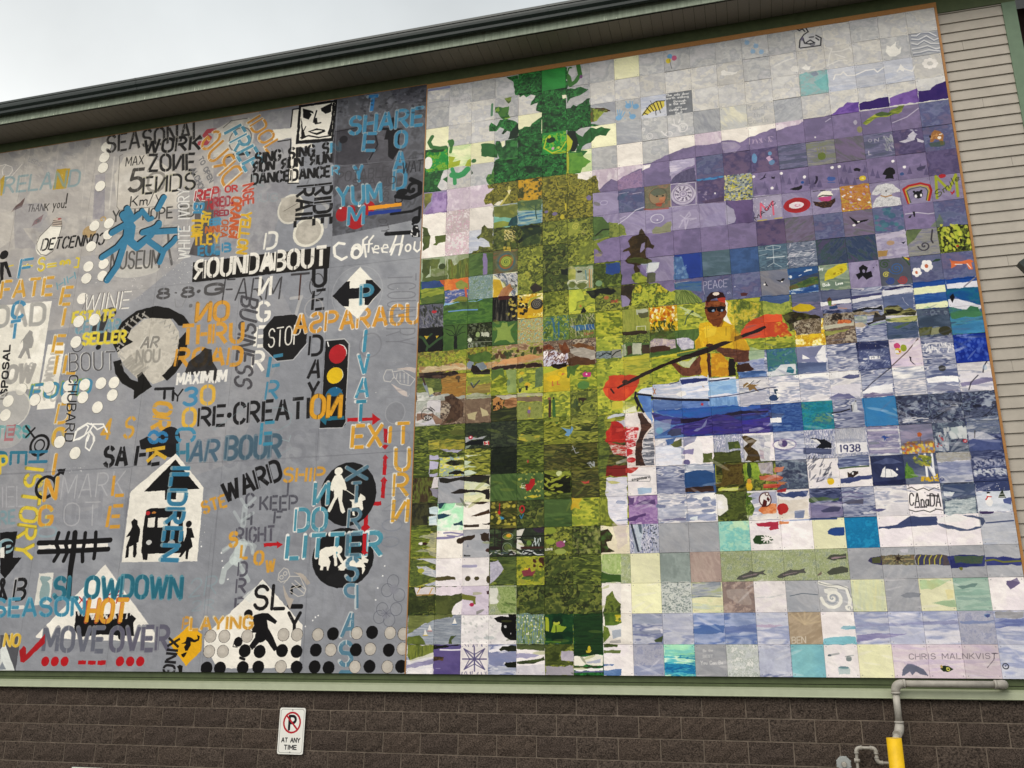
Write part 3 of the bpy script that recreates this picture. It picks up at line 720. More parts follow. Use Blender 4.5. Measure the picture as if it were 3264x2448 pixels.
F 6f7a2c,98a038,5c6628 696,1799,22,1,10,14,-2,25,10,35,16,14,7,14,-64,-2 sx=0.3,sy=0.4
F e0dce8,d0d0e0,e8e4ec,b8bccc 725,1732,74,0,-5,171,-35,-1,-24,-25,-7,-31,-1,-35,-7,-25 sx=1,sy=0.15
E 98a2c4 7717,18211,152,63
L a0a8c8 41 759,1885,36,-2
F c8c480 725,1745,49,6,-32,4
F d0a820,c8b030 598,1798,41,4,-15,19,7,21,-21,-8,-13,10
F b8b434,c8c03c,8a9834 795,1288,99,-9,-2,91,-38,27,-29,13,-37,43 sx=1,sy=0.15
F 5c6c34,8a9a3c,3c4c28,a0a840 798,1186,99,5,-2,50,-28,-6,-36,-4,-35,1 sx=0.14,sy=0.14
F b0b498,98a084,bcc0a8 796,1236,13,1,2,43,-18,6
F 38281c,4c3828 812,1243,18,0,3,31,-22,10
F a8ac98,b8baa4 833,1235,34,2,-2,44,-32,-3
F 2c2018,483628 868,1246,27,-1,-1,34,-27,0
F b8ae9c,a898a8,c8b8b0,887a88 898,1233,20,-11,28,4,21,6,21,2,1,34,-93,-4 sx=0.3,sy=0.3
F 4c3028,5a3c30 897,1256,48,-3,23,10,-1,13,-71,1
F b8b4c8,d0ccd8,9894b0 994,1234,23,-5,21,5,17,17,-3,23,-44,2,-15,-23 sx=0.3,sy=0.2
L d8c43c 36 993,1288,70,-8
F 5c4a24,46562a,6a7a34 899,1187,91,8,-1,35,-91,-4 al=0.6,sx=0.14,sy=0.14
F 8a8a84 757,1254,37,1,-1,27,-37,1
L 202420 37 757,1279,15,-14,18,-6
F d4c838,b0b434 895,1297,98,-9,-1,15,-97,-1
F b8c098,c4caa0,a8b488 993,1322,40,-1,29,-16,-30,42,-21,-5
F d64a24,c83e22,dc5428 744,1355,32,-1,44,1,39,5,-8,30,-23,36,-29,26,-36,-1,-25,-13 sx=1.2,sy=1.2
F e2e0e8,cfd4e6,b8c2de,ece6ec 842,1430,18,-17,43,-6,28,0,32,-9,32,-3,4,-13,94,-4,4,12,94,1,1,46,-2,22,-97,4,-94,-10,-104,-11 sx=1.3,sy=0.1
F 24306c,2c3a80 997,1389,95,0,1,10,-50,5,-42,3
L 28345c 29 961,1402,20,-4,14,-3
L 2c3868 43 1097,1401,29,0,41,-4
F 8eb2dc,98bce0,7ca4d4 1096,1404,94,-3,1,51,-98,4 sx=1,sy=0.2
F 6a94cc,80a8d8 1093,1463,98,0,0,36,-97,-1 sx=0.08,sy=0.4
F 5078c0,6690d0,7ca0d8 846,1436,47,4,1,61,-2,47,-24,-49 sx=1,sy=1
F 5878bc,6888c6,4c6cb0 896,1456,99,7,97,11,2,24,-101,-2,-97,1 sx=1,sy=0.2
F 2c6cc0,3062b6,3a5cb2 896,1499,97,-3,141,-1,133,4,-1,12,-100,8,-102,15,-72,-7,-58,-13 sx=1.4,sy=0.3
F 34347e,3a3670,46489c,383c8c 892,1501,42,17,58,11,71,6,102,-9,127,-10,3,11,-31,9,-66,-1,-102,22,-136,-5,-62,-25 sx=1.3,sy=0.12
F 241c3c,2e2440 992,1533,61,2,31,-4,75,-9,40,-6,93,7,-7,5,-86,0,-102,11,-68,10,-35,0
L 1c1a2c 73 839,1424,-3,21,10,27,-8,21
L 1c1a2c 73 846,1431,47,9
L 1c1a2c 87 896,1449,99,14,98,8
L 1c1a2c 73 841,1445,13,35,10,19
L 30386c 28 1093,1463,43,-1,56,-5
F 3a30a0,46388c,302878,584c9c,2c2a68 994,1555,52,-8,52,-18,34,-2,33,6,32,20,66,-3,30,-5,-4,56,-95,-2,-134,-5,-116,-6,15,-25 sx=1.6,sy=0.22
F 6c68a0,8c88b4,b4b0cc 1221,1583,40,-5,16,8,-33,9,-23,-2
F 7c80b4 1034,1579,28,-10,22,-30,-9,28,-28,16
L b87850 29 901,1412,8,23
L b87850 29 910,1417,-8,18
P f0ecec 986,1437,14,-5,14,1,3,14,-18,6,-17,-9
E c83c4c 10696,14850,41,51
L b49060 21 1075,1418,5,5
F 34568c,4a6ca8,5a7cb4 1195,1375,47,0,52,4,-1,20,-86,-1 sx=0.3,sy=0.1
F 8a93b8,a4acc8,6c7ab0 1241,1331,52,0,0,41,-40,4,-16,-16 sx=0.5,sy=0.1
P 8c6c3c 1214,1424,12,-8,13,7,27,3,-14,8,12,19,-19,-12,-11,7,-6,-15,-13,2
L e8e8e8 28 1218,1432,32,-23
L 20202c 17 1239,1421,11,-10
L 20202c 17 1259,1420,13,-8
L 24284c 31 1193,1457,58,-8,40,-8,30,0
F b8b8cc,d0cedc,a0a8c4 1193,1459,98,-11,-3,32,-21,17,-73,6 sx=0.8,sy=0.15
E 2c4878 13121,14784,157,114
L 24405c 55 1323,1479,6,-10,-10,-8,-2,-11
E 24405c 13218,14511,59,43
P f2eee8 1323,1461,15,9,-13,9
P e4dcd4 1158,1200,23,25,16,20,-6,44,-31,-55
F e0b81c,d8ac14,ecc420,d09c18 1078,1181,19,-4,93,8,9,22,-1,19,36,33,11,35,-4,5,-67,-13,-62,2,-13,-18,-25,6,-16,2,-2,-31,17,-21 sx=0.4,sy=0.4
F e0b01c,d8a414,c88c14 1069,1298,28,-3,-1,91,-24,-9,-1,-41
F d09818,c88814,dca81c 1111,1298,31,2,19,21,10,15,-4,52,-61,-2 sx=0.2,sy=0.2
F 5c2c1c,4c2418 1097,1295,11,2,-2,90,-9,-1
F 1c1614 1171,1323,22,2,-4,64,-22,-1
F 6c4030,5c3428,7a4a34 1120,1272,37,9,84,15,-1,42,-49,2,-3,-17,-30,-10,-26,-21 sx=0.3,sy=0.3
F 4c2c20,3c241c 1194,1346,44,-1,15,24,-11,6,-47,0
F 6c3c28,7a4630,5c3020 962,1319,19,2,30,23,21,2,30,-37,9,-7,-1,73,-39,2,-23,-3,-25,-27 sx=0.3,sy=0.3
E 4c2818 11077,12672,131,68
F a8c090,98b488,c0cc98 1244,1286,49,16,0,29,-53,7 al=0.8
P 2a1c1c 775,1407,-5,-6,93,-48,99,-36,30,-11,99,-29,92,-30,105,-32,21,-9,6,10,-28,13,-108,35,-89,34,-99,24,-35,8,-90,38
E 4a2a20 8025,13822,115,83
L 3a1c18 59 750,1405,10,16
F c02c24,a82420,d0483c 750,1528,21,0,21,21,6,44,-50,1 sx=0.5,sy=0.3
F e2d8d8,ece2e0 797,1502,60,-4,2,41,-35,12,-28,-3 sx=1,sy=0.3
F 4a3028,38241f,5c3c30 844,1501,17,1,26,46,3,7,-25,28,-8,21,-5,43,12,47,-35,-1,2,-54,5,-32,19,-47 sx=0.4,sy=0.12
F c82c30,d83c40,e8d8d8,b82028 797,1550,48,6,-13,65,-25,6,20,19,-31,13 sx=0.4,sy=0.12
E c83438 8144,16721,160,100
F c83c34 794,1700,45,0,-25,20,-19,-1 sx=0.5,sy=0.08
F 8a2420 745,1690,49,4,-1,31,-49,-1 sx=0.4,sy=0.08
F c0c0cc,e4e0e4,5c6070,8a8c98 861,1597,36,-38,-2,137,-31,-2,-12,-47 sx=0.6,sy=0.07
F 9ca0b8,b0b4c8,8088a8 894,1537,67,-6,-5,36,-60,25 sx=0.8,sy=0.2,al=0.6
E 6cb0cc 9174,15715,125,123 0.7
F 383c5c,44486c 945,1580,28,-16,20,5,-1,21,-34,6
F 52583c,6a7038 953,1624,39,-19,0,28,-22,3
F e4e2ec,d4d8e8 898,1632,45,-5,47,13,1,57,-96,-1 sx=1,sy=0.2,al=0.8
F 3a5c94,4a68a0 937,1605,34,-5,-8,21,-20,6
P ece8ec 1035,1618,18,-8,9,17,1,32,-2,38,-23,-1,-8,-43,-27,-12,18,-10
F 8a8cac,9c9cb8,a8a8c4 999,1602,47,-1,-11,17,-17,10,-21,9 sx=0.6,sy=0.2
F 8c84b0 996,1648,38,-5,-5,21,-33,-2
F 5c6630 1063,1662,32,-2,-2,35,-32,-1
E 6c6498 10061,16909,115,105
F 4a5a30,6c7a34,3c4a28 1149,1625,37,-2,4,28,-39,4
F 4a5228,5c6430,38401f 1097,1660,93,-2,-1,63,1,-21,-96,2 sx=0.5,sy=0.1
F a8acb8,c0c4c8,888ca4 1200,1606,92,2,-7,94,-91,-2 sx=0.3,sy=0.1,ang=1.3,al=0.6
F 4c3c20,5c4a28,3a2e1c 1193,1609,20,-2,32,20,-21,19,21,19,8,35,-52,-6,11,-20,-15,-26,18,-13 sx=0.25,sy=0.15
P b8a8b4 1252,1658,13,8,1,28,-13,-4
E e8e4e8 13327,16455,353,152
P e8e4e8 1302,1640,74,10,-43,13
P e8e4e8 1329,1628,48,22,-44,9
R 6a5090 13343,16456,379,186,29 0.5
E 9a90b0 13290,16401,148,152
E 5c4880 13346,16421,96,111
E c8c0d0 13220,16379,58,76
F e8e4e8 1269,1635,21,-2,-1,17,-23,2
P ececf0 1295,1550,37,-1,-1,19,-37,-2
F 3c4a70,4c5880 1291,1531,52,7,-14,13,-36,-6 al=0.7
P 181a28 1419,1630,19,-1,12,6,13,-1,21,17,-1,13,-34,-15,-18,-12
P e8e6ea 1422,1632,16,2,14,13,-9,1
P 181a28 1432,1661,17,-12,35,2,-1,15,-29,0
L dcdce4 33 1395,1646,54,3
F 4c5478,5c6488 1394,1659,88,12,-1,17,-89,-8 sx=1,sy=0.06
F 8488a8,7c80a4 1398,1304,92,-3,-19,31,-14,13,11,16,-71,-3 sx=1,sy=0.5
P eceaee 1419,1329,22,15,-1,3,-23,-2
P eceaee 1464,1337,23,-35,9,1,-2,63,-22,-12
P 7c80a4 1434,1307,53,-5,-26,36,-17,2
F 52618c,64749c 1397,1358,97,5,-1,32,-96,3 sx=1,sy=0.1
F e4e4e8,d8dce4 1295,1383,27,-1,22,-21,49,-1,-1,38,-94,0 sx=0.5,sy=0.2
F 2c7c94 1366,1370,14,-4,7,13,-3,15,-23,-6
T 202020 - 28 8153,17469,8777,17392,-3,-106 0 0.8 cogomarc
L 40404c 11 814,1727,61,3,6,8,-4,14,-77,-4
F a8c0dc 833,1774,49,-1,-1,21,-45,1
F b0b8cc,e4e4ec,8a94b0 997,1697,98,2,-1,35,-41,-14,-56,9 sx=1,sy=0.12
F 24508c,2a5896 997,1729,40,-9,33,4,24,8,-1,43,-96,3 sx=1,sy=0.5
F 3c2420,4c3028 996,1781,97,-4,-1,19,-96,-1 sx=1,sy=0.08
F 5a4a20,6c5c28,4c3c1c 1124,1707,69,-3,-4,72,-89,6,-6,-10,26,-6 sx=0.2,sy=0.15
L a8b040 27 1102,1706,-1,59
F c0c850,d4d868 1106,1786,69,0,-4,11,-64,-2
F 8ab030,a4c038 1193,1707,43,-3,15,20,-10,41,-25,-15,-20,19 sx=0.2,sy=0.2,al=0.8
E 304c20 12130,17291,78,275
E e0b820 12092,17837,110,150
E d89838 12104,17667,71,82
F d0704c,c45c40,e08860 1242,1751,52,-4,28,8,-4,10,-26,5,-44,-5 sx=0.6,sy=0.1
F c03428,d06848 1253,1779,58,-1,19,4,-26,9,-49,2 sx=0.5,sy=0.1
F d08468 1296,1723,32,-2,-7,17,-26,2 sx=0.4,sy=0.2
F d07838,c09068 1293,1767,41,9,-23,9
F b0a0c0,c4b8cc 1242,1706,49,-4,0,45,-41,-6 sx=0.1,sy=0.5,al=0.8
F c02c34 1296,1801,33,-4,-3,10,-27,3
D 606478,303448 50,0.02,6,-0.9 1398,1687,83,1,-8,81,-68,17 0.6
E ecc41c 14671,17784,81,113
F b8c040,e0dc98 790,1453,54,18,-4,26,-50,4 al=0.6,sx=1,sy=0.2
F dcdcc0 790,1490,47,-15,4,22,-44,3
F d0c43c,c0b838 752,1454,39,-1,-1,30,-39,1 sx=0.8,sy=0.15
F d8c020,e0cc50,b8b030,8a9a3c,5c6c30 1171,1105,66,3,50,16,3,61,-70,17,-27,-3,-19,-32 sx=0.22,sy=0.3
P f0ece0 1173,1101,8,12,-6,46,9,24,7,14,-28,-20,4,-57
F c8bc30,a8a83c 993,1138,104,-29,1,27,-106,21 al=0.3
P ece4c0 1100,1101,3,24,-2,19,-3,-8
F 7a4020,8a4c28,6c3418 1103,1094,65,3,6,23,-4,39,-14,25,-15,20,-17,-11,-19,-25,-7,-36 sx=0.3,sy=0.3
F a05c30 1133,1101,25,-2,-5,16,-21,-3 al=0.7
F 38181a,2c1414,6c2420 1105,1098,5,-19,15,-14,21,-2,20,8,9,21,-4,17,-27,-19,-21,2,-19,23 sx=0.6,sy=0.4
E ecdcd0 11418,10713,119,70
F c04030 1144,1090,30,-4,-3,23,-20,-10
E 10101c 11235,11309,160,115
E 10101c 11556,11322,146,115
L 181820 52 1100,1123,70,3
E 8aa4c4 11281,11360,49,46
E 8aa4c4 11588,11375,42,46
L 4c2414 26 1148,1141,1,14,-7,1
L 5c2818 29 1132,1170,21,0
F 6c3820 1115,1169,48,8,-8,26,-31,-3 al=0.6
F e0b81c,d8ac14 1073,1233,15,-21,29,-20,20,11,18,-4,10,-18,21,14,12,27,-5,38,-121,-11 sx=0.4,sy=0.4
L 7a5c14 14 1169,1204,-2,31
F dc502c,d04624,e0582c 1291,1170,21,-6,30,2,20,7,1,27,12,12,6,16,-27,1,-19,28,-125,-3,9,-30,19,-25,25,-16 sx=1.2,sy=1
F dcc030,d04820,d87828 1336,1205,20,-4,18,23,18,31,-40,3,-19,-23 sx=0.4,sy=0.3
P 24141c 1207,1242,94,-31,7,6,-21,13,-77,24
F 3f3420,2c2818,5a5a2c 1365,1177,38,-11,42,12,45,15,2,12,-84,14,-21,21,-5,-31 sx=0.5,sy=0.25
P d0b41c 1393,1154,35,-16,33,7,17,15,-26,11,-40,-4
F 6a5a44,a89a84,7c6c58,4a3a2c,b4aa94 1396,1211,34,-12,62,2,-5,55,-82,0 sx=0.2,sy=0.2
F 3f5a8c,4c6494 1296,1098,99,1,-3,28,-30,5,-34,-8,-33,-11 sx=0.8,sy=0.2
F 8a9a40,a8b048,6f8038 1295,1117,33,9,33,8,33,-10,-1,41,-35,8,-67,-6 sx=0.3,sy=0.3
F 4a5c7c,56688c 1398,1093,99,5,-4,39,-98,-6 sx=1,sy=0.12,al=0.6
F 3c2f20,4a3a24,352a1c 884,774,8,18,2,15,14,8,10,30,11,9,-6,12,-26,-7,-1,36,20,15,3,13,-44,-1,-5,32,-17,2,-1,-33,-25,-11,-11,-9,23,-22,-7,-18,-25,2,6,-10,23,-8,-3,-25,16,-19,23,-3 sx=0.4,sy=0.4
P 8f84a8 875,868,6,-28,14,-6,-3,28,-16,15
F 4c5a28,5c6630 823,899,30,-8,66,19,-4,20,-44,-9,-44,-9 al=0.8
F 6c7c38,8a9440,5a6a30 760,733,38,9,18,15,11,39,-35,4,-34,2 sx=0.3,sy=0.3
F 4c5a28,7c8a34,a8b03c 840,962,30,-8,25,27,-1,24,-44,-9,-13,-18 sx=0.25,sy=0.25
F a8b43c,c4c43c,8a9a34,4a5a28,c8bc30 853,1008,44,-7,44,9,28,31,14,5,15,-6,-3,59,-98,2,-2,-28,-59,18,5,-48 sx=0.25,sy=0.25
F 332c24,4a3c2c 801,1003,52,1,-16,39,-5,47,-36,-47 sx=0.3,sy=0.3
F 8f84a8 798,1039,17,6,16,21,-6,19,-26,6
F b8bccc,a8b4c8 874,926,23,-2,44,-3,-8,23,-8,16,-29,-4
F 8a7ab0,9684b8 860,928,37,0,-2,45,-18,-19 al=0.7
F 8a8c70,959478 920,791,16,-15,22,3,23,-18,15,-2,-4,45,-68,-1 sx=1,sy=0.6
R d4d0e0 9440,7420,245,183,26
E d8d4e4 9445,7483,30,37
L d0cce0 32 796,746,33,-21,35,-29,32,-9
L c8c4dc 24 802,726,23,-10
L c8c0d8 47 1033,764,13,-11,-16,-14 0.8
L c8c0d8 47 1046,753,18,-23,4,14,-20,13 0.8
L c8c0d8 47 1048,757,40,2,-22,5 0.8
L c8c0d8 47 1046,761,0,38,12,-36 0.8
L c8c0d8 47 1040,761,-16,27 0.8
F a8a0bc,b0a8c4 1001,722,89,-1,26,45,-85,27,-30,8 al=0.35
F 9c96b0 1199,715,27,25,5,33,-5,20,-32,8
F 5c4a78,685484 1200,703,96,3,-7,95,-60,0,2,-32,-8,-34 sx=0.6,sy=0.6
F a09cb8,928ab0 1091,697,102,5,-3,103,-90,-4,28,-45,62,-17 al=0.5
P 2c2240 1323,631,15,-9,13,-16,-4,16,5,4,-11,1,-11,5
E ece8ec 13054,6143,57,58
E ece8ec 13677,6711,56,57
E ece8ec 14843,6402,55,57
E ece8ec 14048,6146,56,58
P 2a2038 1369,623,6,4,6,-3,-2,13,-5,-5,-5,1
E 1c50a0 14752,6620,55,57
P 181420 1428,683,18,-6,14,0,11,-5,3,3,-4,12,-11,6,-18,-2
P 6a5f88 1310,656,6,34,-16,-2
P 6a5f88 1344,636,6,34,-17,-3
P 6a5f88 1385,650,6,34,-17,-3
P 6a5f88 1409,620,5,34,-16,-2
P 6a5f88 1432,632,6,34,-17,-3
P 6a5f88 1456,635,6,34,-16,-2
P 6a5f88 1491,644,5,34,-16,-2
P 6a5f88 1507,659,5,34,-16,-3
P 6a5f88 1538,659,5,34,-16,-2
P 6a5f88 1352,666,6,34,-17,-2
P 2c2240 1507,678,13,-9,5,-20,4,5,-3,16,-11,11
E 3a58a0 15685,6598,68,81
F a098b4,aaa2bc 1297,696,100,3,-4,99,-96,0 sx=1,sy=1
D e8e4ec 40,0.014,1,0 1300,700,97,3,-5,87,-94,-4
L e0607c 60 1323,728,-4,59
L e0607c 60 1323,728,19,31,23,-34,0,55
T 2a2430 - 23 13022,7945,13751,7349,-63,-110 0 1 MAGIC
L c8b440 34 1307,798,32,-1
L c8b440 34 1367,796,26,0
E b82028 14488,7530,472,312
E a01c24 14488,7530,376,240 0.5
E e8dce4 14468,7527,260,136
E d890b0 14501,7540,109,56
E e8dce4 14509,7533,68,28
P ece8dc 1523,723,14,-13,34,3,-2,18,-24,-1,-18,5
P c84888 1526,731,43,2,-2,20,-30,-6
P 3a2418 1506,745,23,7,39,-5,-2,26,-32,2,-23,-14
D a06030,c09040 40,0.012,1,0 1509,747,59,2,-2,24,-35,-1
E 9c8464 9469,6452,318,360 0.9
F 6c7458,5c6a5c 923,627,16,-15,37,5,11,19,-23,9,-27,1 al=0.8
F c07850,cc8860 956,653,23,-1,-5,29,-19,-7
F c0583c 940,676,30,2,-8,14,-22,-5
E 2c2c20 9468,6473,45,34
E 2c2c20 9693,6483,45,34
R 5c4030 9506,6478,336,360,26 0.6
L b0503c 64 898,696,26,5,63,3 0.7
E beb4c8 10455,6504,441,428 0.55
R e0dce8 10455,6504,449,451,18
R e0dce8 10455,6504,412,414,18
R e0dce8 10455,6504,324,325,18
R e0dce8 10455,6504,257,259,18
R e0dce8 10455,6504,162,163,18
R e0dce8 10455,6504,81,81,18
L e8e4ee 24 1063,653,13,7
L 4c4058 24 1062,658,10,11
L e8e4ee 24 1059,663,7,13
L 4c4058 24 1055,666,3,14
L e8e4ee 24 1050,668,-2,14
L 4c4058 24 1045,668,-6,12
L e8e4ee 24 1039,666,-9,10
L 4c4058 24 1034,663,-12,6
L e8e4ee 24 1031,659,-14,1
L 4c4058 24 1028,653,-13,-3
L e8e4ee 24 1028,648,-13,-7
L 4c4058 24 1029,643,-10,-11
L e8e4ee 24 1032,638,-7,-13
L 4c4058 24 1036,635,-3,-15
L e8e4ee 24 1041,633,2,-14
L 4c4058 24 1046,633,7,-13
L e8e4ee 24 1052,634,10,-9
L 4c4058 24 1057,638,12,-6
L e8e4ee 24 1060,642,14,-1
L 4c4058 24 1063,647,13,3
R 5c5070 10453,6546,478,470,15
L e0dce8 20 1000,604,94,3,-3,93,-93,0,2,-96
E e8e4ec 11622,6644,29,42
D 9a8cac 24,0.03,2,0.6 1097,647,37,5,-3,42
F 4c3c54,5a4460 1110,691,84,-10,-2,25,-68,-5 al=0.6
D c4bc40,d8d090,5c6878,9aa4ac,b0b4a0 330,0.05,1.15,0 1199,594,103,2,-8,112,-100,-8 1
F b0a8c4,c0b8cc,a098b8 1002,552,93,1,1,22,-55,9,-37,7 bg=0,al=0.6
F 504a70,5a547a 1003,596,31,-17,30,-9,31,-13,-1,47,-91,-4 sx=0.2,sy=0.3
F 4a78b0,3c6ca8 1100,599,96,-6,-1,9,-44,2
D 4890c8 30,0.03,2,0 1096,596,101,-2,0,12,-97,-1
F 57648c,4a5a84 797,627,27,-1,-4,21,-23,-5
F 57608c 851,630,42,-1,0,37,-35,-10
L c0bcd4 20 802,617,38,-2
L c0bcd4 20 855,624,34,-2
F 1a3a94,1c3c98 997,899,97,4,-2,97,-42,1,-25,-90 sx=1,sy=1
F 41649c,5078ac,6c8cb8 997,907,29,2,22,91,-53,0 sx=0.3,sy=0.4
D 7c9cc4,88a8cc 16,0.06,1,0 997,936,52,10,-1,51,-53,1 0.6
L c4ccd4 18 1327,914,17,6,31,-2,4,-8,-27,-7,-25,5,0,6
L c4ccd4 18 1353,905,-2,67
L dce0e4 26 1328,950,61,1
L c4ccd4 18 1328,985,22,-13,26,19
L a8b8c4 18 1302,919,28,-1
L a8b8c4 18 1301,939,28,-5
D b8bccc,d0ccd8 70,0.012,6,-0.4 1398,903,98,0,-5,93,-97,-1
T b8b4d0 - 22 10990,10484,11818,10474,6,-295 0 1 PEACE
S b8b4d0 11854,10732,76,1.2,17
L b8b4d0 19 1099,1050,2,18
R b0acc8 11854,10184,28,23,10
P 5c2c30 1227,1079,12,-2,14,3,-5,11,-17,-1
E b8b8d0 12095,10504,28,23
F 2c5c94,345c9c,4c6c90 995,1012,99,2,-3,43,-37,-7,-56,-14 sx=1,sy=0.2
F c8b4ac,a8a0a4 995,1010,61,0,-57,8 al=0.6
F 6c8038,8a9a4c,5a7030 998,1040,32,3,24,7,21,21,18,22,-4,7,-94,-1 sx=0.12,sy=0.9,ang=-0.5
L 4c602c 15 1019,1046,-21,51
L 4c602c 15 1021,1046,-11,52
L 4c602c 15 1023,1046,-2,53
L 4c602c 15 1025,1047,8,53
L 4c602c 15 1027,1047,17,55
L 4c602c 15 1030,1047,25,56
L 4c602c 15 1032,1047,35,57
L 4c602c 15 1034,1047,44,58
L 4c602c 15 1036,1048,53,58
F 4c7088 995,1018,98,4,0,8,-95,2 al=0.7
P 16141c 1316,1038,2,12,8,11,-10,-5,-8,-3,7,-3
E f0ecec 13131,10529,34,31
P 16141c 1352,1037,16,7,6,-9,10,3,-9,11,-14,-2
E f0ecec 13732,10485,30,27
F 1c4a8c,2c5c94 1396,1001,101,-1,-1,27,-59,13,-41,3 sx=1,sy=0.3
F 3c5a34,5a7838,6c5c30 1395,1070,40,-15,31,-12,29,0,-1,26,-61,13,-37,0 sx=0.2,sy=0.12
F 1c4c94,3464a8,c8d4e0 1394,1085,100,-12,-1,27,-99,1 sx=0.3,sy=0.08
L d8dce4 43 1452,1018,24,-6
L d8dce4 43 1459,1013,17,2
E d8dce4 14033,10332,54,54
L d8dce4 29 1432,1032,9,-3
L c0cc9c 52 1012,1110,38,20,28,20 0.8
L c0cc9c 52 1029,1133,28,11,29,14 0.8
L c0cc9c 52 1016,1112,27,23 0.8
L c0cc9c 52 1043,1127,-15,14 0.8
L 3c5848 33 1057,1128,-22,21,-10,30
E 3c5848 10544,11319,49,46
P d8dce0 904,923,41,-2,-5,24,-15,15,-30,1
F 6c7050,585c48 899,961,29,3,-1,36,-30,1
F c8c4b4,b0b49c 850,1104,45,-2,0,18,-42,4
F 4c4c34 857,1118,38,-2,1,20,-26,5 al=0.8
L d0d0c0 23 851,1171,33,1,-1,21
L d0d0c0 23 851,1171,-1,19
F 3c2c1c 796,1189,91,1,3,12,-91,-1
D e8a018,d88010,b86010,f0e8c8 60,0.04,1.6,1.3 897,1101,94,1,1,63,-94,-1
D 4c5a28,3c4a24 50,0.03,3,1.4 897,1156,95,1,-2,54,-93,-1
E 6c8038 15516,5639,116,140 0.9
E ece8ec 15827,6162,58,61
E ece8ec 16074,6158,57,61
E ece8ec 14844,6410,58,61
E ece8ec 17889,6216,56,60
E ece8ec 18242,6500,55,59
P 655a84 1626,607,5,34,-17,-3
P 655a84 1644,616,5,34,-17,-3
P 655a84 1694,622,5,33,-17,-3
P 655a84 1513,655,6,33,-18,-2
P 655a84 1534,658,5,33,-17,-2
P 655a84 1611,656,5,34,-17,-3
P 655a84 1629,659,6,33,-18,-2
P 655a84 1719,640,5,33,-17,-3
P 655a84 1735,650,5,33,-17,-2
P 655a84 1842,650,5,33,-17,-3
P 655a84 1895,662,5,32,-17,-2
P 655a84 1878,643,4,33,-16,-3
P 655a84 1655,667,6,33,-17,-2
P 655a84 1497,640,6,34,-18,-3
P 181420 1656,633,7,-3,13,4,2,6,-4,7,-8,-4,-10,0
P 2c2240 1508,677,9,-5,6,-15,0,-15,8,6,-1,14,-12,13
E 4060a8 15760,6624,142,89
L 4060a8 30 1563,675,23,3
E e0c428 16810,6747,119,104
E f0e078 16817,6748,46,40
L 3a3020 15 1660,674,8,0
P 141016 1755,660,6,-11,13,-5,12,4,7,12,-3,11,-7,7,2,14,-31,-4,5,-13,-10,-6
E 3c5a94 18130,6765,71,63
P 4c4668 1863,660,16,-4,15,-2,-4,12,-16,5,-9,-1
P ece8dc 1520,730,8,-15,18,-6,20,3,9,13,0,6,-20,-5,-24,-1
L 1c1414 37 1527,729,14,-4,30,6
P c84888 1522,734,12,-2,37,3,-8,17,-31,-4
P 3a2418 1505,744,17,6,27,4,33,-12,-1,12,-17,22,-27,0,-23,-11
D a06030,c09040 50,0.012,1,0 1508,746,72,0,-16,28,-44,-4
L 1c1414 26 1509,705,17,0
L 1c1414 26 1533,705,17,1
T e8e4e8 - 18 15735,7080,15972,7089,6,-64 0 1 mmm
F c8803c,d09840,b86848,c8a838,c06a50 1602,697,97,1,0,102,-100,-4 sx=0.4,sy=0.25
D ece8f0,b8a0c8,c09078 40,0.03,1.6,0.5 1605,701,94,5,-3,92,-93,-5
F b8b8c0,e8e6ea,d0d0d6 1704,785,15,-24,18,-9,-2,-9,-28,7,0,-12,21,-30,27,0,23,5,20,23,2,10,-26,3,-1,10,21,12,4,25,-95,1 sx=0.05,sy=0.05
E 181818 17535,7372,26,35
L b07830 36 1735,753,14,7,21,-4
L b82420 78 1821,795,-10,-57,18,-11,39,-5,28,12,4,21,-12,37
L c8a830 42 1824,795,-7,-52,14,-10,36,-3,22,9,5,15,-11,37
L 4a5a2c 28 1829,794,-8,-47,14,-7,32,-4,17,8,5,13,-9,34
E 14141a 18561,7661,153,147
E e8e4ea 18480,7709,45,66
E e8e4ea 18654,7694,38,58
E 14141a 18437,7525,38,47
E 14141a 18681,7520,38,47
L a4ac28 91 1915,788,6,-86
L a4ac28 92 1921,704,36,58,28,-57,-3,84
T 4c5228 - 31 19154,7880,19968,7249,-67,-244 0 1 Smile
E b82430 19417,7044,120,78
P b82430 1960,765,6,5,9,-9,-2,12,-9,10
P 14121a 1620,821,19,13,7,8,19,-1,20,-1,-7,6,-21,4,-13,2,-12,-11
E f0ecec 16505,8450,46,31
E f0ecec 16340,8566,53,47
D 3f6c84,4c8090 18,0.1,1.1,0 1707,803,93,1,-3,89,-95,0 0.8
E 4c8090 17732,8717,71,77
L d0ccdc 28 1806,836,39,-1,35,10,19,-1
P 1c1a24 1814,852,6,-8,7,-2,-8,11
P 1c1a24 1831,831,7,-1,-1,20,-3,1
F 70845c,5a7058 1880,896,22,-21,12,-25,10,24,-3,23,-35,1 al=0.7
F c8c0d4,b8b0c8 1702,912,94,-15,2,15,-43,10,-53,2 sx=1,sy=0.2
E c8903c 17462,9405,134,91
F b08c50 1701,966,36,0,-9,22,-28,1
F a09ab8 1702,924,33,-4,61,38,-46,10 al=0.5
P 282840 1782,943,6,-1,9,-5,-10,12
F 5c6c48,6c7c4c 1803,897,51,3,-30,38,-25,20
S 44404c 18527,9649,220,1.6,44
L 3a3640 48 1885,908,-8,37,4,12
D b8c43c,d0d048,20240f 70,0.05,2,1.5 1910,888,91,10,-1,96,-94,0
E b84020 19568,9774,49,44
T e8ece8 - 25 14996,10195,15148,10174,0,-116 0 1 Joy
F d8c824,e0d030,c8b420 1518,1037,13,-18,32,-15,33,-4,-1,26,-23,17,-27,12,-27,5 sx=0.4,sy=0.2
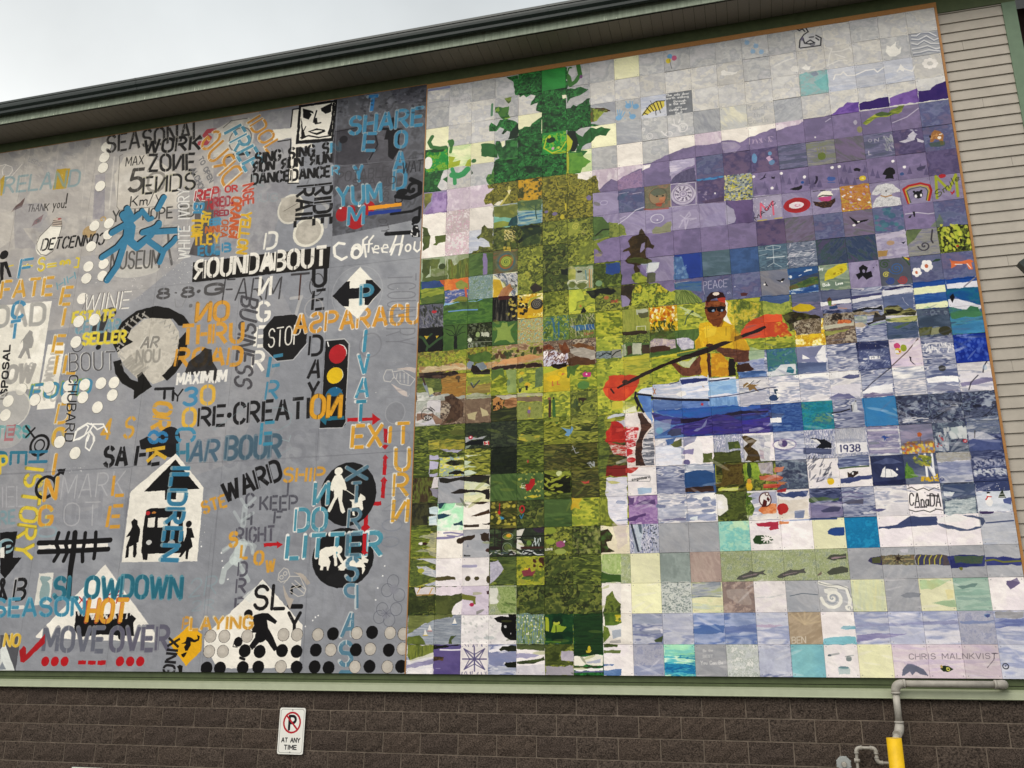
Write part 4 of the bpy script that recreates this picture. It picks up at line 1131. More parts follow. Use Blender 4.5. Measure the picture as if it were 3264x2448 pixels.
T e8ece8 - 25 15090,10818,15323,10805,4,-114 0 1 Bob
T e8ece8 - 25 15521,10807,15753,10794,4,-114 0 1 Love
D a89018 12,0.04,1,0 1535,1020,47,-10,-3,26,-40,7
P 16141c 1633,1023,14,-10,16,11,-6,21,17,-6,1,23,-21,9,-11,-16,-14,13,-8,-20,14,-6
E 8f87a8 16481,10380,45,68
P 16141c 1677,1028,7,-2,-3,4
P 16141c 1689,1018,5,-1,-2,4
S 3c5a34 17182,10193,192,2,32
S 3464a8 17548,10386,253,2.6,29
S d8cc50 17188,10591,114,2,29
S 2c48a0 17307,10829,143,2.6,35
S b03c40 17705,10835,164,2.6,38
L 3c5a34 41 1779,998,13,20,5,12
P d8c020 1782,998,18,10,-4,5,-9,-7
P b83020 1791,999,12,11,-7,1
E eceaec 18613,10450,93,111
E eceaec 18503,10527,93,111
E eceaec 18412,10431,94,111
E eceaec 18465,10294,94,111
E eceaec 18590,10306,93,111
E d0704c 18502,10415,56,74
E eceaec 18252,10645,73,86
E eceaec 18166,10705,73,86
E eceaec 18094,10630,73,86
E eceaec 18135,10523,73,87
E eceaec 18233,10532,73,86
E d0704c 18162,10620,44,58
P 2c4a34 1867,1027,17,-9,16,0,-7,8,-16,2
F d06838,d87040 1928,1021,5,10,24,4,19,1,13,-3,9,7,-8,5,0,22,-6,-1,-10,-19,-24,-3,-21,16,-4,0,3,-19 sx=0.4,sy=0.3
L f0ece8 23 1977,1047,10,18
L f0ece8 27 1940,1045,22,3
F 16489c,1c50a4 1801,1098,102,0,-3,18,-100,2 sx=1,sy=0.3
P e4e8c0 1801,1118,99,-2,0,28,-102,0
F 1c509c,3464a8,14449a 1800,1144,100,-2,0,36,-101,1 sx=0.6,sy=0.1
P e4e8c0 1799,1179,102,-3,-1,22,-101,-1
F 90b888 1819,1196,17,-8,14,11
F 12489c 1903,1098,96,-2,-1,14,-94,6
P dcdce8 1904,1116,96,-4,1,24,-96,-3
F 125c84,14688c,0f5090 1903,1133,98,3,0,61,-56,-21,-19,-13,-27,15 sx=0.6,sy=0.4
P dcdce8 1903,1171,31,2,66,30,0,11,-59,-3,-38,-13
F 4c8a68,3c7c54 1953,1212,14,-13,23,10,8,29,-72,-7,-23,-9
P 14121a 1909,1163,12,-12,4,15,-11,19,-5,-13
L 8c8494 46 1958,1130,41,-33
F 5c6488,6a7090 1494,1095,102,4,0,33,-102,5 sx=1,sy=0.2
P eceaf0 1495,1141,42,-2,59,-3,0,15,-60,1,-40,4
F 9490b0 1496,1156,100,-1,-1,22,-100,-8
P 5c3c28 1519,1132,9,-8,6,10,-4,22,-11,-1
P 6c8c3c 1520,1140,12,-2,-2,20,-11,-2
P 2c4878 1522,1160,26,-4,2,13,-26,1
L c89070 28 1551,1167,28,5
L c89070 28 1530,1156,15,-3
F e0e0e8,eceaf0 1597,1138,51,-4,48,-1,-1,10,-48,6,-50,6 sx=1,sy=0.2
F 3c3c6c,4c5080 1597,1129,100,-5,0,8,-62,4,-39,4
F 282c38,1c2024 1595,1179,23,0,26,-4,19,5,29,-8,1,19,-50,-9,-27,12,-19,-2
F e0e0e8 1698,1119,99,-3,0,17,-66,2,-34,4
F 30306c,28285c 1699,1113,99,-8,-1,7,-80,7
F 5c6c98,6c78a0 1697,1139,99,-4,-5,61,-94,-12 sx=0.8,sy=0.2
L c8c8d8 14 1762,1149,4,16,11,15
F 8c8c50,9c9860,3a3a2c 1697,1184,17,-10,32,3,17,17,19,-6,16,16,-3,14,-100,-9 sx=0.4,sy=0.15
F 1c1c18 1703,1191,23,-3,30,12,-13,6,-38,0
F d0c8b4,8a7860,b8b09c 1594,1192,23,-5,31,6,32,0,5,15,-92,-9
F 4c3c30,b8b0a0,8a7a68,2c241c 1497,1184,102,2,-2,41,-102,5 sx=0.2,sy=0.18
E c0582c 15664,12229,231,110
D d87c40 16,0.03,2,0 1546,1211,42,4,-2,18,-41,-4
F c8c4b0,b0ac98 1496,1228,99,-2,1,11,-100,6 sx=1,sy=0.1
F 8a9040,a8a85c 1497,1250,94,-2,-66,16,-28,3 sx=1,sy=0.1
F a0a49c,8c9c98,c0c0b0 1599,1205,42,0,-3,29,-39,-11 sx=0.3,sy=0.12
F 201c1c,3a3430 1638,1234,20,-5,12,-32,15,12,17,-9,-2,25,-36,4,-20,11
F b0a08c,c0b09c 1600,1230,26,-3,11,14,-13,6,-26,-6
F 8aa888 1643,1242,56,-11,-1,5,-42,9
F a8b060,c0c07c,5c6c48 1701,1222,40,0,58,-2,-2,20,-46,1,-51,-8 sx=0.6,sy=0.1
F 4c5e84,5c6c90,3c5068 1700,1236,98,6,-1,54,-99,2 sx=0.6,sy=0.1
F 5c7448,4c6c5c 1718,1253,58,-11,-10,11,-33,8
F 3c4c64,4c5c74,586880 1800,1224,103,-1,-1,43,-103,-2 sx=0.8,sy=0.4
F 50562c,6c7048,484a28 1800,1266,42,-2,-6,28,-38,4
F 7a8060,8a8c6c 1841,1271,22,-5,0,25,-28,5
E 40402c 18799,12820,200,162
F 3c6488,4c98b4,3c8cc0,5c7c88 1901,1234,102,-8,-4,72,-98,-2 sx=1.2,sy=0.2
F 4c8c60 1903,1223,97,-1,1,18,-95,1
F 3c88bc,4494c8 1903,1270,99,-16,-3,44,-98,-2 sx=1,sy=0.3
F 202a58,282f60 1596,1300,102,0,-2,26,-100,3 sx=0.4,sy=0.4
D d0b080,e8e0e0 24,0.01,1,0 1598,1300,99,1,-2,25,-99,1
F 4a5484,5a6490,3c4674 1596,1330,101,-2,1,72,-103,4 sx=0.2,sy=0.2,ang=-0.7
P ececf0 1634,1353,34,1,0,11,-34,0
T 5c607c - 17 16388,13627,16641,13623,4,-71 0 1 1973
L ececf0 40 1615,1362,10,0
L ececf0 33 1608,1373,7,0
D a8b0cc 70,0.012,4,-0.6 1597,1332,100,-2,-1,68,-101,4 0.7
E d04880 17248,13235,105,106
E 9aa828 17447,13324,99,127
E e0c030 17258,13425,105,113
P ececf0 1717,1339,17,1,-3,11,-14,-2
P c02830 1726,1340,8,2,-4,7
L 5c4440 30 1793,1303,-38,43,-55,48
P 2c2030 1759,1366,6,2,-2,14,12,15,-7,-6,-9,-13
F e0d8e0 1778,1312,19,-5,0,14,-28,12 al=0.8
D eceaf0 60,0.018,4,1.57 1801,1321,101,6,-2,35,-100,-5 0.8
E 44464c 18546,14132,114,110
E 8c90a8 18943,13135,78,210 0.5
F e4e2ea,f0eef2 1802,1445,49,-5,48,5,-1,21,-49,-7,-46,3 sx=1,sy=0.3
F 6c6c8c,8084a0 1804,1483,44,-18,50,14,-6,17,-86,-6 al=0.6,sx=1,sy=0.1
D 4c6cd0,3c5cc4,5878d8 90,0.04,1.6,1.5 1904,1297,98,3,-3,98,-98,-1 0.5
F e8e4ec,dcd8e4 1904,1428,61,12,37,-7,-2,68,-65,-9,-30,-22 sx=1,sy=0.15
F 8a84ac,9a94b8 1902,1469,36,-4,31,-11,30,2,1,14,-33,4,-25,5,-36,1 sx=0.8,sy=0.1
L 3c3c50 38 1975,1437,5,-20,11,-16
L 3a3a4c 32 1925,1495,10,-26,24,-23
E a8c0dc 19827,14207,65,102 0.6
F eceaee 1496,1403,26,-5,73,2,-1,18,-52,3,-45,4 sx=0.05,sy=0.6
F 505888,6c7098 1539,1421,27,-9,28,2,1,11,-37,4 sx=0.8,sy=0.1
F e0dce8,d4d0e0 1494,1460,24,-12,76,-2,-2,49,-43,-10,-54,4 sx=1,sy=0.2
F 7c7ca4,6c6c9c 1495,1489,29,-12,32,5,20,16,-79,1 sx=0.8,sy=0.1
L 50546c 40 1698,1398,-29,22,-34,26,-28,26
F e4e2ea,ecebf0 1597,1478,30,-15,69,-9,-1,31,-64,3,-31,-6 sx=0.6,sy=0.1
F 80789c 1599,1492,32,-11,46,10,16,-2,0,10,-91,-3 sx=0.5,sy=0.1
F 2a7cc0,2e84c8,3888c4 1596,1499,101,0,-1,100,-99,-1 sx=1.4,sy=1
L 1c1c2c 40 1496,1545,28,-2,30,-8
P 1c1c2c 1557,1521,10,2,0,16,-11,5
L 3c4050 40 1564,1525,11,-17
F dfe0e4 1559,1511,16,-3,6,32,9,6,-28,0 al=0.8
F e8e6ea 1496,1547,18,2,-16,3
L 2c3044 38 1806,1586,46,-28,23,-15
L e0e0e4 19 1863,1542,23,3
L 2c3044 28 1997,1551,-26,25,-27,22
D d8d8e0 14,0.02,7,0 1714,1569,79,6,0,20,-81,-2
E 20243c 19417,15506,129,60
F 7c8498,5c6888,a8acb8 1904,1592,97,-4,-2,56,-97,4 sx=0.4,sy=0.06
F b8bac8,a0a4b8 1904,1635,41,3,49,26,-52,-3,-38,1 sx=0.1,sy=0.1
F 404e84,4c588c 1904,1662,92,5,-2,33,-89,-2
L 4c4c50 31 1925,1633,-4,23
P eceaf0 1497,1649,98,2,0,34,-100,1
T 34386c - 42 15097,16817,15718,16817,13,-238 1 1 1938
F c8c8d0,b0b2c0 1500,1601,96,-1,-2,51,-96,1 sx=0.06,sy=0.4,al=0.7
F e4e0ea,8c88b0,b0a8c8 1600,1600,96,1,-2,92,-94,2 sx=0.7,sy=0.08
P 2c50a0 1653,1630,2,7,15,1,-14,3,1,10,-3,-6,-5,6,2,-10,-11,-3
F 8c90a4 1598,1651,31,2,7,7,-30,3
P c06028 1753,1631,8,-4,6,7,-3,9,-11,-1
L 6c5c50 19 1760,1643,-1,24
D c08028,d8b83c,d06c30,e8d060 90,0.045,1.3,1.4 1700,1670,20,-12,81,1,-2,40,-99,0
F 5c5060 1704,1660,91,-8,2,14,-94,4 al=0.5
D b8c4c8,d0d4d8 30,0.07,2.4,1.57 1832,1618,70,-3,-4,43,-64,-4 0.8
D c8ccd4 20,0.05,4,1.4 1804,1633,42,-5,-5,67,-42,-3 0.6
E c04050 18915,16651,70,66
E e8c0c8 18921,16651,23,23
D b84850 8,0.03,1.6,1 1809,1640,29,1,-6,50,-29,-5
P e8e8ec 1749,1700,20,24,17,27,8,33,-8,-1,-8,-32,-15,-27
L ececf0 69 1767,1701,-1,75
L ececf0 62 1788,1702,-1,79
L d8d8dc 38 1748,1701,25,43,13,33
D 7c8c34,98a43c,6c7c30,c0b040 60,0.04,1.8,0.6 1729,1709,24,-6,35,9,-10,32,-32,-5,-13,-14
F 5c8c34,6f9c3c,487430 1709,1724,7,17,8,7,7,17,10,10,-41,4,2,-32 sx=0.12,sy=0.12
D e0b828,d8a820 50,0.04,1,0 1748,1775,51,-4,0,23,-53,-2
P ecebee 1624,1771,10,-27,9,-8,2,8,10,2,9,2,15,18,-8,6,-25,2
L 505470 13 1644,1737,-4,37
L 9a9cae 9 1658,1748,2,23
P e8e8ec 1674,1751,4,-9,5,9
F 8c98c8,5c6898 1606,1722,44,-14,32,11,15,8,-61,3 al=0.6
F 505c8c,9aa4c4,5c6894 1499,1696,98,-1,-3,37,-97,5 sx=1,sy=0.1
L 4c6440 45 1503,1737,40,-3,50,-1
P 16161e 1523,1752,9,5,10,-8,17,0,-2,7,-10,5,-7,11,-19,-1,10,-9
E f0eef0 15415,17541,31,27
F b0b0b8,a8a49c,b8b8bc 1800,1699,100,1,1,27,-101,2 sx=0.2,sy=0.05
F 8890b8,949cc0 1801,1732,102,-1,-3,45,-101,2 al=0.5
D c8c8d8,b0b4cc 60,0.03,1.6,1.57 1903,1731,99,-5,-2,26,-97,5 0.6
D d0d0dc,c0c4d4 60,0.03,1.6,0.6 1903,1760,96,-2,-2,26,-95,2 0.7
F 5c6a2c,8a9a34,485426 -1,1892,79,-1,-3,25,-34,7,39,6,-4,9,-38,3,46,19,-61,-2,47,19,4,13,-50,1,-20,4 sx=0.5,sy=0.08
F e4dce4,ece4ea 37,1917,61,-11,3,88,-27,-6,-4,-11,-54,-3,65,-14,-20,-8,15,-23,-43,-7 sx=1,sy=0.1,al=0.5
E e8e0e0 400,19449,92,51
E 3c1c1c 553,19453,92,51
L 8c86b0 89 103,1927,34,0,30,-3
L 8c86b0 52 127,1909,28,-1,34,6,11,1
L 8c86b0 44 140,1918,38,5,22,-5
E 3c2c20 1896,19394,135,107
P 3c2c20 193,1927,52,-9,-1,10,-13,9,-30,3
E 3c2c20 2818,19278,148,160
P 3c2c20 264,1917,33,-3,2,30,-20,-7
E 4a2c24 2980,19754,132,71
P 4a2c24 294,1969,26,-1,2,10,-28,3
P 8c90a0 213,1963,4,-13,5,13
T 181818 - 22 2050,19942,2281,19948,-1,-42 0 1 Simone
P 4a3c34 201,1882,59,-1,0,10,-53,0
F 2c1c1c,2c3824,4a5a38 299,1898,99,1,0,95,-98,1 sx=0.4,sy=0.12
L 241c20 33 345,1899,1,96
L 241c20 33 319,1899,1,67
R b8c0a0 3672,19278,190,120,18
E 7c8c34 3672,19285,161,85
E dca428 3708,19251,95,71
R 98a890 3656,19673,168,162,18
E 5c6c3c 3667,19673,131,133
D d8d8d4,4c5c68 40,0.015,5,0 300,1976,98,1,0,17,-98,0
P d8d4cc 400,1908,29,-6,-14,31,-15,4
P e0dcd4 400,1940,18,4,11,18,-14,14,-15,-4
L 1c2018 43 400,1930,122,0
L 4a2c24 78 418,1970,76,1
F 3a2c40 458,1900,40,-1,-1,19,-32,-2
D e0e4e8,c8d4d8 10,0.02,6,1.57 454,1935,33,1,-1,31,-32,-1
E 6c8c3c 4452,19537,94,91
D 181c20,d0d4d8 40,0.02,6,0 400,1979,99,-1,0,19,-99,-1
E 8c9c34 5225,19121,214,119
E 98a834 5223,19506,178,104
E 98a450 5574,19862,205,103
P a0507c 542,1955,16,-5,14,2,3,17,-17,5,-15,-5
E f0e8f0 5719,19527,35,35
P 2c1c20 575,1950,10,2,-10,5
T e8e4e0 - 21 5035,19813,5291,19803,0,-62 0 1 LOVE
D a0a45c,8a8c50,2c3020 110,0.05,1.4,1.57 599,1897,100,0,1,100,-101,1 0.6
F 3a2c20,4a6a30 699,1918,27,-3,14,21,-8,17,-14,7,7,17,23,14,-51,4 sx=0.3,sy=0.3
F 6c7c34,4c5a2c,8a9440 0,1997,33,8,65,12,0,14,-72,-8,35,22,40,22,-1,10,-72,20,-24,0 sx=0.4,sy=0.15
F b8bcc8,d0d0d4,a0a8b8 26,2026,38,1,36,15,1,25,-36,-8,-27,-18 sx=0.5,sy=0.15
E b0b03c 435,20427,129,85
F ccccd6,bec0cc 21,1999,78,1,1,21,-37,-12 sx=0.5,sy=0.2
F b8bccc 47,2094,54,-13,1,17
F 50482c,5c5430 101,2067,58,-3,15,8,0,5,-73,1
L a8a4c4 94 203,2030,29,1,19,-1
E 50482c 2215,20742,103,91
E 50482c 2546,20738,95,69
E 50482c 2975,20780,73,131
F c4c0d0,a8a4b8,b8b4c8 302,2018,37,-9,18,28,-14,20,-25,28,-15,10 sx=0.15,sy=0.15
F 485a2c,5c6c34,38481f 328,2001,70,-1,1,97,-70,-1,-8,-15,36,-30 sx=0.5,sy=0.12
F 98983a,a8a82c,5c6c2c 400,2003,99,1,1,92,-98,0 sx=0.25,sy=0.25
P 8c3c48 418,2050,18,-1,11,-10,7,14,13,-3,-9,20,-18,3,-14,-4
P e0b828 427,2045,13,4,2,-7,-8,-2
E 4c6c34 4398,20757,214,62
D 4a2420 10,0.06,1.5,0.5 458,2004,41,1,0,35,-38,-1
F b4c488,98b068,c8d098 698,2000,71,-2,-2,71,-38,-4,-27,-11 sx=0.2,sy=0.25
F 34501f,3c5c28 699,2058,23,10,45,3,-1,25,-68,0 sx=0.4,sy=0.2
F e8e0e4,e0d8dc 19,2101,83,-1,1,26,-73,6 sx=1,sy=0.3
L d89c30 29 33,2122,11,-21
L d89c30 29 77,2129,12,-24
L a87c30 36 30,2129,64,-1
F 383c1c,4c5226,2c3018 3,2132,100,1,0,52,-97,6 sx=0.2,sy=0.2,al=0.5
F dcd0dc 102,2102,99,-2,0,24,-40,10,-58,-4 sx=0.1,sy=0.6
F 485028,5a6230 103,2133,58,-1,40,-4,1,20,-29,14,-7,34,-61,1 sx=0.3,sy=0.2
F e8e2e6 202,2148,-26,10,-7,14,-5,26,37,0
P 7c8034 201,2128,15,2,37,7,-2,12,2,14,-9,0,-2,-12,-40,-6
E c02858 2380,21646,84,65
P 50303c 291,2119,9,-2,0,15,-7,-3
P 50303c 297,2172,4,-2,0,10
F dcdcd4,e8e6e0 303,2108,37,-2,-11,34,11,20,-36,3
F 8ca05c,a4b474,708848 329,2105,70,-2,0,92,-51,1,-19,-29,14,-27 sx=0.15,sy=0.1,ang=0.7
P ece6e4 700,2098,66,-1,-2,71,-17,-16,-12,-29,-21,22,-4,26,-11,6
F 5a6a2c,788834,3c4a24 714,2145,21,-22,9,22,20,23,-1,30,-63,1,10,-25 sx=0.25,sy=0.25
F 6c7440,7c8448 2,2200,168,-1,-4,9,-66,8,-3,15,-30,-5,-40,24,-24,14 sx=0.5,sy=0.1
F 8c94a4,9ca4b2,b4b8c2 104,2216,95,-16,2,98,-196,3,0,-34,62,-37 sx=0.7,sy=0.04
F 5c6a30,6f7c34 2,2274,44,-4,23,21,1,10,-67,0
F 4c5a30 154,2298,7,-26,25,-1,-18,17,1,11
P ece8e4 68,2246,9,21,-16,0
L e0c040 28 60,2269,17,0
P ece8e4 84,2231,9,21,-16,0
L d08080 28 77,2254,16,0
P ece8e4 176,2209,8,21,-15,0
L 4c70a8 28 168,2232,16,0
D c8c8c8,b8bcbc,d8d8d8 80,0.03,1.4,0.6 199,2203,120,1,25,54,-17,36,-126,0 0.5
P 0e0c0e 319,2212,25,-8,29,4,-2,-9,28,-1,1,88,-20,0,-21,-11,-15,-24,2,-23,-16,-5
E b8b8bc 3604,22403,50,47
E c8c8cc 3800,22640,18,23
E b0b8bc 3019,22778,200,60 0.7
E b8bcc0 2570,22777,101,60 0.5
F 4c6c3c,8ca48c,5c7ca0,98a848,3c5c44 401,2198,98,1,1,99,-99,0 sx=0.07,sy=0.5
D e8e8d8,d8d8a0 60,0.025,1,0 403,2201,95,1,-1,89,-94,0
F 163c24,1c4a28,24542c 501,2199,97,-1,0,100,-97,0 sx=0.5,sy=0.3
P a8b42c 502,2209,10,2,4,47,-14,-3
P 98b030 534,2216,21,-3,0,26,22,3,-16,17,-41,1,7,-18
E 163420 5445,22224,194,132
E b8c040 5410,22289,118,66
E 163420 5410,22230,83,46
L 102c1c 27 539,2239,1,39
E 103020 5439,22799,206,157
L 5c8a2c 47 502,2291,52,2
F 1a3c1c,224820,16341a 602,2200,98,-1,-1,134,-99,4 sx=0.9,sy=0.09
F 6c8a30,4c6a28 702,2197,61,1,-1,32,-21,10,-33,0 sx=0.2,sy=0.2
D c8b820,d8c83c 14,0.04,1.3,0 742,2204,21,0,0,23,-21,0
F ecebec 711,2240,51,-2,0,18,-31,3
F 6c8430,8a9a3c 701,2240,17,6,9,23,-17,19,-10,7 sx=0.2,sy=0.3
F b8c0d0 731,2256,31,-3,-1,22,-27,7
F b8b4b4 723,2288,38,-3,-1,10,-37,1
E ccb828 6524,23140,54,97
P ccb828 642,2320,20,-1,-7,8,-11,0
F 5c6a2c,8a9438,6f7a30 3,2303,98,0,-1,38,-43,7,-39,10,-14,-20 sx=0.1,sy=0.8
F e8e4e8 5,2355,95,-27,2,73,-99,1 bg=0,al=0.8
F 8c88b0,a09cbc 2,2369,99,-21,0,17,-51,10,-48,7 sx=1,sy=0.1
F 181818 101,2303,99,-2,-46,10,-53,4
F 5c548c 154,2308,48,-5,0,8,-44,5
L e8e4f0 49 125,2318,41,1,34,-1
F 282018,6a5030 102,2341,37,0,-3,14,-33,3
L b0acd0 14 111,2381,16,0
L 6c6490 45 251,2349,43,0
L 6c6490 45 251,2349,36,33
L 6c6490 45 251,2349,1,40
L 6c6490 45 251,2349,-35,33
L 6c6490 45 251,2349,-43,0
L 6c6490 45 251,2349,-36,-33
L 6c6490 45 251,2349,-1,-40
L 6c6490 45 251,2349,35,-33
L 5a5484 27 289,2384,-36,-18,-2,-17,18,2,20,33
L 5a5484 28 214,2384,19,-33,18,-2,-1,17,-36,18
L 5a5484 28 212,2314,37,19,2,16,-18,-1,-21,-34
L 5a5484 28 288,2314,-19,34,-18,1,1,-16,36,-19
D 5a5484 16,0.012,6,1.57 205,2299,92,0,0,9,-92,0
D 5a5484 16,0.012,6,1.57 204,2391,94,-1,0,10,-94,1
F 1c2014,2c3020 338,2318,14,-12,48,-2,0,18,-55,1
P 1c2014 358,2367,5,-8,37,-2,0,19,-33,1
F 8c90b4,7c84ac 303,2331,97,-7,0,33,-41,3,-31,13,-25,-6 sx=1,sy=0.1
L e8e8f0 31 321,2381,14,0
F e0dde6 302,2318,36,0,7,6,-42,4
F 485430,5a6638 401,2299,98,0,0,22,-35,-4,-49,1,-14,-4 sx=0.3,sy=0.08
F a8a4c4,9c98bc 401,2331,63,-2,17,6,-31,9,-49,1 sx=1,sy=0.2
F 2c3420,4c5a30 402,2357,31,-4,35,-3,31,-10,0,13,-38,10,-59,2 sx=0.4,sy=0.1
F ccc8d4,d4d0d8 402,2370,98,-4,0,34,-98,1
F 485428,5c682c,3c4820 501,2303,97,-4,-44,25,-4,26,47,12,0,5,-97,2 sx=0.3,sy=0.2
F b8b0c4,c4bccc 557,2322,41,0,0,34,-38,-3,-6,-16
F b0aab8 502,2371,95,-2,2,30,-97,1 sx=1,sy=0.2
F ece8dc,e4e0d8 600,2338,99,-3,-1,33,-99,1 bg=0
L 3c4428 53 602,2374,46,1,27,-4
L 6c68a0 46 602,2389,94,-2
F a0a8cc 641,2356,51,-8,-4,11,-40,3 al=0.7
F ece8ea 599,2377,99,-1,0,8,-99,1
F 4c5c28 701,2299,49,2,-2,8,-45,0
F 6c7c44 701,2319,55,0,0,9,-55,2
F 5078b4,4870ac 700,2362,33,1,-2,5,-31,0
F 5c80b8,6c8cc0 699,2382,59,-3,-1,20,-58,1 sx=0.4,sy=0.2
L 98a2c4 119 764,1820,21,3
F 5c4478,6c5088 797,1802,26,5,-6,21,-20,4
F 5c4478,664c84 829,1827,31,-11,35,0,-2,17,-61,2
F 5c4078 797,1879,22,-9,40,-8,-1,8,-39,16,-22,1
F a8acc4,b8bcd0 898,1845,93,-8,-3,51,-92,-3 sx=1,sy=0.15,al=0.6
F 7c84a8 897,1832,29,5,-1,10,-29,-4
F 7c84a8 972,1833,19,-8,0,10
F 7c7ca0 896,1887,47,-1,49,-4,0,10,-96,-1
E 8c96b8 10145,18217,228,55
E 8c96b8 10658,18214,143,86
E 8c96b8 10988,18368,206,101
E 8c96b8 10570,18429,136,62
E 8c96b8 11091,18519,149,62
E 8c96b8 10691,18620,225,62
F 98a0c0,8c96b8 995,1869,39,5,61,0,-2,21,-97,-3 sx=1,sy=0.2
F d8e0e8 1008,1883,26,-3,-2,13,-25,-1
F 48541f,5c6828,38401c 1095,1802,98,-1,-1,94,-91,-3,5,-12,27,-14,-5,-43,-29,-15 sx=0.25,sy=0.15
F ece8e8 1096,1806,25,3,14,14,0,39,-29,18,-13,-8,4,-38 bg=0,al=0.9
F 5c7c28,48641f,8aa048 1196,1806,29,2,-23,10,29,7,-22,9,13,28,-9,22,-19,7 sx=0.25,sy=0.2
F 9ca0c0 1214,1807,81,-2,-3,40,-76,-3 al=0.7,sx=1,sy=0.2
F e08850,d87840,e8a070 1232,1866,20,-17,40,-2,-1,32,-42,3 sx=0.4,sy=0.3
F ece6dc 1194,1884,96,-7,0,23,-93,-1 bg=0,al=0.5
E ece8e8 12575,18314,190,230
R 501c1c 12575,18314,190,230,33
P 5c2020 1253,1828,11,8,-5,19,-15,0,5,-15
P 5c2020 1267,1821,6,10,-4,9,-7,-11
E ece8e8 12647,18132,80,69
R 501c1c 12647,18125,58,54,26
F 3c4c84,4c5c90 1297,1811,99,-4,-5,19,-43,2,-50,-10 sx=0.6,sy=0.1
F e8ded4,f0e8e0 1297,1830,50,6,47,-4,-2,66,-97,1 sx=0.6,sy=0.3
E c02828 13118,18630,180,175
E c02828 13044,18742,87,99
P 7c88ac 1348,1872,32,-1,-6,26,-28,-2
F 5c7450,4c6444 1396,1834,45,-4,49,6,-1,7,-92,2 sx=0.6,sy=0.08
F 8c84b0,9c90b8 1396,1849,103,-3,-3,50,-100,4 sx=0.8,sy=0.12,al=0.8
F 4c4c74 1430,1875,43,-13,21,6,-8,11,-50,0
L 6c6890 44 1497,1819,30,-3,38,8
L 6c6890 44 1495,1834,30,-3,39,7
L 6c6890 43 1493,1853,31,-3,38,7
F 5c5c74 1502,1851,29,-10,32,2,-1,15,-46,0
L 40588c 44 1395,1902,82,0
L b8bce0 22 1306,1903,86,1
L 7c94c8 29 1331,1904,64,-1
F c8b8c0,d8c8c4 740,1895,51,2,2,66,-32,23 bg=0,al=0.5
F 8c94a4,9ca4b4 805,1899,7,1,17,93,-10,2
L 3c4454 70 808,1901,21,91
F b4c0cc 814,1900,31,1,-7,91,-7,0 al=0.7
D 404858 60,0.02,1.3,0.3 845,1903,51,-3,-4,93,-54,-1
P 5c6c7c 830,1900,12,1,0,33,-7,-8
P b82c48 1222,1911,11,-2,62,-3,-1,15,-1,10,-26,4,-6,-7,7,-6,-40,-1
P e09060 1297,1905,30,3,-2,7,-29,1
P 2c4c24 1207,1964,12,-13,25,-1,22,4,7,13,-16,6,14,4,-43,3,-16,-3
L f0e8ea 44 1253,1962,16,0
L f0e8ea 44 1253,1962,12,9
L f0e8ea 44 1253,1962,1,13
L f0e8ea 44 1253,1962,-10,11
L f0e8ea 44 1253,1962,-16,4
L f0e8ea 44 1253,1962,-16,-5
L f0e8ea 44 1253,1962,-8,-11
L f0e8ea 44 1253,1962,3,-12
L f0e8ea 44 1253,1962,13,-8
P 284c94 1445,1945,11,-10,18,-4,24,1,-2,26,-32,0,-17,-6
P 5c5c58 1146,2092,11,-10,30,-13,6,-5,8,5,18,1,22,-6,-5,8,8,8,-22,-2,-11,7,-25,4,-19,5,-16,1
P 98848c 1164,2084,52,-10,-4,5,-44,9 0.8
P 5c5c58 1276,2088,11,-10,28,-12,5,-5,8,5,17,1,20,-6,-4,8,6,7,-20,-1,-10,6,-24,3,-17,6,-15,1
P 98848c 1293,2080,48,-9,-4,4,-41,9 0.8
P 54584c 1433,2033,15,-13,47,-2,0,16,-28,1,-10,4
P 54584c 1431,2076,20,-14,28,-5,19,6,-1,13,-34,6,-24,3
P a08890 1447,2029,47,-5,0,3,-44,6
P 7c6c64 1401,2081,15,-9,-1,11,-11,3
F c8ccc8,b8bcbc 903,2098,93,0,-1,97,-94,0 sx=0.1,sy=0.1
D 6c7c7c,7c8888 220,0.011,4,0 903,2098,93,0,-1,97,-94,0 0.7
D 6c7c7c 120,0.011,3,1.57 903,2098,93,0,-1,97,-94,0 0.7
F 9ca4b4,b8bcc0,b0b890 1000,2101,96,-2,1,44,-100,10 sx=0.7,sy=0.1
L 58687c 22 1020,2147,26,-1,47,3
F c8ccd0 1197,2152,54,-3,47,-6,-47,12 al=0.6
L 4c5c6c 18 1311,2149,39,-8,47,5
F b8aca8,a8988f 1113,2125,68,0,8,52,-47,-7,-27,-19 al=0.6
F 5878b4,5070b0 1000,2243,98,-5,-1,25,-58,4,-40,-4 sx=1,sy=0.4
F 6c80bc,7c8cc4 1098,2245,100,-7,0,25,-98,0 sx=1.2,sy=0.15,al=0.8
F b8a0c0 1200,2240,44,-3,42,4,-49,7,-36,-2 al=0.7
F 9ca4bc 800,2203,97,19,0,11,-98,2 al=0.7,sx=0.6,sy=0.1
F 8c94b0 799,2255,93,-2,4,13,-94,0 al=0.7
F 4c5c38 870,2288,14,-9,13,-2,-1,16,-20,0
L d0bc9c 56 1349,2238,-39,-31 0.6
L d0bc9c 56 1349,2238,-18,-34 0.6
L d0bc9c 56 1349,2238,3,-38 0.6
L d0bc9c 56 1349,2238,24,-34 0.6
L d0bc9c 56 1349,2238,44,-27 0.6
L d0bc9c 56 1349,2238,49,-9 0.6
T e0d8cc - 28 13060,22971,13475,22954,9,-193 0 0.8 BEN
F 78b0c4,84b8cc 1454,2250,11,-6,37,0,-1,10,-31,1
F 7cbccc,84c0d0 1403,2283,31,-6,66,1,0,23,-98,1 sx=1,sy=0.3
F ece8e4 1401,2101,98,0,0,100,-102,-1 bg=0,al=0.15
S eceae4 14423,21570,377,1.6,103
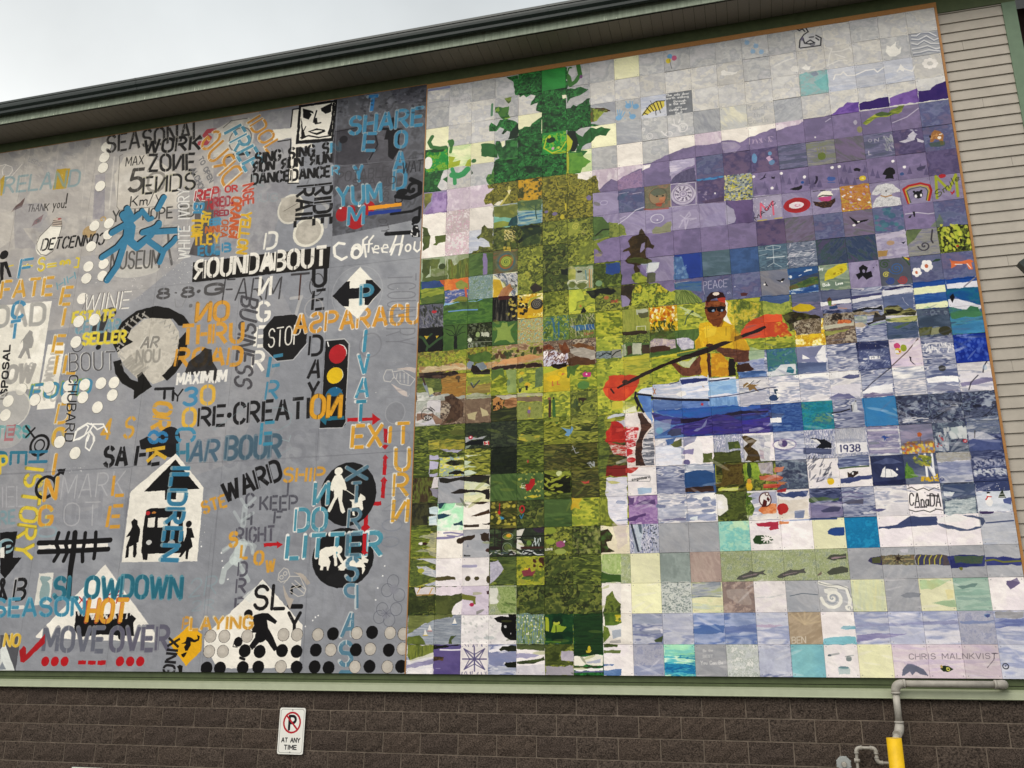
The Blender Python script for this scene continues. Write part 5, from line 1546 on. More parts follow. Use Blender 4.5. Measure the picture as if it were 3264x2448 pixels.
L eceae4 106 1405,2108,41,12,40,7,7,36,-6,28
S 9aa2b0 14406,21569,206,1.5,31
E eceae4 14376,21337,206,121 0.8
L 5c6068 14 1402,2108,27,8,34,0,27,11,7,29
L 6c7078 14 1421,2126,18,-3,20,4
E eceae4 14871,21875,115,98
S 8c94a0 14871,21875,68,1.3,14
T d8d8dc - 18 10266,23238,10574,23219,0,-71 0 0.8 Be the
T d8d8dc - 18 10256,23415,10563,23407,1,-78 0 0.8 BEST
T d8d8dc - 21 10172,23628,10872,23618,2,-106 0 0.9 You Can Be
F 98dcb0,80d0c8,a8e4c0 902,2301,97,-2,0,32,-97,7 sx=1,sy=0.2
F 1478b0,2090c0,0c68a4,50b8c8 901,2358,49,2,49,6,0,28,-98,1 sx=0.7,sy=0.12
F 8c94b8 800,2368,99,-5,-2,32,-96,1 sx=0.5,sy=0.2,al=0.8
F b0b4cc,b8bcd0 1204,2306,95,-4,-1,90,-97,1 sx=0.2,sy=0.3
E 5c6c78 14157,23334,54,34
L 7c8488 55 1416,2333,27,-5 0.5
E 6c7c80 14719,23435,87,82 0.8
L 7c8488 34 1463,2337,23,-4 0.6
E 54808c 14542,23708,154,48 0.8
F a8c0c4 1436,2371,36,3,-1,17,-34,0 al=0.7
E ecc41c 14708,17781,107,115
P 3c2c28 1525,1749,12,10,19,-11,3,7,-13,11,-13,6,-3,9,-14,1,-2,-6,11,-7
E f0eef0 15410,17568,29,27
F 404c84,505c90 1501,1771,99,-9,-2,13,-45,7,-52,6 sx=0.7,sy=0.12
F 242c60,1c2450 1598,1788,36,-2,65,-6,-2,17,-99,1
R 2c3470 18084,17870,51,43,16
L 2c2c2c 25 1703,1813,12,-4,15,11,20,-7,15,9,17,-8,14,7
L 2c2c2c 25 1699,1882,19,7,24,-4,18,7,21,-9,17,4
T 302c30 - 33 17025,18676,17938,18745,37,-396 0 1 CAnaDA
T 302c30 - 20 17570,18396,17860,18421,7,-60 0 1 canada
T 302c30 - 20 17172,18767,17526,18763,8,-68 0 1 canada
E 40404c 17060,18019,16,13
E 40404c 17075,18926,16,13
E 40404c 17934,18136,16,13
E 40404c 17774,18816,16,13
E 40404c 17096,18229,16,13
E 40404c 17525,18278,16,13
E 40404c 17661,18456,16,13
F 4c5c7c,3c4c74 1808,1806,95,-2,-3,41,-36,-6,-28,12,-31,-6 sx=0.3,sy=0.12
F a8b4bc,c8d0d4,7c8c98 1806,1858,91,-9,-2,50,-91,4 sx=0.3,sy=0.06
F d4dae0 1808,1826,30,5,-6,13,-24,-3 sx=0.2,sy=0.1
F 3c4878,344070 1900,1798,104,-8,-2,42,-99,0 sx=0.4,sy=0.3
D e8e8f0 30,0.012,1,0 1902,1798,102,-4,-4,38,-96,-2
D b8bcc8,d0d4dc 50,0.03,2,0.7 1903,1763,101,1,-2,17,-95,-5 0.7
F c8d0e0,d8dce8 1903,1834,99,-2,-5,63,-98,2 bg=0,sx=1,sy=0.3
E f2f0f2 19361,18673,102,126
E f2f0f2 19364,18512,68,76
E f2f0f2 19363,18436,45,46
P 201c1c 1932,1838,11,1,0,-5,-9,0
L c82828 28 1932,1848,12,2
L c82828 32 1934,1849,-7,9
P 34402c 1978,1827,8,28,-23,-1
L ececf0 16 1969,1843,17,-1
L ececf0 16 1966,1851,19,-1
F 4c5c98,5c68a0 1976,1860,27,-7,-2,25,-23,-7 sx=0.5,sy=0.2
F 4c3c70 1901,1895,47,0,-8,8,-34,-1
F 44507c,3c4874 1602,1934,56,-5,25,-16,17,-10,28,3,50,0,-3,27,-59,3,-59,4,-56,0 sx=0.6,sy=0.12
F 505c80,606c8c 1770,1929,25,1,37,13,29,8,39,-9,3,-21,-48,-15,57,7,5,17,-17,18,-59,8,-37,-11 sx=0.5,sy=0.12
P eceaec 1777,1921,21,-14,39,-3,31,11,-23,10,-62,2
L 44507c 40 1917,1932,79,-5
F 5c5c8c 1571,1881,37,-9,24,5,-25,8
L 38508c 51 1395,1902,81,1
P 403c68 1557,2041,11,-10,32,-4,1,30,-31,-7
F 5c6040,4c5438 1572,2033,26,-4,-1,21,-25,0
F 8a7458,5c5c50,a09468 1600,2025,98,0,0,32,-97,-2 sx=0.15,sy=0.1
L b0a070 32 1607,2038,35,-1,51,3
E 342420 16493,20363,55,50
L 342420 20 1649,2036,18,1
L 342420 20 1649,2036,11,11
L 342420 20 1649,2036,-2,14
L 342420 20 1649,2036,-14,10
L 342420 20 1649,2036,-17,-1
L 342420 20 1649,2036,-10,-11
L 342420 20 1649,2036,3,-14
L 342420 20 1649,2036,15,-8
F 4c4858,5c5050,3c4068 1702,2025,92,5,7,31,-99,-4 sx=0.15,sy=0.3
L c8c040 28 1716,2028,-8,12,-1,16
L c8c040 28 1732,2028,-7,13,-2,15
L c8c040 28 1748,2029,-8,12,-1,16
L c8c040 28 1763,2029,-8,12,-1,16
L c8c040 28 1778,2029,-7,13,-2,15
F 343c80,2c3478,3c4488 1793,2034,47,-5,60,3,-5,33,-80,6,-15,-1 sx=0.6,sy=0.3
F 4c6c48,5a6c40 1813,2032,83,2,-7,23,-75,-2 sx=0.12,sy=0.08,al=0.8
F 30387c,3c4484 1901,2037,50,1,51,5,-3,22,-52,-1,-48,-3 sx=0.6,sy=0.2
L 787c34 55 1901,2049,23,-3,25,8,52,-2
E 7c7c30 18281,20717,53,53
F e0dcea,d8d4e4 1657,2008,28,-2,-6,13,-15,-1 al=0.5
F e4e4ac,d4dcb4,c0ccb8 1501,2103,99,-3,-3,101,-98,-1 sx=0.15,sy=1,al=0.6
F 8c909c 1641,2150,24,-8,34,5,-1,10,-42,2
F c8d89c,b8d8a8 1704,2104,96,0,-65,31,-30,0 al=0.8
F b4d0a8,a8c8a4 1734,2176,31,-8,34,-2,1,22,-37,-4
F ece0a0 1773,2136,27,0,-4,24,-19,4 al=0.6
F 708c88 1810,2124,25,1,16,-8,18,2,-9,10,-34,4
F 8ca8a0 1804,2160,93,0,1,8,-77,3,-16,-5
P 70648c 1950,2112,13,-1,16,-8,7,16,-15,12,-12,6,-9,-13
E 7c9cc4 18824,22149,88,55
P 505c94 1876,2211,16,0,-3,8,-7,3
F 9498c0,a0a4c8 1501,2238,104,-3,96,-3,98,-4,-1,12,-98,2,-96,1,-101,4 sx=0.8,sy=0.08
F 8c88b8,9c98c0 1502,2271,99,-4,50,0,-51,12,-98,12 sx=0.8,sy=0.12
F 6c78b4,8490c0 1899,2229,84,-7,-3,23,-81,7 sx=0.8,sy=0.12
F 9c9ca4,a8a8b0 1906,2203,80,-1,-3,20,-76,1 sx=0.3,sy=0.1
F 808cb4 1803,2230,96,-1,-1,10,-96,-1 sx=0.5,sy=0.08
T 58505c - 15 16469,23443,18915,23414,10,-157 0 0.9 CHRIS MALNKVIST
L 58505c 15 1887,2328,-4,17,-21,23
L 58505c 15 1882,2327,15,0
P 70748c 1620,2393,6,-19,13,-16,13,-2,11,6,21,11,11,19,-20,-5,-14,-6,-11,12,-4,-12,-20,11
P 26381c 1730,2373,11,-10,15,0,11,10,-13,8,-15,0
E e0dc70 17531,23729,52,54
E 303018 17531,23729,26,27
E c8a860 17355,23653,37,46
R 1c1c28 19130,23635,79,76,25
S 40404c 19130,23635,29,1,14
F b4a4c8 1627,2350,98,-4,110,3,58,4,-132,4,-128,5 al=0.4
E 70a4d0 10230,310,101,121
E c86088 10405,414,101,121
E dcc838 10166,509,101,121
L 505050 17 1022,45,3,26,4,20
E 78acd8 8513,2296,126,119
E 78acd8 8806,2369,125,118
E 78acd8 8115,2778,126,118
E 78acd8 8665,2815,125,117
L 78acd8 38 842,207,7,22
L 78acd8 38 858,208,1,21
L 78acd8 38 868,212,1,18
L 78acd8 38 842,223,11,9
L 78acd8 38 807,241,4,28
L 78acd8 38 817,242,0,28
L 78acd8 38 826,248,-6,22
L 78acd8 38 837,255,-12,21
L 78acd8 38 854,258,6,19
L 78acd8 38 836,285,0,2
E 8cb4dc 13222,235,96,109 0.8
L 8cb4dc 29 1316,9,6,15 0.8
E 8cb4dc 13544,459,96,109 0.8
L 8cb4dc 29 1349,31,5,15 0.8
E 8cb4dc 13415,687,96,109 0.8
L 8cb4dc 29 1336,54,6,15 0.8
E 8cb4dc 13726,770,95,108 0.8
L 8cb4dc 29 1367,62,6,15 0.8
P dccb50 902,284,9,-17,24,-28,24,-9,35,1,-3,23,-14,15,-35,3,-16,11
L 2c2820 34 911,272,15,11
L 2c2820 34 923,251,15,23
L 2c2820 34 935,242,15,29
L 2c2820 34 949,235,12,36
L 2c2820 34 963,231,10,38
L 2c2820 33 976,231,7,32
L 2c2820 34 904,284,31,-42,28,-14,32,3
L 2c2820 25 957,270,1,21
L 2c2820 25 973,271,3,12
L 2c2820 13 947,246,-9,-24
T e8e8ea - 21 10016,2131,10888,2170,-7,-102 0 1 The only door
T e8e8ea - 21 10010,2264,10862,2302,-7,-101 0 1 worth walking
T e8e8ea - 21 10280,2445,10758,2465,-7,-101 0 1 through
T e8e8ea - 21 10113,2550,10733,2576,-7,-101 0 1 is the one
T e8e8ea - 21 10344,2722,10573,2732,-7,-100 0 1 you
T e8e8ea - 21 10101,2814,10789,2842,-7,-100 0 1 clothe your
T e8e8ea - 21 10331,2986,10598,2996,-7,-100 0 1 Self
R d8d6d8 9197,3206,85,98,27
R d8d6d8 9197,3206,42,49,19
R d8d6d8 9071,3478,62,71,27
R d8d6d8 9071,3478,31,36,19
R d8d6d8 9297,3818,115,133,27
R d8d6d8 9297,3818,57,66,19
R d8d6d8 10093,3175,61,71,27
R d8d6d8 10093,3175,30,36,19
R d8d6d8 9538,3105,46,54,27
R d8d6d8 9538,3105,23,27,19
R dcdadc 10586,3635,173,185,41
S dcdadc 10586,3635,135,2,23
L dcdadc 82 1020,344,22,12,6,24
L dcdadc 41 1027,341,-2,-23
L dcdadc 41 1043,339,8,-17
R dcdadc 10044,3835,129,114,34
L dcdadc 58 976,368,11,15,11,11
P e4e2e0 1216,155,-1,-19,14,-6,6,10,11,4,23,7,9,-5,-4,10,-17,4,-26,-3
T 989a9e - 32 13067,3296,13743,3301,3,-198 0 0.5 Touch
T 989a9e - 32 13247,3611,13611,3606,6,-187 0 0.5 the
T 989a9e - 32 13027,3880,13735,3888,-3,-219 0 0.5 Earth
S 8c8e9c 14284,3327,213,1.7,18 0.6
S 8c8e9c 14720,3271,141,1.7,18 0.5
S bcbab8 14568,2476,214,2.4,21 0.7
R b8b6b6 14142,2820,93,96,18 0.6
L e0dedc 64 1417,149,38,-16,33,-7 0.7
F dcdad8 1472,173,12,-9,20,-1,-3,28,-24,-9
P e4e2e0 1513,176,12,-9,6,-6,4,10,13,2,-7,15,-14,-3
F 9cb4b8,8ca8ac,a8b8b4 1504,201,58,-3,-8,95,-44,1,-6,-53 sx=0.4,sy=0.3,al=0.7
F a89cb8,9488ac 1198,451,47,4,24,25,-23,22,-37,-3,-11,-22 sx=0.5,sy=0.3
L c8b8d0 24 1302,451,-2,25
D b8a4c4 30,0.014,7,1.4 1300,455,94,-3,2,26,-94,-2 0.8
F b8b0cc,a8a0c0,c8c0d4 999,503,96,0,0,28,-51,18,-46,19 sx=0.8,sy=0.12
F 544e70,605a7c 998,598,11,-20,35,-25,50,-9,-1,55,-95,-1 sx=0.1,sy=0.25
E 68a4d0 13140,5380,93,210 0.8
E 68a4d0 13705,5255,71,84 0.8
E 68a4d0 13747,5641,106,108 0.7
P c8a8c8 1355,544,11,-7,7,-3,-2,13,10,3,-11,5,-7,3
F 93799f,a386ad,85709a 798,559,34,-19,62,-20,-1,80,-94,2 sx=0.1,sy=0.12
F ece6e8 898,504,31,0,-5,14,-27,9
F cfcfd2,b8b8c0 1511,83,10,-38,21,-21,31,7,22,19,-5,38,-77,0
L 34343c 48 1513,83,5,-33,16,-22,13,-8
L 34343c 48 1517,86,73,2,5,-33,-18,-16
L 34343c 48 1530,47,3,20,21,9
L 34343c 48 1553,44,15,1
L 34343c 48 1539,66,16,-9,15,15,-20,1
L 34343c 49 1507,-5,13,12,10,-7,9,14
L 34343c 49 1544,0,7,19
L 34343c 48 1576,51,10,12
E 5c5478 15265,462,63,88 0.7
E 5c5c68 15614,778,101,68 0.6
L dcdde2 38 1909,107,18,4,16,-11,26,2,23,22
L 7c8294 29 1908,114,18,3,16,-11,26,3,24,21
L dcdde2 38 1909,122,23,7,28,-12,23,24,19,-6
L 7c8294 29 1908,128,24,7,27,-11,23,23,19,-5
L dcdde2 38 1907,140,19,9,24,-14,20,18,33,6
L 7c8294 29 1906,147,19,8,24,-14,21,18,32,7
L dcdde2 37 1906,164,26,0,26,-4,28,20,14,-2
L 7c8294 29 1905,171,26,0,27,-5,27,20,15,-2
L dcdde2 37 1907,183,26,1,27,-5,35,12
L 7c8294 29 1907,190,26,0,26,-4,35,11
P e8e6e2 1821,133,11,7,14,-9,8,-8,-4,21,11,16,4,-11,5,3,-5,23,-22,13,-18,-6,-11,-21
L e0dedc 48 1614,103,15,8,-10,22,-6,28,-6,23 0.8
L e0dedc 47 1628,125,35,2,28,-9,9,21 0.8
L e0dedc 47 1611,180,36,-12,30,5 0.8
L e0dedc 47 1638,137,33,21 0.8
L e6e4e4 51 1622,247,8,-20,19,3,10,-10,12,19,27,3,39,-14,30,0,10,14,25,-17
L e2e0e0 50 1844,252,17,-20,9,15,25,14,10,-21
P e4e2e2 1848,243,12,-21,10,25,-4,9
E e6e2e0 19769,2415,86,82
E e6e2e0 19702,2515,86,82
E e6e2e0 19564,2536,86,82
E e6e2e0 19438,2466,86,83
E e6e2e0 19396,2345,87,83
E e6e2e0 19463,2245,86,83
E e6e2e0 19601,2223,86,83
E e6e2e0 19728,2294,86,83
F a8bcc0,8cc0c4,9ab0b4 1503,204,25,-10,22,18,24,-14,31,0,-5,100,-97,0 sx=0.4,sy=0.3
F 70b8bc,80c4c4 1551,246,53,-29,-3,76,-27,-9 al=0.8
P 8c98ac 1542,206,21,-8,10,19,-20,3
F 6a7c34,8a9838,b0b43c 1703,451,24,-19,20,-11,49,-1,39,-21,18,-1,-14,25,-38,12,-44,0,-40,23 sx=0.4,sy=0.12
F 4c6434 1751,420,23,-8,32,10,-12,10,-40,-1
L b8b0c8 36 1805,465,50,-16,43,-30
E c8c4d0 16796,4424,66,100 0.7
E 98985c 16914,4742,96,135 0.8
E dcd8e0 15356,4827,30,41
L c8c0d8 33 1577,423,18,-11 0.8
E 6c7c34 15512,5639,142,161 0.9
L 8a8a5c 33 1538,525,1,23 0.7
L 8a8a5c 33 1547,527,1,23 0.7
L 8a8a5c 33 1556,528,1,23 0.7
L 8a8a5c 33 1566,530,1,23 0.7
R c4c0cc 17215,5259,55,62,15
T c4c0cc - 20 17370,5360,17502,5336,10,-134 0 1 N
T c4c0cc - 24 17118,5839,17193,5828,9,-156 0 1 L
D a8b0a8,c0bcc8 40,0.02,7,1.2 1763,515,37,-3,-1,76,-31,-13 0.5
P c8c4d4 1850,525,20,-17,7,17,-8,21,-18,-3
P c0bccc 1817,546,28,-6,28,6,-37,8
P c8c4d4 1877,540,24,15,-5,8,-17,-7
D b8b4cc 10,0.03,2,0.5 1849,502,36,6,-6,44,-35,-6
F b07840,a06a38,c08c50 1925,528,14,-11,16,7,12,15,-5,39,-11,1,-1,-16,-13,-11,-9,14,-10,-4 sx=0.2,sy=0.2
E e8dcd0 19513,5498,63,61
L ece4dc 31 1953,537,9,-1
E 241c1c 19220,5406,35,53
F 3c5c40 1914,566,53,0,-2,17,-46,-1 al=0.6
F 4a6488,6c7898 811,622,25,-14,-1,17,-20,10 al=0.8
R c8c0dc 7433,6470,139,94,23 0.7
P d8d090 1202,603,7,0,0,6,-7,0
P b0b4a0 1202,612,7,0,0,6,-7,0
P b0b4a0 1202,621,7,0,0,6,-7,0
P d8d090 1202,629,7,0,0,7,-7,0
P 4c5868 1202,638,7,0,0,7,-7,0
P b0b4a0 1202,647,7,0,0,7,-7,0
P 8a949c 1202,656,7,0,0,6,-7,0
P 6c7888 1202,665,7,0,0,6,-7,0
P b0b4a0 1202,673,7,0,0,7,-7,0
P c4bc40 1202,682,7,0,0,7,-7,0
P b0b4a0 1202,691,7,0,0,6,-7,0
P c4bc40 1211,603,7,0,0,6,-7,0
P a8a868 1211,612,7,0,0,6,-7,0
P 8a949c 1211,621,7,0,0,6,-7,0
P 4c5868 1211,629,7,0,0,7,-7,0
P b0b4a0 1211,638,7,0,0,7,-7,0
P d8d090 1211,647,7,0,0,7,-7,0
P d8d090 1211,656,7,0,0,6,-7,0
P 6c7888 1211,665,7,0,0,6,-7,0
P 8a949c 1211,673,7,0,0,7,-7,0
P b0b4a0 1211,682,7,0,0,7,-7,0
P a8a868 1211,691,7,0,0,6,-7,0
P b0b4a0 1220,603,7,0,0,6,-7,0
P 8a949c 1220,612,7,0,0,6,-7,0
P 8a949c 1220,621,7,0,0,6,-7,0
P 6c7888 1220,629,7,0,0,7,-7,0
P a8a868 1220,638,7,0,0,7,-7,0
P d8d090 1220,647,7,0,0,7,-7,0
P d8d090 1220,656,7,0,0,6,-7,0
P 6c7888 1220,665,7,0,0,6,-7,0
P d8d090 1220,673,7,0,0,7,-7,0
P a8a868 1220,682,7,0,0,7,-7,0
P b0b4a0 1220,691,7,0,0,6,-7,0
P 8a949c 1228,603,7,0,0,6,-7,0
P 6c7888 1228,612,7,0,0,6,-7,0
P c4bc40 1228,621,7,0,0,6,-7,0
P 6c7888 1228,629,7,0,0,7,-7,0
P a8a868 1228,638,7,0,0,7,-7,0
P c4bc40 1228,647,7,0,0,7,-7,0
P d8d090 1228,656,7,0,0,6,-7,0
P a8a868 1228,665,7,0,0,6,-7,0
P b0b4a0 1228,673,7,0,0,7,-7,0
P c4bc40 1228,682,7,0,0,7,-7,0
P 4c5868 1228,691,7,0,0,6,-7,0
P a8a868 1237,603,7,0,0,6,-7,0
P c4bc40 1237,612,7,0,0,6,-7,0
P a8a868 1237,621,7,0,0,6,-7,0
P a8a868 1237,629,7,0,0,7,-7,0
P 4c5868 1237,638,7,0,0,7,-7,0
P 8a949c 1237,647,7,0,0,7,-7,0
P b0b4a0 1237,656,7,0,0,6,-7,0
P 6c7888 1237,665,7,0,0,6,-7,0
P 8a949c 1237,673,7,0,0,7,-7,0
P 6c7888 1237,682,7,0,0,7,-7,0
P a8a868 1237,691,7,0,0,6,-7,0
P 8a949c 1246,603,7,0,0,6,-7,0
P 8a949c 1246,612,7,0,0,6,-7,0
P 6c7888 1246,621,7,0,0,6,-7,0
P a8a868 1246,629,7,0,0,7,-7,0
P b0b4a0 1246,638,7,0,0,7,-7,0
P 8a949c 1246,647,7,0,0,7,-7,0
P d8d090 1246,656,7,0,0,6,-7,0
P 4c5868 1246,665,7,0,0,6,-7,0
P c4bc40 1246,673,7,0,0,7,-7,0
P c4bc40 1246,682,7,0,0,7,-7,0
P d8d090 1246,691,7,0,0,6,-7,0
P 8a949c 1255,603,7,0,0,6,-7,0
P d8d090 1255,612,7,0,0,6,-7,0
P 4c5868 1255,621,7,0,0,6,-7,0
P 6c7888 1255,629,7,0,0,7,-7,0
P 8a949c 1255,638,7,0,0,7,-7,0
P a8a868 1255,647,7,0,0,7,-7,0
P 6c7888 1255,656,7,0,0,6,-7,0
P a8a868 1255,665,7,0,0,6,-7,0
P 4c5868 1255,673,7,0,0,7,-7,0
P 8a949c 1255,682,7,0,0,7,-7,0
P b0b4a0 1255,691,7,0,0,6,-7,0
P a8a868 1264,603,7,0,0,6,-7,0
P 8a949c 1264,612,7,0,0,6,-7,0
P b0b4a0 1264,621,7,0,0,6,-7,0
P 4c5868 1264,629,7,0,0,7,-7,0
P b0b4a0 1264,638,7,0,0,7,-7,0
P b0b4a0 1264,647,7,0,0,7,-7,0
P 8a949c 1264,656,7,0,0,6,-7,0
P b0b4a0 1264,665,7,0,0,6,-7,0
P d8d090 1264,673,7,0,0,7,-7,0
P 4c5868 1264,682,7,0,0,7,-7,0
P 6c7888 1264,691,7,0,0,6,-7,0
P c4bc40 1272,603,7,0,0,6,-7,0
P a8a868 1272,612,7,0,0,6,-7,0
P 4c5868 1272,621,7,0,0,6,-7,0
P b0b4a0 1272,629,7,0,0,7,-7,0
P 6c7888 1272,638,7,0,0,7,-7,0
P 6c7888 1272,647,7,0,0,7,-7,0
P d8d090 1272,656,7,0,0,6,-7,0
P 6c7888 1272,665,7,0,0,6,-7,0
P a8a868 1272,673,7,0,0,7,-7,0
P 4c5868 1272,682,7,0,0,7,-7,0
P b0b4a0 1272,691,7,0,0,6,-7,0
P b0b4a0 1281,603,7,0,0,6,-7,0
P b0b4a0 1281,612,7,0,0,6,-7,0
P c4bc40 1281,621,7,0,0,6,-7,0
P 6c7888 1281,629,7,0,0,7,-7,0
P 6c7888 1281,638,7,0,0,7,-7,0
P d8d090 1281,647,7,0,0,7,-7,0
P 6c7888 1281,656,7,0,0,6,-7,0
P a8a868 1281,665,7,0,0,6,-7,0
P b0b4a0 1281,673,7,0,0,7,-7,0
P 4c5868 1281,682,7,0,0,7,-7,0
P 4c5868 1281,691,7,0,0,6,-7,0
P c4bc40 1290,603,7,0,0,6,-7,0
P c4bc40 1290,612,7,0,0,6,-7,0
P 8a949c 1290,621,7,0,0,6,-7,0
P a8a868 1290,629,7,0,0,7,-7,0
P 6c7888 1290,638,7,0,0,7,-7,0
P 8a949c 1290,647,7,0,0,7,-7,0
P c4bc40 1290,656,7,0,0,6,-7,0
P 4c5868 1290,665,7,0,0,6,-7,0
P a8a868 1290,673,7,0,0,7,-7,0
P c4bc40 1290,682,7,0,0,7,-7,0
P 8a949c 1290,691,7,0,0,6,-7,0
D eeeaf2,e4e2ec 150,0.05,7,0 1270,1300,730,0,0,600,-1240,0,0,-270,510,-30 0.28
D 5c6690,6c759c 110,0.04,8,0 1240,1160,760,0,0,690,-800,0 0.28
D f0ecf0 60,0.04,9,0 800,2090,1200,0,0,310,-1200,0 0.25
D 2c3a1a,8c983a 120,0.05,5,0 100,1480,640,0,-20,920,-420,0 0.35
D b8b040,4c5420 110,0.06,2,0.6 320,520,380,0,100,480,-500,200 0.35
F b88a14,c09418 1183,1198,15,24,-3,34,-16,-1 al=0.6
F c08c14,b88410 1199,1207,46,83,-4,9,-50,-10,-7,-53 al=0.55
F b08010 1060,1252,13,-18,5,38,-18,6 al=0.5
F f0d440 1093,1193,45,1,-9,37,-35,8 al=0.5"""
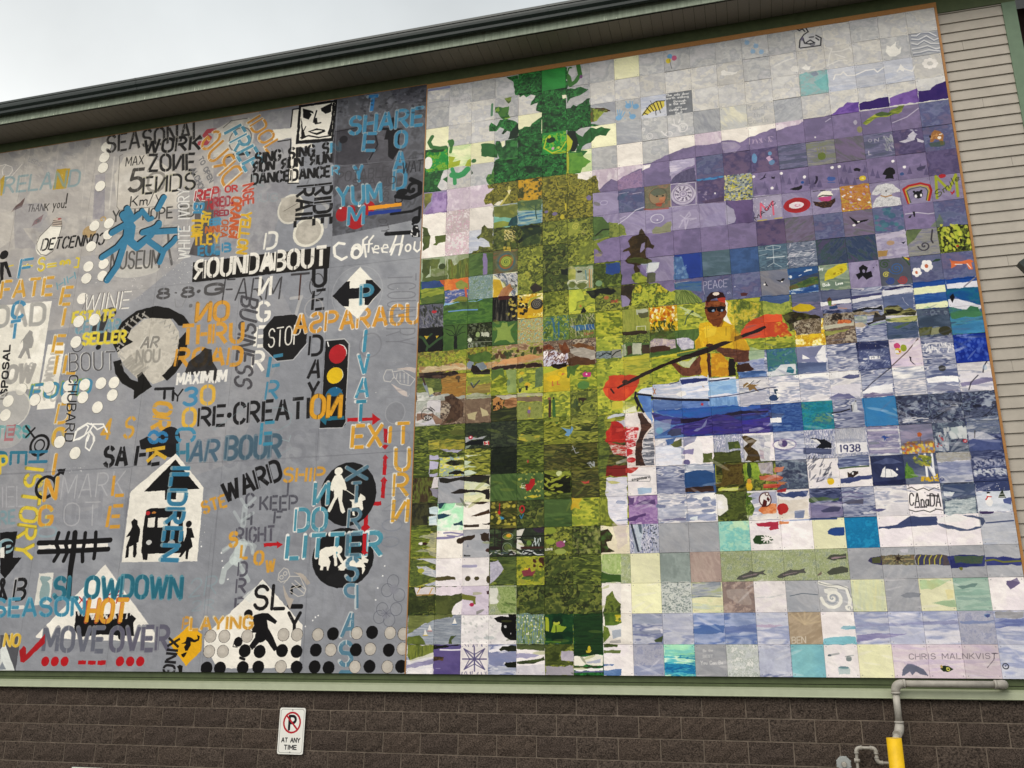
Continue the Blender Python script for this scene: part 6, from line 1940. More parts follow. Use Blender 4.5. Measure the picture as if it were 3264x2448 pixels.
STENCIL_MURAL = """F 92959f,979aa4,8e919b,9c9fa8 -2754,-523,2908,336,58,2653,-2249,29 sx=2.5,sy=2.5,tint=0
F bcb6b2,c6c0ba,b2adab,a9a6a8 -2702,-183,1005,83,554,17,336,32,-7,401,-242,285,-252,193,-219,110,-338,13,-566,-6 sx=2.5,sy=2.5,tint=0,al=0.9
F a3a2a8,acabb0,999aa1 -1833,589,1091,39,208,403,-237,571,-620,163,-813,129,-250,-1044 sx=2,sy=2,tint=0,al=0.5
F 5f6068,6c6e78,54555c,767884 -439,-59,512,-2,-60,677,-413,33 sx=1.2,sy=1.2,tint=0
F 54525a,605f68 -426,132,275,-1,15,315,-277,5 sx=0.8,sy=0.8,al=0.7
F 4c4c58,5c5e6c,34343c -180,-37,181,9,-7,91,-127,-10 sx=0.5,sy=0.3,al=0.6
F cfc9bf,dad5cb,c0bab2 -2536,508,460,17,41,228,-442,2 sx=1,sy=1,al=0.4
D c8c2ba,a49e9c,d4cec6 160,0.12,3,0.6 -2222,-55,586,16,173,463,-633,135 0.25
T 8c8a92 - 245 -21545,72,-13519,63,-210,-1591 0 0.35 GRAVITY
T a8a6ac - 217 -15791,6186,-8339,5950,-93,-1169 0 0.4 MARKET
T 9a9ba6 - 206 -18624,13397,-11662,13447,-200,-1501 0 0.35 STATION
T 7c7e8a - 181 -8943,16148,-3694,16042,-51,-1152 0 0.35 TOURIST
T 9fa2ae - 159 -4200,21975,-554,21923,-19,-1179 0 0.35 RIVER
T 7e808c - 191 -16566,17936,-11253,17934,-92,-979 0 0.35 FIELD
T 9fa0aa - 194 -8791,9987,-5378,9899,-29,-1056 0 0.4 HOTEL
T 7c7e8a - 168 -6160,19368,-2333,19298,4,-782 0 0.3 VALLEY
T 9c9ea8 - 170 -12062,23824,-8432,23803,-13,-618 0 0.35 WINTER
D a4a6b0,7c7e8a 160,0.09,4,0.5 -2222,-55,2172,64,56,2382,-1723,12 0.16
F 9a96a0,8f8c9a,a29ea6 -1636,179,53,-3,33,241,-64,-3 sx=0.5,sy=0.8,al=0.7
F dcd5ca,e6e0d6,cbc4ba -1532,194,40,-89,134,5,174,134,22,174,-180,-9,-145,-26 sx=1,sy=1,al=0.7
L c9c4be 44 -1523,111,30,263,44,14,131,4 0.8
L 7a7672 27 -1517,96,18,-8,172,16
L 7a7672 27 -1517,96,25,268,16,20,188,7
L dcd8d2 77 -1547,97,16,272 0.5
L dcd8d2 55 -1499,88,246,22 0.5
F d8d2cc,c8c2be -2201,47,35,-3,47,32,-12,31,-31,17,-24,-4 al=0.3
L ece8e2 35 -2201,47,29,-4,44,21,8,22,-15,25,-35,1 0.9
L ece8e2 35 -2172,101,-12,-29,18,-25 0.9
L ece8e2 35 -2069,56,-49,58,-29,26,-28,-23 0.9
P c8a83c -2184,126,21,-24,9,45,0,70,-12,-2
P c4a230 -1862,116,78,5,-4,107,-77,-3
T 86a3ab - 126 -21487,2024,-17219,2214,-25,-835 0 0.8 RELAND
T 9a9aa2 - 40 -20395,440,-19638,825,80,-179 0 0.7 LEGS
T 3c3834 - 50 -19884,3238,-18726,3329,16,-355 0 1 ThANK
T 3c3834 - 49 -18460,3270,-17851,3300,-12,-523 0 1 you
L 3c3834 71 -1777,258,1,52
E 3c3834 -17743,3288,45,48
P 6f5a58 -2017,246,-8,47,-32,11,-27,12,18,-29,25,-18
P 8c6a6c -1892,350,-9,37,-21,8,-28,12,11,-30,27,-17
E 5c5c5a -19203,3796,125,85
D a04c50 14,0.02,3,-0.6 -1892,350,-9,37,-49,20,11,-30
F 8d8c97,9896a0 -2075,296,64,-17,97,8,46,68,-33,63,-96,-7,105,116,-130,-16 sx=0.8,sy=0.8,al=0.4
F ccc6be,d6d1ca -2146,314,83,-11,25,155,-70,43 al=0.5,sx=0.8,sy=0.8
E eeeae0 -18558,5132,491,544
P eeeae0 -1905,484,64,-68,8,-15,54,22,-4,41,-2,20,-20,53
L 3c3834 22 -1892,465,-10,35,6,31,27,29,34,9,30,-17,20,-68,8,-55,-10,-42,-28,-9,-26,38,-51,49
P c8b8ac -1830,386,15,-8,29,9,8,37,-56,-2
L 3c3834 27 -1832,391,50,13
L 3c3834 27 -1833,400,53,12
L 3c3834 27 -1835,409,56,11
L 3c3834 27 -1837,418,60,11
E b06060 -17981,3861,101,53
E c09040 -16201,4740,380,308 0.55
S c8a050 -15597,4211,216,1.2,54 0.8
T 1e1c1c - 91 -18717,5391,-15341,5485,48,-563 1 1 DETCENNOƆ
E 6c6860 -15996,357,296,296 0.7
E f1ede3 -16009,344,279,280
E 6c6860 -16006,910,295,294 0.7
E f1ede3 -16019,897,278,277
E 6c6860 -15993,1467,294,291 0.7
E f1ede3 -16006,1454,277,275
E 6c6860 -15989,2435,292,287 0.7
E f1ede3 -16002,2423,275,271
E 6c6860 -15966,4492,287,278 0.7
E f1ede3 -15978,4480,271,263
E 6c6860 -15204,4458,285,277 0.7
E f1ede3 -15216,4447,269,262
E 6c6860 -15151,5031,283,275 0.7
E f1ede3 -15163,5020,267,259
E 6c6860 -15981,5528,285,274 0.7
E f1ede3 -15994,5516,269,259
E 6c6860 -15958,6528,283,270 0.7
E f1ede3 -15970,6517,267,255
E 6c6860 -15160,6487,281,269 0.7
E f1ede3 -15172,6475,265,254
E 6c6860 -15965,7113,282,267 0.7
E f1ede3 -15977,7102,266,253
E 6c6860 -15128,7079,279,266 0.7
E f1ede3 -15140,7068,263,251
T 2a2828 8a8680 121 -15920,662,-10879,687,-115,-902 1 0.85 SEASONAL
T 1f1d1d 9c9890 140 -13853,1032,-10914,1251,-21,-704 1 1 WORK
T 262424 a09c94 138 -13453,2003,-11041,2306,-119,-849 1 1 ZOИE
T 262424 b8b49c 115 -13602,3160,-10923,3281,-66,-828 1 1 EИDS
T 2c2a28 - 49 -14761,1550,-13827,1584,-14,-448 0 1 MAX
T 484440 - 180 -14419,2944,-13731,2989,44,-1129 1 1 5
T 5c5852 - 136 -13405,3085,-12568,3151,-33,-977 0 0.5 0
T 2c2a28 - 63 -14200,3712,-13314,3730,-19,-485 0 1 Km
L 504c48 42 -1303,314,-18,58,-9,9
L 504c48 42 -1291,331,27,49
T 3c3a38 - 79 -15015,4387,-10805,4660,-57,-538 0 0.9 YOU HOPE ED
E 9a9890 -11105,4251,357,452 0.5
F c8c4be,7c7a7c -1486,491,130,-4,204,6,-1,30,-208,3,-112,-19 al=0.5,sx=0.6,sy=0.2
F a8a6a6,b8b4b0 -1453,599,242,19,-65,79,-125,10 al=0.4
E dcd8ce -13402,7039,1185,293 0.5
T 4c4a48 - 92 -14770,6789,-12253,6976,-53,-837 0 0.8 MUSEUM
L 5c5a5a 111 -1204,521,17,90,25,80 0.8
L 16242e 367 -1457,405,58,72,0,70,41,34,28,-21 0.9
L 16242e 310 -1535,609,72,-41,39,-49,-3,-90 0.9
L 16242e 325 -1490,726,41,-63,18,-86,11,-97 0.9
L 16242e 334 -1501,489,68,-31,61,-42 0.9
L 16242e 315 -1440,377,34,54 0.9
L 16242e 239 -1359,398,19,22,24,28,15,-3 0.9
L 16242e 310 -1276,398,23,-51 0.9
L 16242e 308 -1338,510,45,-9,34,-16 0.9
L 16242e 287 -1338,510,180,13 0.9
L 16242e 284 -1300,559,79,58,45,-38,13,-18 0.9
L 16242e 306 -1350,567,56,-37,33,-55 0.9
L 16242e 249 -1229,669,13,-52 0.9
L 3a86ae 367 -1451,410,58,73,0,69,41,34,27,-21
L 3a86ae 310 -1529,614,72,-40,39,-50,-3,-90
L 3a86ae 325 -1484,731,41,-63,18,-86,11,-97
L 3a86ae 334 -1495,495,68,-32,61,-42
L 3a86ae 315 -1434,382,34,55
L 3a86ae 239 -1353,403,19,22,24,28,15,-3
L 3a86ae 309 -1270,404,23,-52
L 3a86ae 307 -1332,515,45,-9,33,-16
L 3a86ae 287 -1332,515,179,13
L 3a86ae 284 -1294,564,78,58,46,-38,12,-18
L 3a86ae 306 -1344,573,56,-38,33,-55
L 3a86ae 249 -1224,674,14,-51
E 1e1a1a -20776,5377,241,230
P 1e1a1a -2093,574,39,0,43,85,-15,-2,-40,-65,14,97,-17,-2
T e0c83c f0ecd8 91 -19539,6303,-19041,6334,-52,-408 0 1 +
T e0c83c f0ecd8 106 -18693,6448,-18343,6437,-69,-658 0 1 S
T e0c83c f0ecd8 95 -18132,6560,-17704,6548,-94,-658 0 1 =
S e0c83c -17447,6191,186,1.2,98
S e0c83c -17154,6185,185,1.2,98
L e0c83c 94 -1668,601,14,4,2,44,-19,-2
L e0c83c 65 -2037,601,22,-3
T 4490ba e8e6e0 139 -19721,6633,-19150,6621,-3,-854 0 1 F
L b84450 231 -1025,37,-36,0,-13,18,28,20,-13,24,-36,-6 0.95
T 77777c - 62 -10904,1766,-10193,3084,190,-115 0 0.95 TO OPEN
T 77777c - 62 -11249,2275,-10592,3527,214,-121 0 0.95 ALCHOL
T ecebe8 7a7a80 78 -10750,6719,-11231,3238,-551,-64 0 0.9 WHITE IVORY
F 3c383a,4c484a -1086,379,126,2,33,299,-79,-5,-76,-23,20,-74 al=0.75,sx=0.6,sy=0.6
T b83038 e8e0dc 132 -10823,3893,-9647,3955,15,-496 1 1 RED
T b83038 - 110 -10137,4429,-9292,4493,43,-486 1 1 RED
T 3a8cb8 e8e4e0 121 -10374,4102,-10342,4794,-457,-62 0 1 BL
T e0b828 - 110 -9975,4549,-10000,5178,-377,-50 0 1 YEL
T e0b828 - 120 -10324,4942,-10281,5723,-504,-65 0 1 LOW
T 3a8cb8 - 89 -9945,5234,-9443,5249,-9,-292 0 1 ER
T d07030 - 89 -10104,5552,-9405,5591,-7,-267 0 1 NGE
T e8b828 - 109 -10627,6113,-9340,6173,-63,-513 1 1 TLEY
T 3a8cb8 - 117 -10320,6627,-9284,6677,-52,-435 1 1 EUE
F a09ea4,b0aeb0,8c8a92 -1039,-31,284,16,109,8,33,395,-88,283,-113,5,-146,-18 sx=1,sy=1,al=0.6
F d6d2c8,e2ddd2,c2beb6 -987,19,53,-22,81,3,36,68,-9,110,-74,-1,-115,3,-16,-142 sx=0.8,sy=0.8,al=0.7
P ece8de -727,82,123,10,8,42,-125,10
P efeae0 -641,-3,34,1,0,179,82,8,1,20,-62,-10,9,178,-52,-7,2,-197,-11,-72
L 1c1a1a 60 -639,81,2,-88,34,0
L 1c1a1a 50 -696,148,63,0,4,218,52,7
L 5c5a5a 47 -981,31,37,-30,81,0 0.8
R 4c4a4a -8872,1078,557,624,61 0.6
L 2c2a2a 154 -949,185,55,-2,59,2 0.9
P 161414 -608,-23,187,3,-8,208,-178,-13
P f2eee4 -596,-11,165,3,-8,179,-154,-12
P 161414 -592,44,12,52,19,53,-22,7
P 161414 -444,-8,13,1,-7,166,-19,-8,12,-68
P 161414 -526,55,12,2,5,26,-24,-4
P 161414 -588,-4,50,23,6,14,-35,-16,-20,-3
P 161414 -500,11,53,-19,4,13,-51,24
P 161414 -585,1,27,10,17,26,-13,23,-28,-15
P 161414 -486,5,37,-6,1,38,-26,6,-23,-19
L 161414 70 -519,20,-10,49,10,17,24,-1
P 161414 -554,120,42,-10,39,14,5,10,-41,11
P f2eee4 -542,122,31,-2,29,8,-28,6
L 161414 69 -586,146,38,-4,49,17,57,-1
L 161414 50 -566,93,-10,24
T cf8f30 e8dcc0 114 -8608,246,-7352,2023,617,-311 1 1 IDOL
T 4e93b0 e4e6e0 156 -9722,634,-8403,2764,820,-332 1 1 FREE
T cf8f30 e8dcc0 131 -9366,3420,-10904,963,770,-635 1 1 DRUG
T 8ea8ac - 70 -8134,3002,-7976,3616,488,22 0 0.4 ZK
T 171515 - 125 -7996,2425,-4317,2439,-25,-505 1 1 SING SING SI
T 171515 - 125 -8050,2865,-4283,2932,-20,-451 1 1 ЯON ЯUN ЯUN
T 171515 - 124 -8065,3456,-4329,3603,-25,-498 1 1 DANCEDANCE
T 4a9cc4 b8c8cc 145 -4317,2439,-3922,2426,-32,-472 1 1 N
T 4a9cc4 b8c8cc 86 -4193,3575,-3870,3573,-30,-439 1 1 R
F 46444c,38363e -420,142,135,2,61,30,10,89,-53,40,11,26,-106,-11,-66,-20,-2,-98 sx=0.6,sy=0.4,al=0.7
E 26242a -3795,1882,197,189
P 1e1c20 -154,112,10,16,2,30,23,23,0,97,-25,46,-23,-20,-4,-83,-18,-3,7,-42,22,-16,-2,-40
L 26242a 49 -420,142,126,-4
L 26242a 67 -237,172,19,66,-35,67
L 1e1c20 124 -201,163,87,19,-4,9
T 2d7fc4 9aa8b4 165 -2778,634,-2337,659,53,-719 1 1 T
T 3b88b0 8ea4b0 164 -3529,1678,-206,1727,18,-841 1 1 SHARE
T 3b88b0 8ea4b0 152 -2830,2570,-2324,2648,45,-823 1 1 E
T 3b88b0 8ea4b0 150 -1353,2654,-881,2704,10,-772 1 1 O
T 3b88b0 8ea4b0 148 -1347,3752,-880,3797,6,-856 1 1 A
T 3b88b0 8ea4b0 165 -1329,4647,-843,4668,6,-844 1 1 D
T 3b88b0 8ea4b0 141 -3107,4066,-2744,4070,-92,-778 1 1 Y
T 4c4c52 - 57 -3937,3947,-1671,3988,14,-478 0 0.8 POTABLE
T 34343a - 55 -1006,3943,-127,3931,23,-493 0 0.9 WAT
T 4c4c52 - 56 -3233,4238,-1297,4371,2,-332 0 0.8 STATIO
T 4c4c52 - 55 -1784,4395,-1792,5141,224,32 0 0.6 NGO
S 16161a -489,4765,395,1,149
L 16161a 200 -60,428,41,25,1,46,-42,17,-62,-17
E 16161a -968,4837,265,168
T 16161a - 45 -1254,5306,-947,5302,-11,-233 0 1 U
E b81c24 -3607,5503,310,348
E b81c24 -2446,5378,297,327
E b81c24 -2951,5913,406,381
E e8e4e4 -3717,5208,64,47
E e8e4e4 -2860,5182,81,94
E b81c24 -3251,5410,227,282
T 4090b4 a8bcc4 149 -3838,5098,-1881,5129,-80,-862 1 1 YUM
T 4090b4 a8bcc4 138 -3301,6052,-2629,6092,-7,-837 1 1 M
P f0a020 -245,528,148,4,1,16,-148,0
P 24409c -244,554,148,6,-1,13,-146,0
L 16161a 117 -141,579,92,-1,34,-14,-2,54,-26,19
E 16161a -302,6209,191,182
L 16161a 179 -158,668,138,8
P 16161a -42,642,21,3,11,55,-35,-4
D e8e8ea 16,0.03,2,0.8 -51,650,31,4,1,45,-30,-4
T 4c4c52 - 45 -1972,5947,-1762,6612,355,46 0 0.7 CTY
E d8d4ca -6043,4945,640,722
E b8b2a8 -6043,4945,559,626
F b0aaa0,c0bab0 -657,435,85,2,24,55,-14,60,-76,-14 sx=0.4,sy=0.4,al=0.8
E e2ded2 -5134,6145,719,705
E bcb6ac -5134,6145,594,587
F b4aea4,c6c0b6 -565,571,78,0,23,64,-43,31,-48,-24 sx=0.4,sy=0.4,al=0.8
L 6c6860 24 -637,500,63,-30
L dcd8d0 163 -577,431,70,-4,75,81,-2,93 0.35
T 161414 - 153 -5000,3964,-4904,5848,789,16 1 1 RIDE
T 161414 - 145 -5847,3917,-5783,5830,800,41 1 1 RAIL
F 9a98a0,a4a2aa -810,384,131,14,8,192,-119,-10 al=0.4
T 8ea4ac - 69 -8001,4345,-6745,4467,-15,-392 0 0.35 HUG
T efece4 - 132 -7143,6715,-6615,6708,37,-760 1 1 D
T c43c3c - 81 -9936,3638,-8746,3705,-35,-303 0 1 D OR
T c8503c e0d0c8 100 -8477,3472,-8378,4440,481,-55 0 1 NGE
T a83844 - 100 -9856,4339,-9020,4354,-51,-450 1 1 RED
T cc5c2c e0c8b8 119 -8963,3970,-8900,5912,451,111 0 1 ORANGI
T e0b020 e4dcb8 108 -8392,4777,-8430,6721,445,107 0 1 YELLON
T 4c98c0 - 89 -9755,5229,-9413,5224,-34,-295 0 1 ER
T c86030 - 69 -9716,5572,-9421,5584,-31,-269 0 1 NI
T c86030 - 69 -9335,5041,-9342,5858,299,63 0 1 ORA
T a03c48 - 79 -9755,4792,-9065,4834,-28,-248 0 1 RED
E b02c40 -8931,4268,59,59
T 3a8cb8 - 107 -9605,6540,-8777,6615,-44,-386 1 1 LB
T e8b820 - 88 -9660,6058,-9367,6070,-39,-340 0 1 Y
L f4f1ea 118 -343,691,-27,-8,-19,16,2,27
E f4f1ea -2875,7201,232,246
E 85878f -2875,7201,116,127
L f4f1ea 90 -260,741,1,-58,17,-12
L f4f1ea 89 -233,740,1,-49,17,-21
L f4f1ea 88 -137,751,19,-51,4,-17
L f4f1ea 88 -117,723,22,-2
L f4f1ea 97 -94,757,5,-40,5,-31
R f4f1ea -598,7428,112,152,78
L f4f1ea 79 -31,720,-3,30,14,15,14,-11,1,-31
L f4f1ea 62 -210,732,23,-1,-4,-13,-13,-2,-7,15,2,16
L f4f1ea 62 -170,732,23,-1,-5,-13,-13,-2,-7,16,3,18
L f4f1ea 63 -262,705,44,0
L f4f1ea 119 -389,699,7,42,31,21,21,-9
E f4f1ea -2864,7383,276,290
E 85878f -2864,7383,133,154
L f4f1ea 90 -253,706,10,55
L f4f1ea 63 -217,724,6,19,22,7
L f4f1ea 62 -177,729,5,18,22,5
L f4f1ea 88 -132,765,15,-42
L f4f1ea 97 -97,769,11,-43
F 1c1814,231f1d -1056,693,650,2,1,99,-644,-5 sx=1,sy=1
T f4f0e8 - 164 -10385,7746,-9924,7750,-55,-853 1 1 Я
T f4f0e8 - 163 -9761,7707,-4218,7790,-27,-857 1 1 OUNDABOUT
T 3f3d40 - 75 -8909,8894,-6242,9077,37,-960 0 0.9 FARM
L 3f3d40 101 -574,805,78,2 0.9
L 4c2c24 64 -532,810,0,112
R 3f3d40 -4560,8627,316,495,45 0.8
T 1c1a1c 1c1a1c 135 -4687,8725,-4152,8716,-37,-790 0 1 U
T 1c1a1c - 125 -4677,9744,-4168,9729,3,-839 1 1 E
T 1c1a1c - 139 -4659,11712,-4133,11735,3,-813 1 1 D
T 1c1a1c - 129 -4648,12705,-4170,12721,93,-772 1 1 A
T 1c1a1c - 127 -4596,13643,-4145,13634,5,-767 1 1 Y
T f4f0e8 - 140 -7111,7645,-6644,7675,26,-714 1 1 A
T f4f0e8 - 139 -7183,8845,-6672,8875,-13,-865 1 1 И
T f4f0e8 - 155 -7164,9988,-6613,10019,-58,-832 1 1 G
T f4f0e8 - 153 -7169,11110,-6668,11131,-13,-835 1 1 E
T f4f0e8 - 151 -7176,12190,-6679,12208,-13,-821 1 1 R
L d8d4d0 136 -569,913,49,-3,-7,16,-13,61 0.5
R b8b6b8 -4615,9684,403,442,54 0.6
R a8a8b0 -4950,8809,272,405,36 0.5
T 4c4a50 - 121 -8001,8806,-7914,13158,770,260 0 0.95 BUSINESS:
P 1f1d1e -685,1039,45,-53,95,1,61,62,1,69,-54,66,-72,1,-69,-66
L d0d0d4 36 -677,1123,69,63,73,-1,56,-66 0.8
L a8a8ae 27 -685,1039,45,-55,97,1 0.6
T f4f0e8 - 62 -6546,11229,-5121,11159,-30,-810 0 1 STOP
T dd9a2c ece4d8 151 -5401,10723,-5,10733,0,-808 1 1 AƧPARAGU
P f1ede2 -266,804,100,112,-98,117,-117,-109
P 17151a -382,922,59,-58,16,-1,0,33,69,3,1,-33,28,2,43,48,-54,61,-18,-2,-1,-30,-68,-3,1,33,-23,-2
L dcdcdc 36 -266,804,100,112,-98,117 0.5
T 3a88a8 a8c4cc 157 -2508,9720,-2034,9725,-25,-810 1 1 P
T 3a92b4 e4e4e2 144 -2393,11714,-2158,11734,38,-820 0 1 I
T 3a92b4 e4e4e2 126 -2421,12690,-2000,12682,-68,-795 1 1 V
T 3a92b4 e4e4e2 124 -2510,13667,-2030,13661,59,-773 1 1 A
L c8c8c8 35 -402,1113,86,1,24,25,-1,265 0.9
F 1a181a,242224 -398,1117,83,1,18,21,5,273,-102,-7 sx=1,sy=1
E e4e2e0 -3367,11737,355,373
E c41e28 -3416,11775,373,407
E e4e0c0 -3451,12668,344,334
E eec60e -3476,12674,344,343
E 1f6f9c -3446,13560,384,412
L f0f0f0 52 -389,1122,6,18
T 3f8cb0 - 149 -6450,12503,-5942,12457,56,-851 1 1 F
T 3f8cb0 - 130 -6448,13472,-5941,13466,41,-754 1 1 R
T 74747e - 52 -1407,8528,-1345,11575,1197,89 0 0.55 TCOUNTRY
R 7c7c86 -2022,11516,468,506,60 0.45
L d8d4d0 25 -140,1289,11,-28,25,2,9,30,-15,19,-25,-6,-5,-17 0.9
L d8d4d0 25 -104,1272,41,-5,55,41,-19,26,-42,-11,-26,-30 0.9
L d8d4d0 25 -83,1281,-3,25 0.9
L d8d4d0 25 -71,1274,2,41 0.9
L d8d4d0 25 -54,1280,2,40 0.9
L d8d4d0 25 -37,1289,1,37 0.9
P c8bcb8 -88,1261,45,-5,37,7,-3,20,-21,-10
P c8bcb8 -106,1320,67,38,1,24,-21,-14,-21,-17
T 8c8c96 - 50 -1308,12325,-1267,13996,1036,44 0 0.45 LITTL
T dda636 f0e4c8 149 -20513,7618,-17707,7711,-36,-850 1 1 FATE
F eeeae0,e6e2d8,f2eee6 -2069,797,305,6,5,414,-222,2 sx=1,sy=1
T a5a4a2 bdbab4 189 -20583,9007,-17873,9117,-95,-987 0 0.8 OAD
P a09e9c -1857,934,18,11,1,19,12,25,-4,33,-15,3,20,49,-16,-2,-19,-39,-19,36,-17,-6,17,-46,-7,-38,-12,23,5,-19,19,-27,9,-9
T a8a5a2 bcb8b2 202 -19371,11765,-17994,11823,9,-745 0 0.9 OW
T a8a5a2 - 101 -18777,11300,-18043,11288,-38,-329 0 0.7 FAS
T 4490bc - 178 -19730,8651,-19124,8709,7,-780 1 1 C
T 4490bc e8e8e4 155 -19628,9696,-19097,9672,-62,-847 1 1 T
T 1c1a1c - 90 -19178,12561,-19510,10017,-321,-23 0 1 I$POSAL
F eae6de,f0ece4 -1747,1015,91,3,-1,297,-92,0 sx=1,sy=1
T b4b0ac - 109 -17371,11824,-17200,10498,470,36 0 0.8 MUDDY
T b8b4b0 - 107 -17304,12738,-17171,12068,741,142 0 0.7 S
T dda636 e4dcc0 154 -17160,8251,-16656,8278,39,-819 1 1 E
T dda636 e4dcc0 152 -16951,9275,-16739,9295,14,-809 1 1 I
T dda636 e4dcc0 150 -17143,10526,-16617,10571,17,-772 1 1 E
T dda636 e4dcc0 148 -16956,11558,-16747,11575,1,-853 1 1 I
T dda636 e4dcc0 147 -16391,11557,-15823,11601,12,-803 1 1 L
T dda636 e4dcc0 143 -16393,13826,-15791,13820,51,-841 1 1 D
T dda636 d8d090 161 -16343,14793,-15822,14779,-52,-703 0 1 C
E f2ede4 -16013,8075,286,273
T efece6 605c5c 71 -15857,8692,-13550,8779,24,-786 0 1 WINE
L 5c585a 25 -1593,859,16,-61 0.7
R 1a181a -14436,8926,258,210,103 0.85
P 1a181a -1480,889,28,17,7,75,26,7,0,33,-64,3,-63,-43,33,-48 0.7
T e8d43c b0a880 131 -16337,9214,-14175,9302,-8,-499 1 1 ESTATE
T 6f9cb0 a8b4b8 110 -16093,9731,-13840,9844,7,-564 1 0.9 CELLAR
E 1a181a -14793,10497,133,121
R 1a181a -15862,10335,280,282,31
E 6c6860 -15201,9176,291,296 0.7
E f1ede3 -15213,9166,275,282
E 6c6860 -16011,9184,294,297 0.7
E f1ede3 -16024,9173,278,283
E 6c6860 -15995,10156,292,293 0.7
E f1ede3 -16007,10145,276,279
E 6c6860 -17042,12154,291,286 0.7
E f1ede3 -17054,12144,276,272
E 6c6860 -16019,12172,288,284 0.7
E f1ede3 -16031,12162,272,270
E 6c6860 -15199,12188,284,282 0.7
E f1ede3 -15211,12178,269,269
E 6c6860 -14386,12181,281,281 0.7
E f1ede3 -14398,12171,266,267
E 6c6860 -13731,12199,279,280 0.7
E f1ede3 -13742,12190,264,266
E 6c6860 -16023,12725,286,281 0.7
E f1ede3 -16035,12715,271,268
E 6c6860 -15198,12761,283,280 0.7
E f1ede3 -15209,12751,268,266
E 6c6860 -13727,12763,278,277 0.7
E f1ede3 -13738,12754,263,264
E 6c6860 -14386,13260,279,276 0.7
E f1ede3 -14397,13250,264,263
E 6c6860 -17661,12700,293,284 0.7
E f1ede3 -17674,12690,277,271
E 6c6860 -18465,12164,297,288 0.7
E f1ede3 -18478,12154,281,274
E 6c6860 -19065,12656,298,287 0.7
E f1ede3 -19077,12646,282,273
E 6c6860 -19093,13295,297,284 0.7
E f1ede3 -19105,13285,281,270
T 5c5a5e ecebe8 69 -16093,11512,-13768,11605,-146,-839 0 1 BOUT
T 4490bc 8cb04c 138 -17940,12648,-14901,12595,34,-636 1 1 FOUD
E f1ede3 -17054,12144,276,272
E f1ede3 -16031,12162,272,270
E f1ede3 -15211,12178,269,269
E f1ede3 -17674,12690,277,271
E f1ede3 -16035,12715,271,268
E f1ede3 -15209,12751,268,266
E c9c5be -18914,12990,1060,828 0.6
R e0dcd4 -18905,13036,1038,873,74 0.7
E f1ede3 -19077,12646,282,273
E f1ede3 -19105,13285,281,270
T 1c1a1c c8c8c8 63 -16061,11697,-15796,14646,437,34 0 1 CHUBARD
F c8c2b8,d2ccc2,bab4aa -1379,1083,46,-92,67,-53,122,-2,59,78,16,91,-23,78,-33,42,-55,17,-54,-43,-28,11,-73,-64 sx=0.6,sy=0.6
P 1a1612 -1379,1083,-26,-38,-2,-47,31,-57,64,-45,92,-14,71,16,79,45,39,44,-58,0,-33,-36,-45,-4,-50,-9,-50,-5,-54,41,-18,44,33,22,-37,15
P 1a1612 -1051,1017,15,64,-9,66,-31,51,-38,34,-28,-26,43,-41,20,-60,-2,-54
P 1a1612 -1393,1123,37,-6,25,56,40,39,36,12,-9,-28,22,-16,59,71,-82,51,-4,-40,-63,-35,-42,-48
L b8b4ae 77 -1372,1093,33,22 0.9
L b8b4ae 58 -1363,1084,-7,21 0.9
L b8b4ae 77 -1382,1061,33,22 0.9
L b8b4ae 58 -1373,1053,-7,20 0.9
L b8b4ae 78 -1385,1030,33,22 0.9
L b8b4ae 58 -1377,1021,-6,21 0.9
L b8b4ae 78 -1382,1000,34,22 0.9
L b8b4ae 58 -1373,991,-7,21 0.9
L b8b4ae 78 -1372,972,34,23 0.9
L b8b4ae 59 -1363,964,-7,21 0.9
L b8b4ae 78 -1355,949,33,23 0.9
L b8b4ae 59 -1346,941,-7,20 0.9
L b8b4ae 78 -1333,931,33,23 0.9
L b8b4ae 59 -1324,923,-7,20 0.9
L b8b4ae 78 -1307,919,33,23 0.9
L b8b4ae 59 -1298,910,-7,21 0.9
L b8b4ae 78 -1277,913,33,23 0.9
L b8b4ae 58 -1268,905,-7,20 0.9
L b8b4ae 67 -1185,964,27,-7 0.9
L 9c988f 57 -1161,971,2,-16 0.8
L b8b4ae 67 -1157,986,26,-7 0.9
L 9c988f 57 -1134,992,3,-16 0.8
L b8b4ae 66 -1134,1012,26,-7 0.9
L 9c988f 57 -1111,1019,3,-16 0.8
L b8b4ae 66 -1117,1042,26,-7 0.9
L 9c988f 56 -1094,1048,3,-16 0.8
L b8b4ae 66 -1106,1073,26,-7 0.9
L 9c988f 56 -1083,1080,3,-16 0.8
L b8b4ae 65 -1101,1105,25,-7 0.9
L 9c988f 56 -1079,1111,3,-16 0.8
L b8b4ae 65 -1104,1135,25,-7 0.9
L 9c988f 56 -1082,1141,3,-16 0.8
T ecd636 c8c070 128 -15636,10308,-13463,10361,-10,-513 1 1 SELLER
T 8f8b85 e0dcd4 105 -12622,10708,-11839,10730,83,-447 0 1 AR
T 9a968f - 104 -12771,11371,-11648,11419,-30,-543 0 0.9 NOU
T 9a968f - 96 -13560,11352,-12580,12011,494,-320 0 0.6 WNOA
T 555355 - 117 -12148,8476,-10327,8570,-12,-446 1 1 8.8
T 555355 - 143 -9800,8556,-8941,8553,-31,-465 0 1 G
E 555355 -10113,8347,98,84
L 8c8c90 48 -1125,859,10,38,30,3,14,-35 0.6
E 6c6c70 -10421,8984,88,93 0.8
T e3a233 b08030 169 -10041,9742,-8567,9814,-27,-823 1 1 ИO
T e3a233 - 178 -10633,10746,-7760,10865,-61,-862 1 1 THRU
T e3a233 - 176 -10822,11685,-7748,11869,22,-753 1 1 ROAD
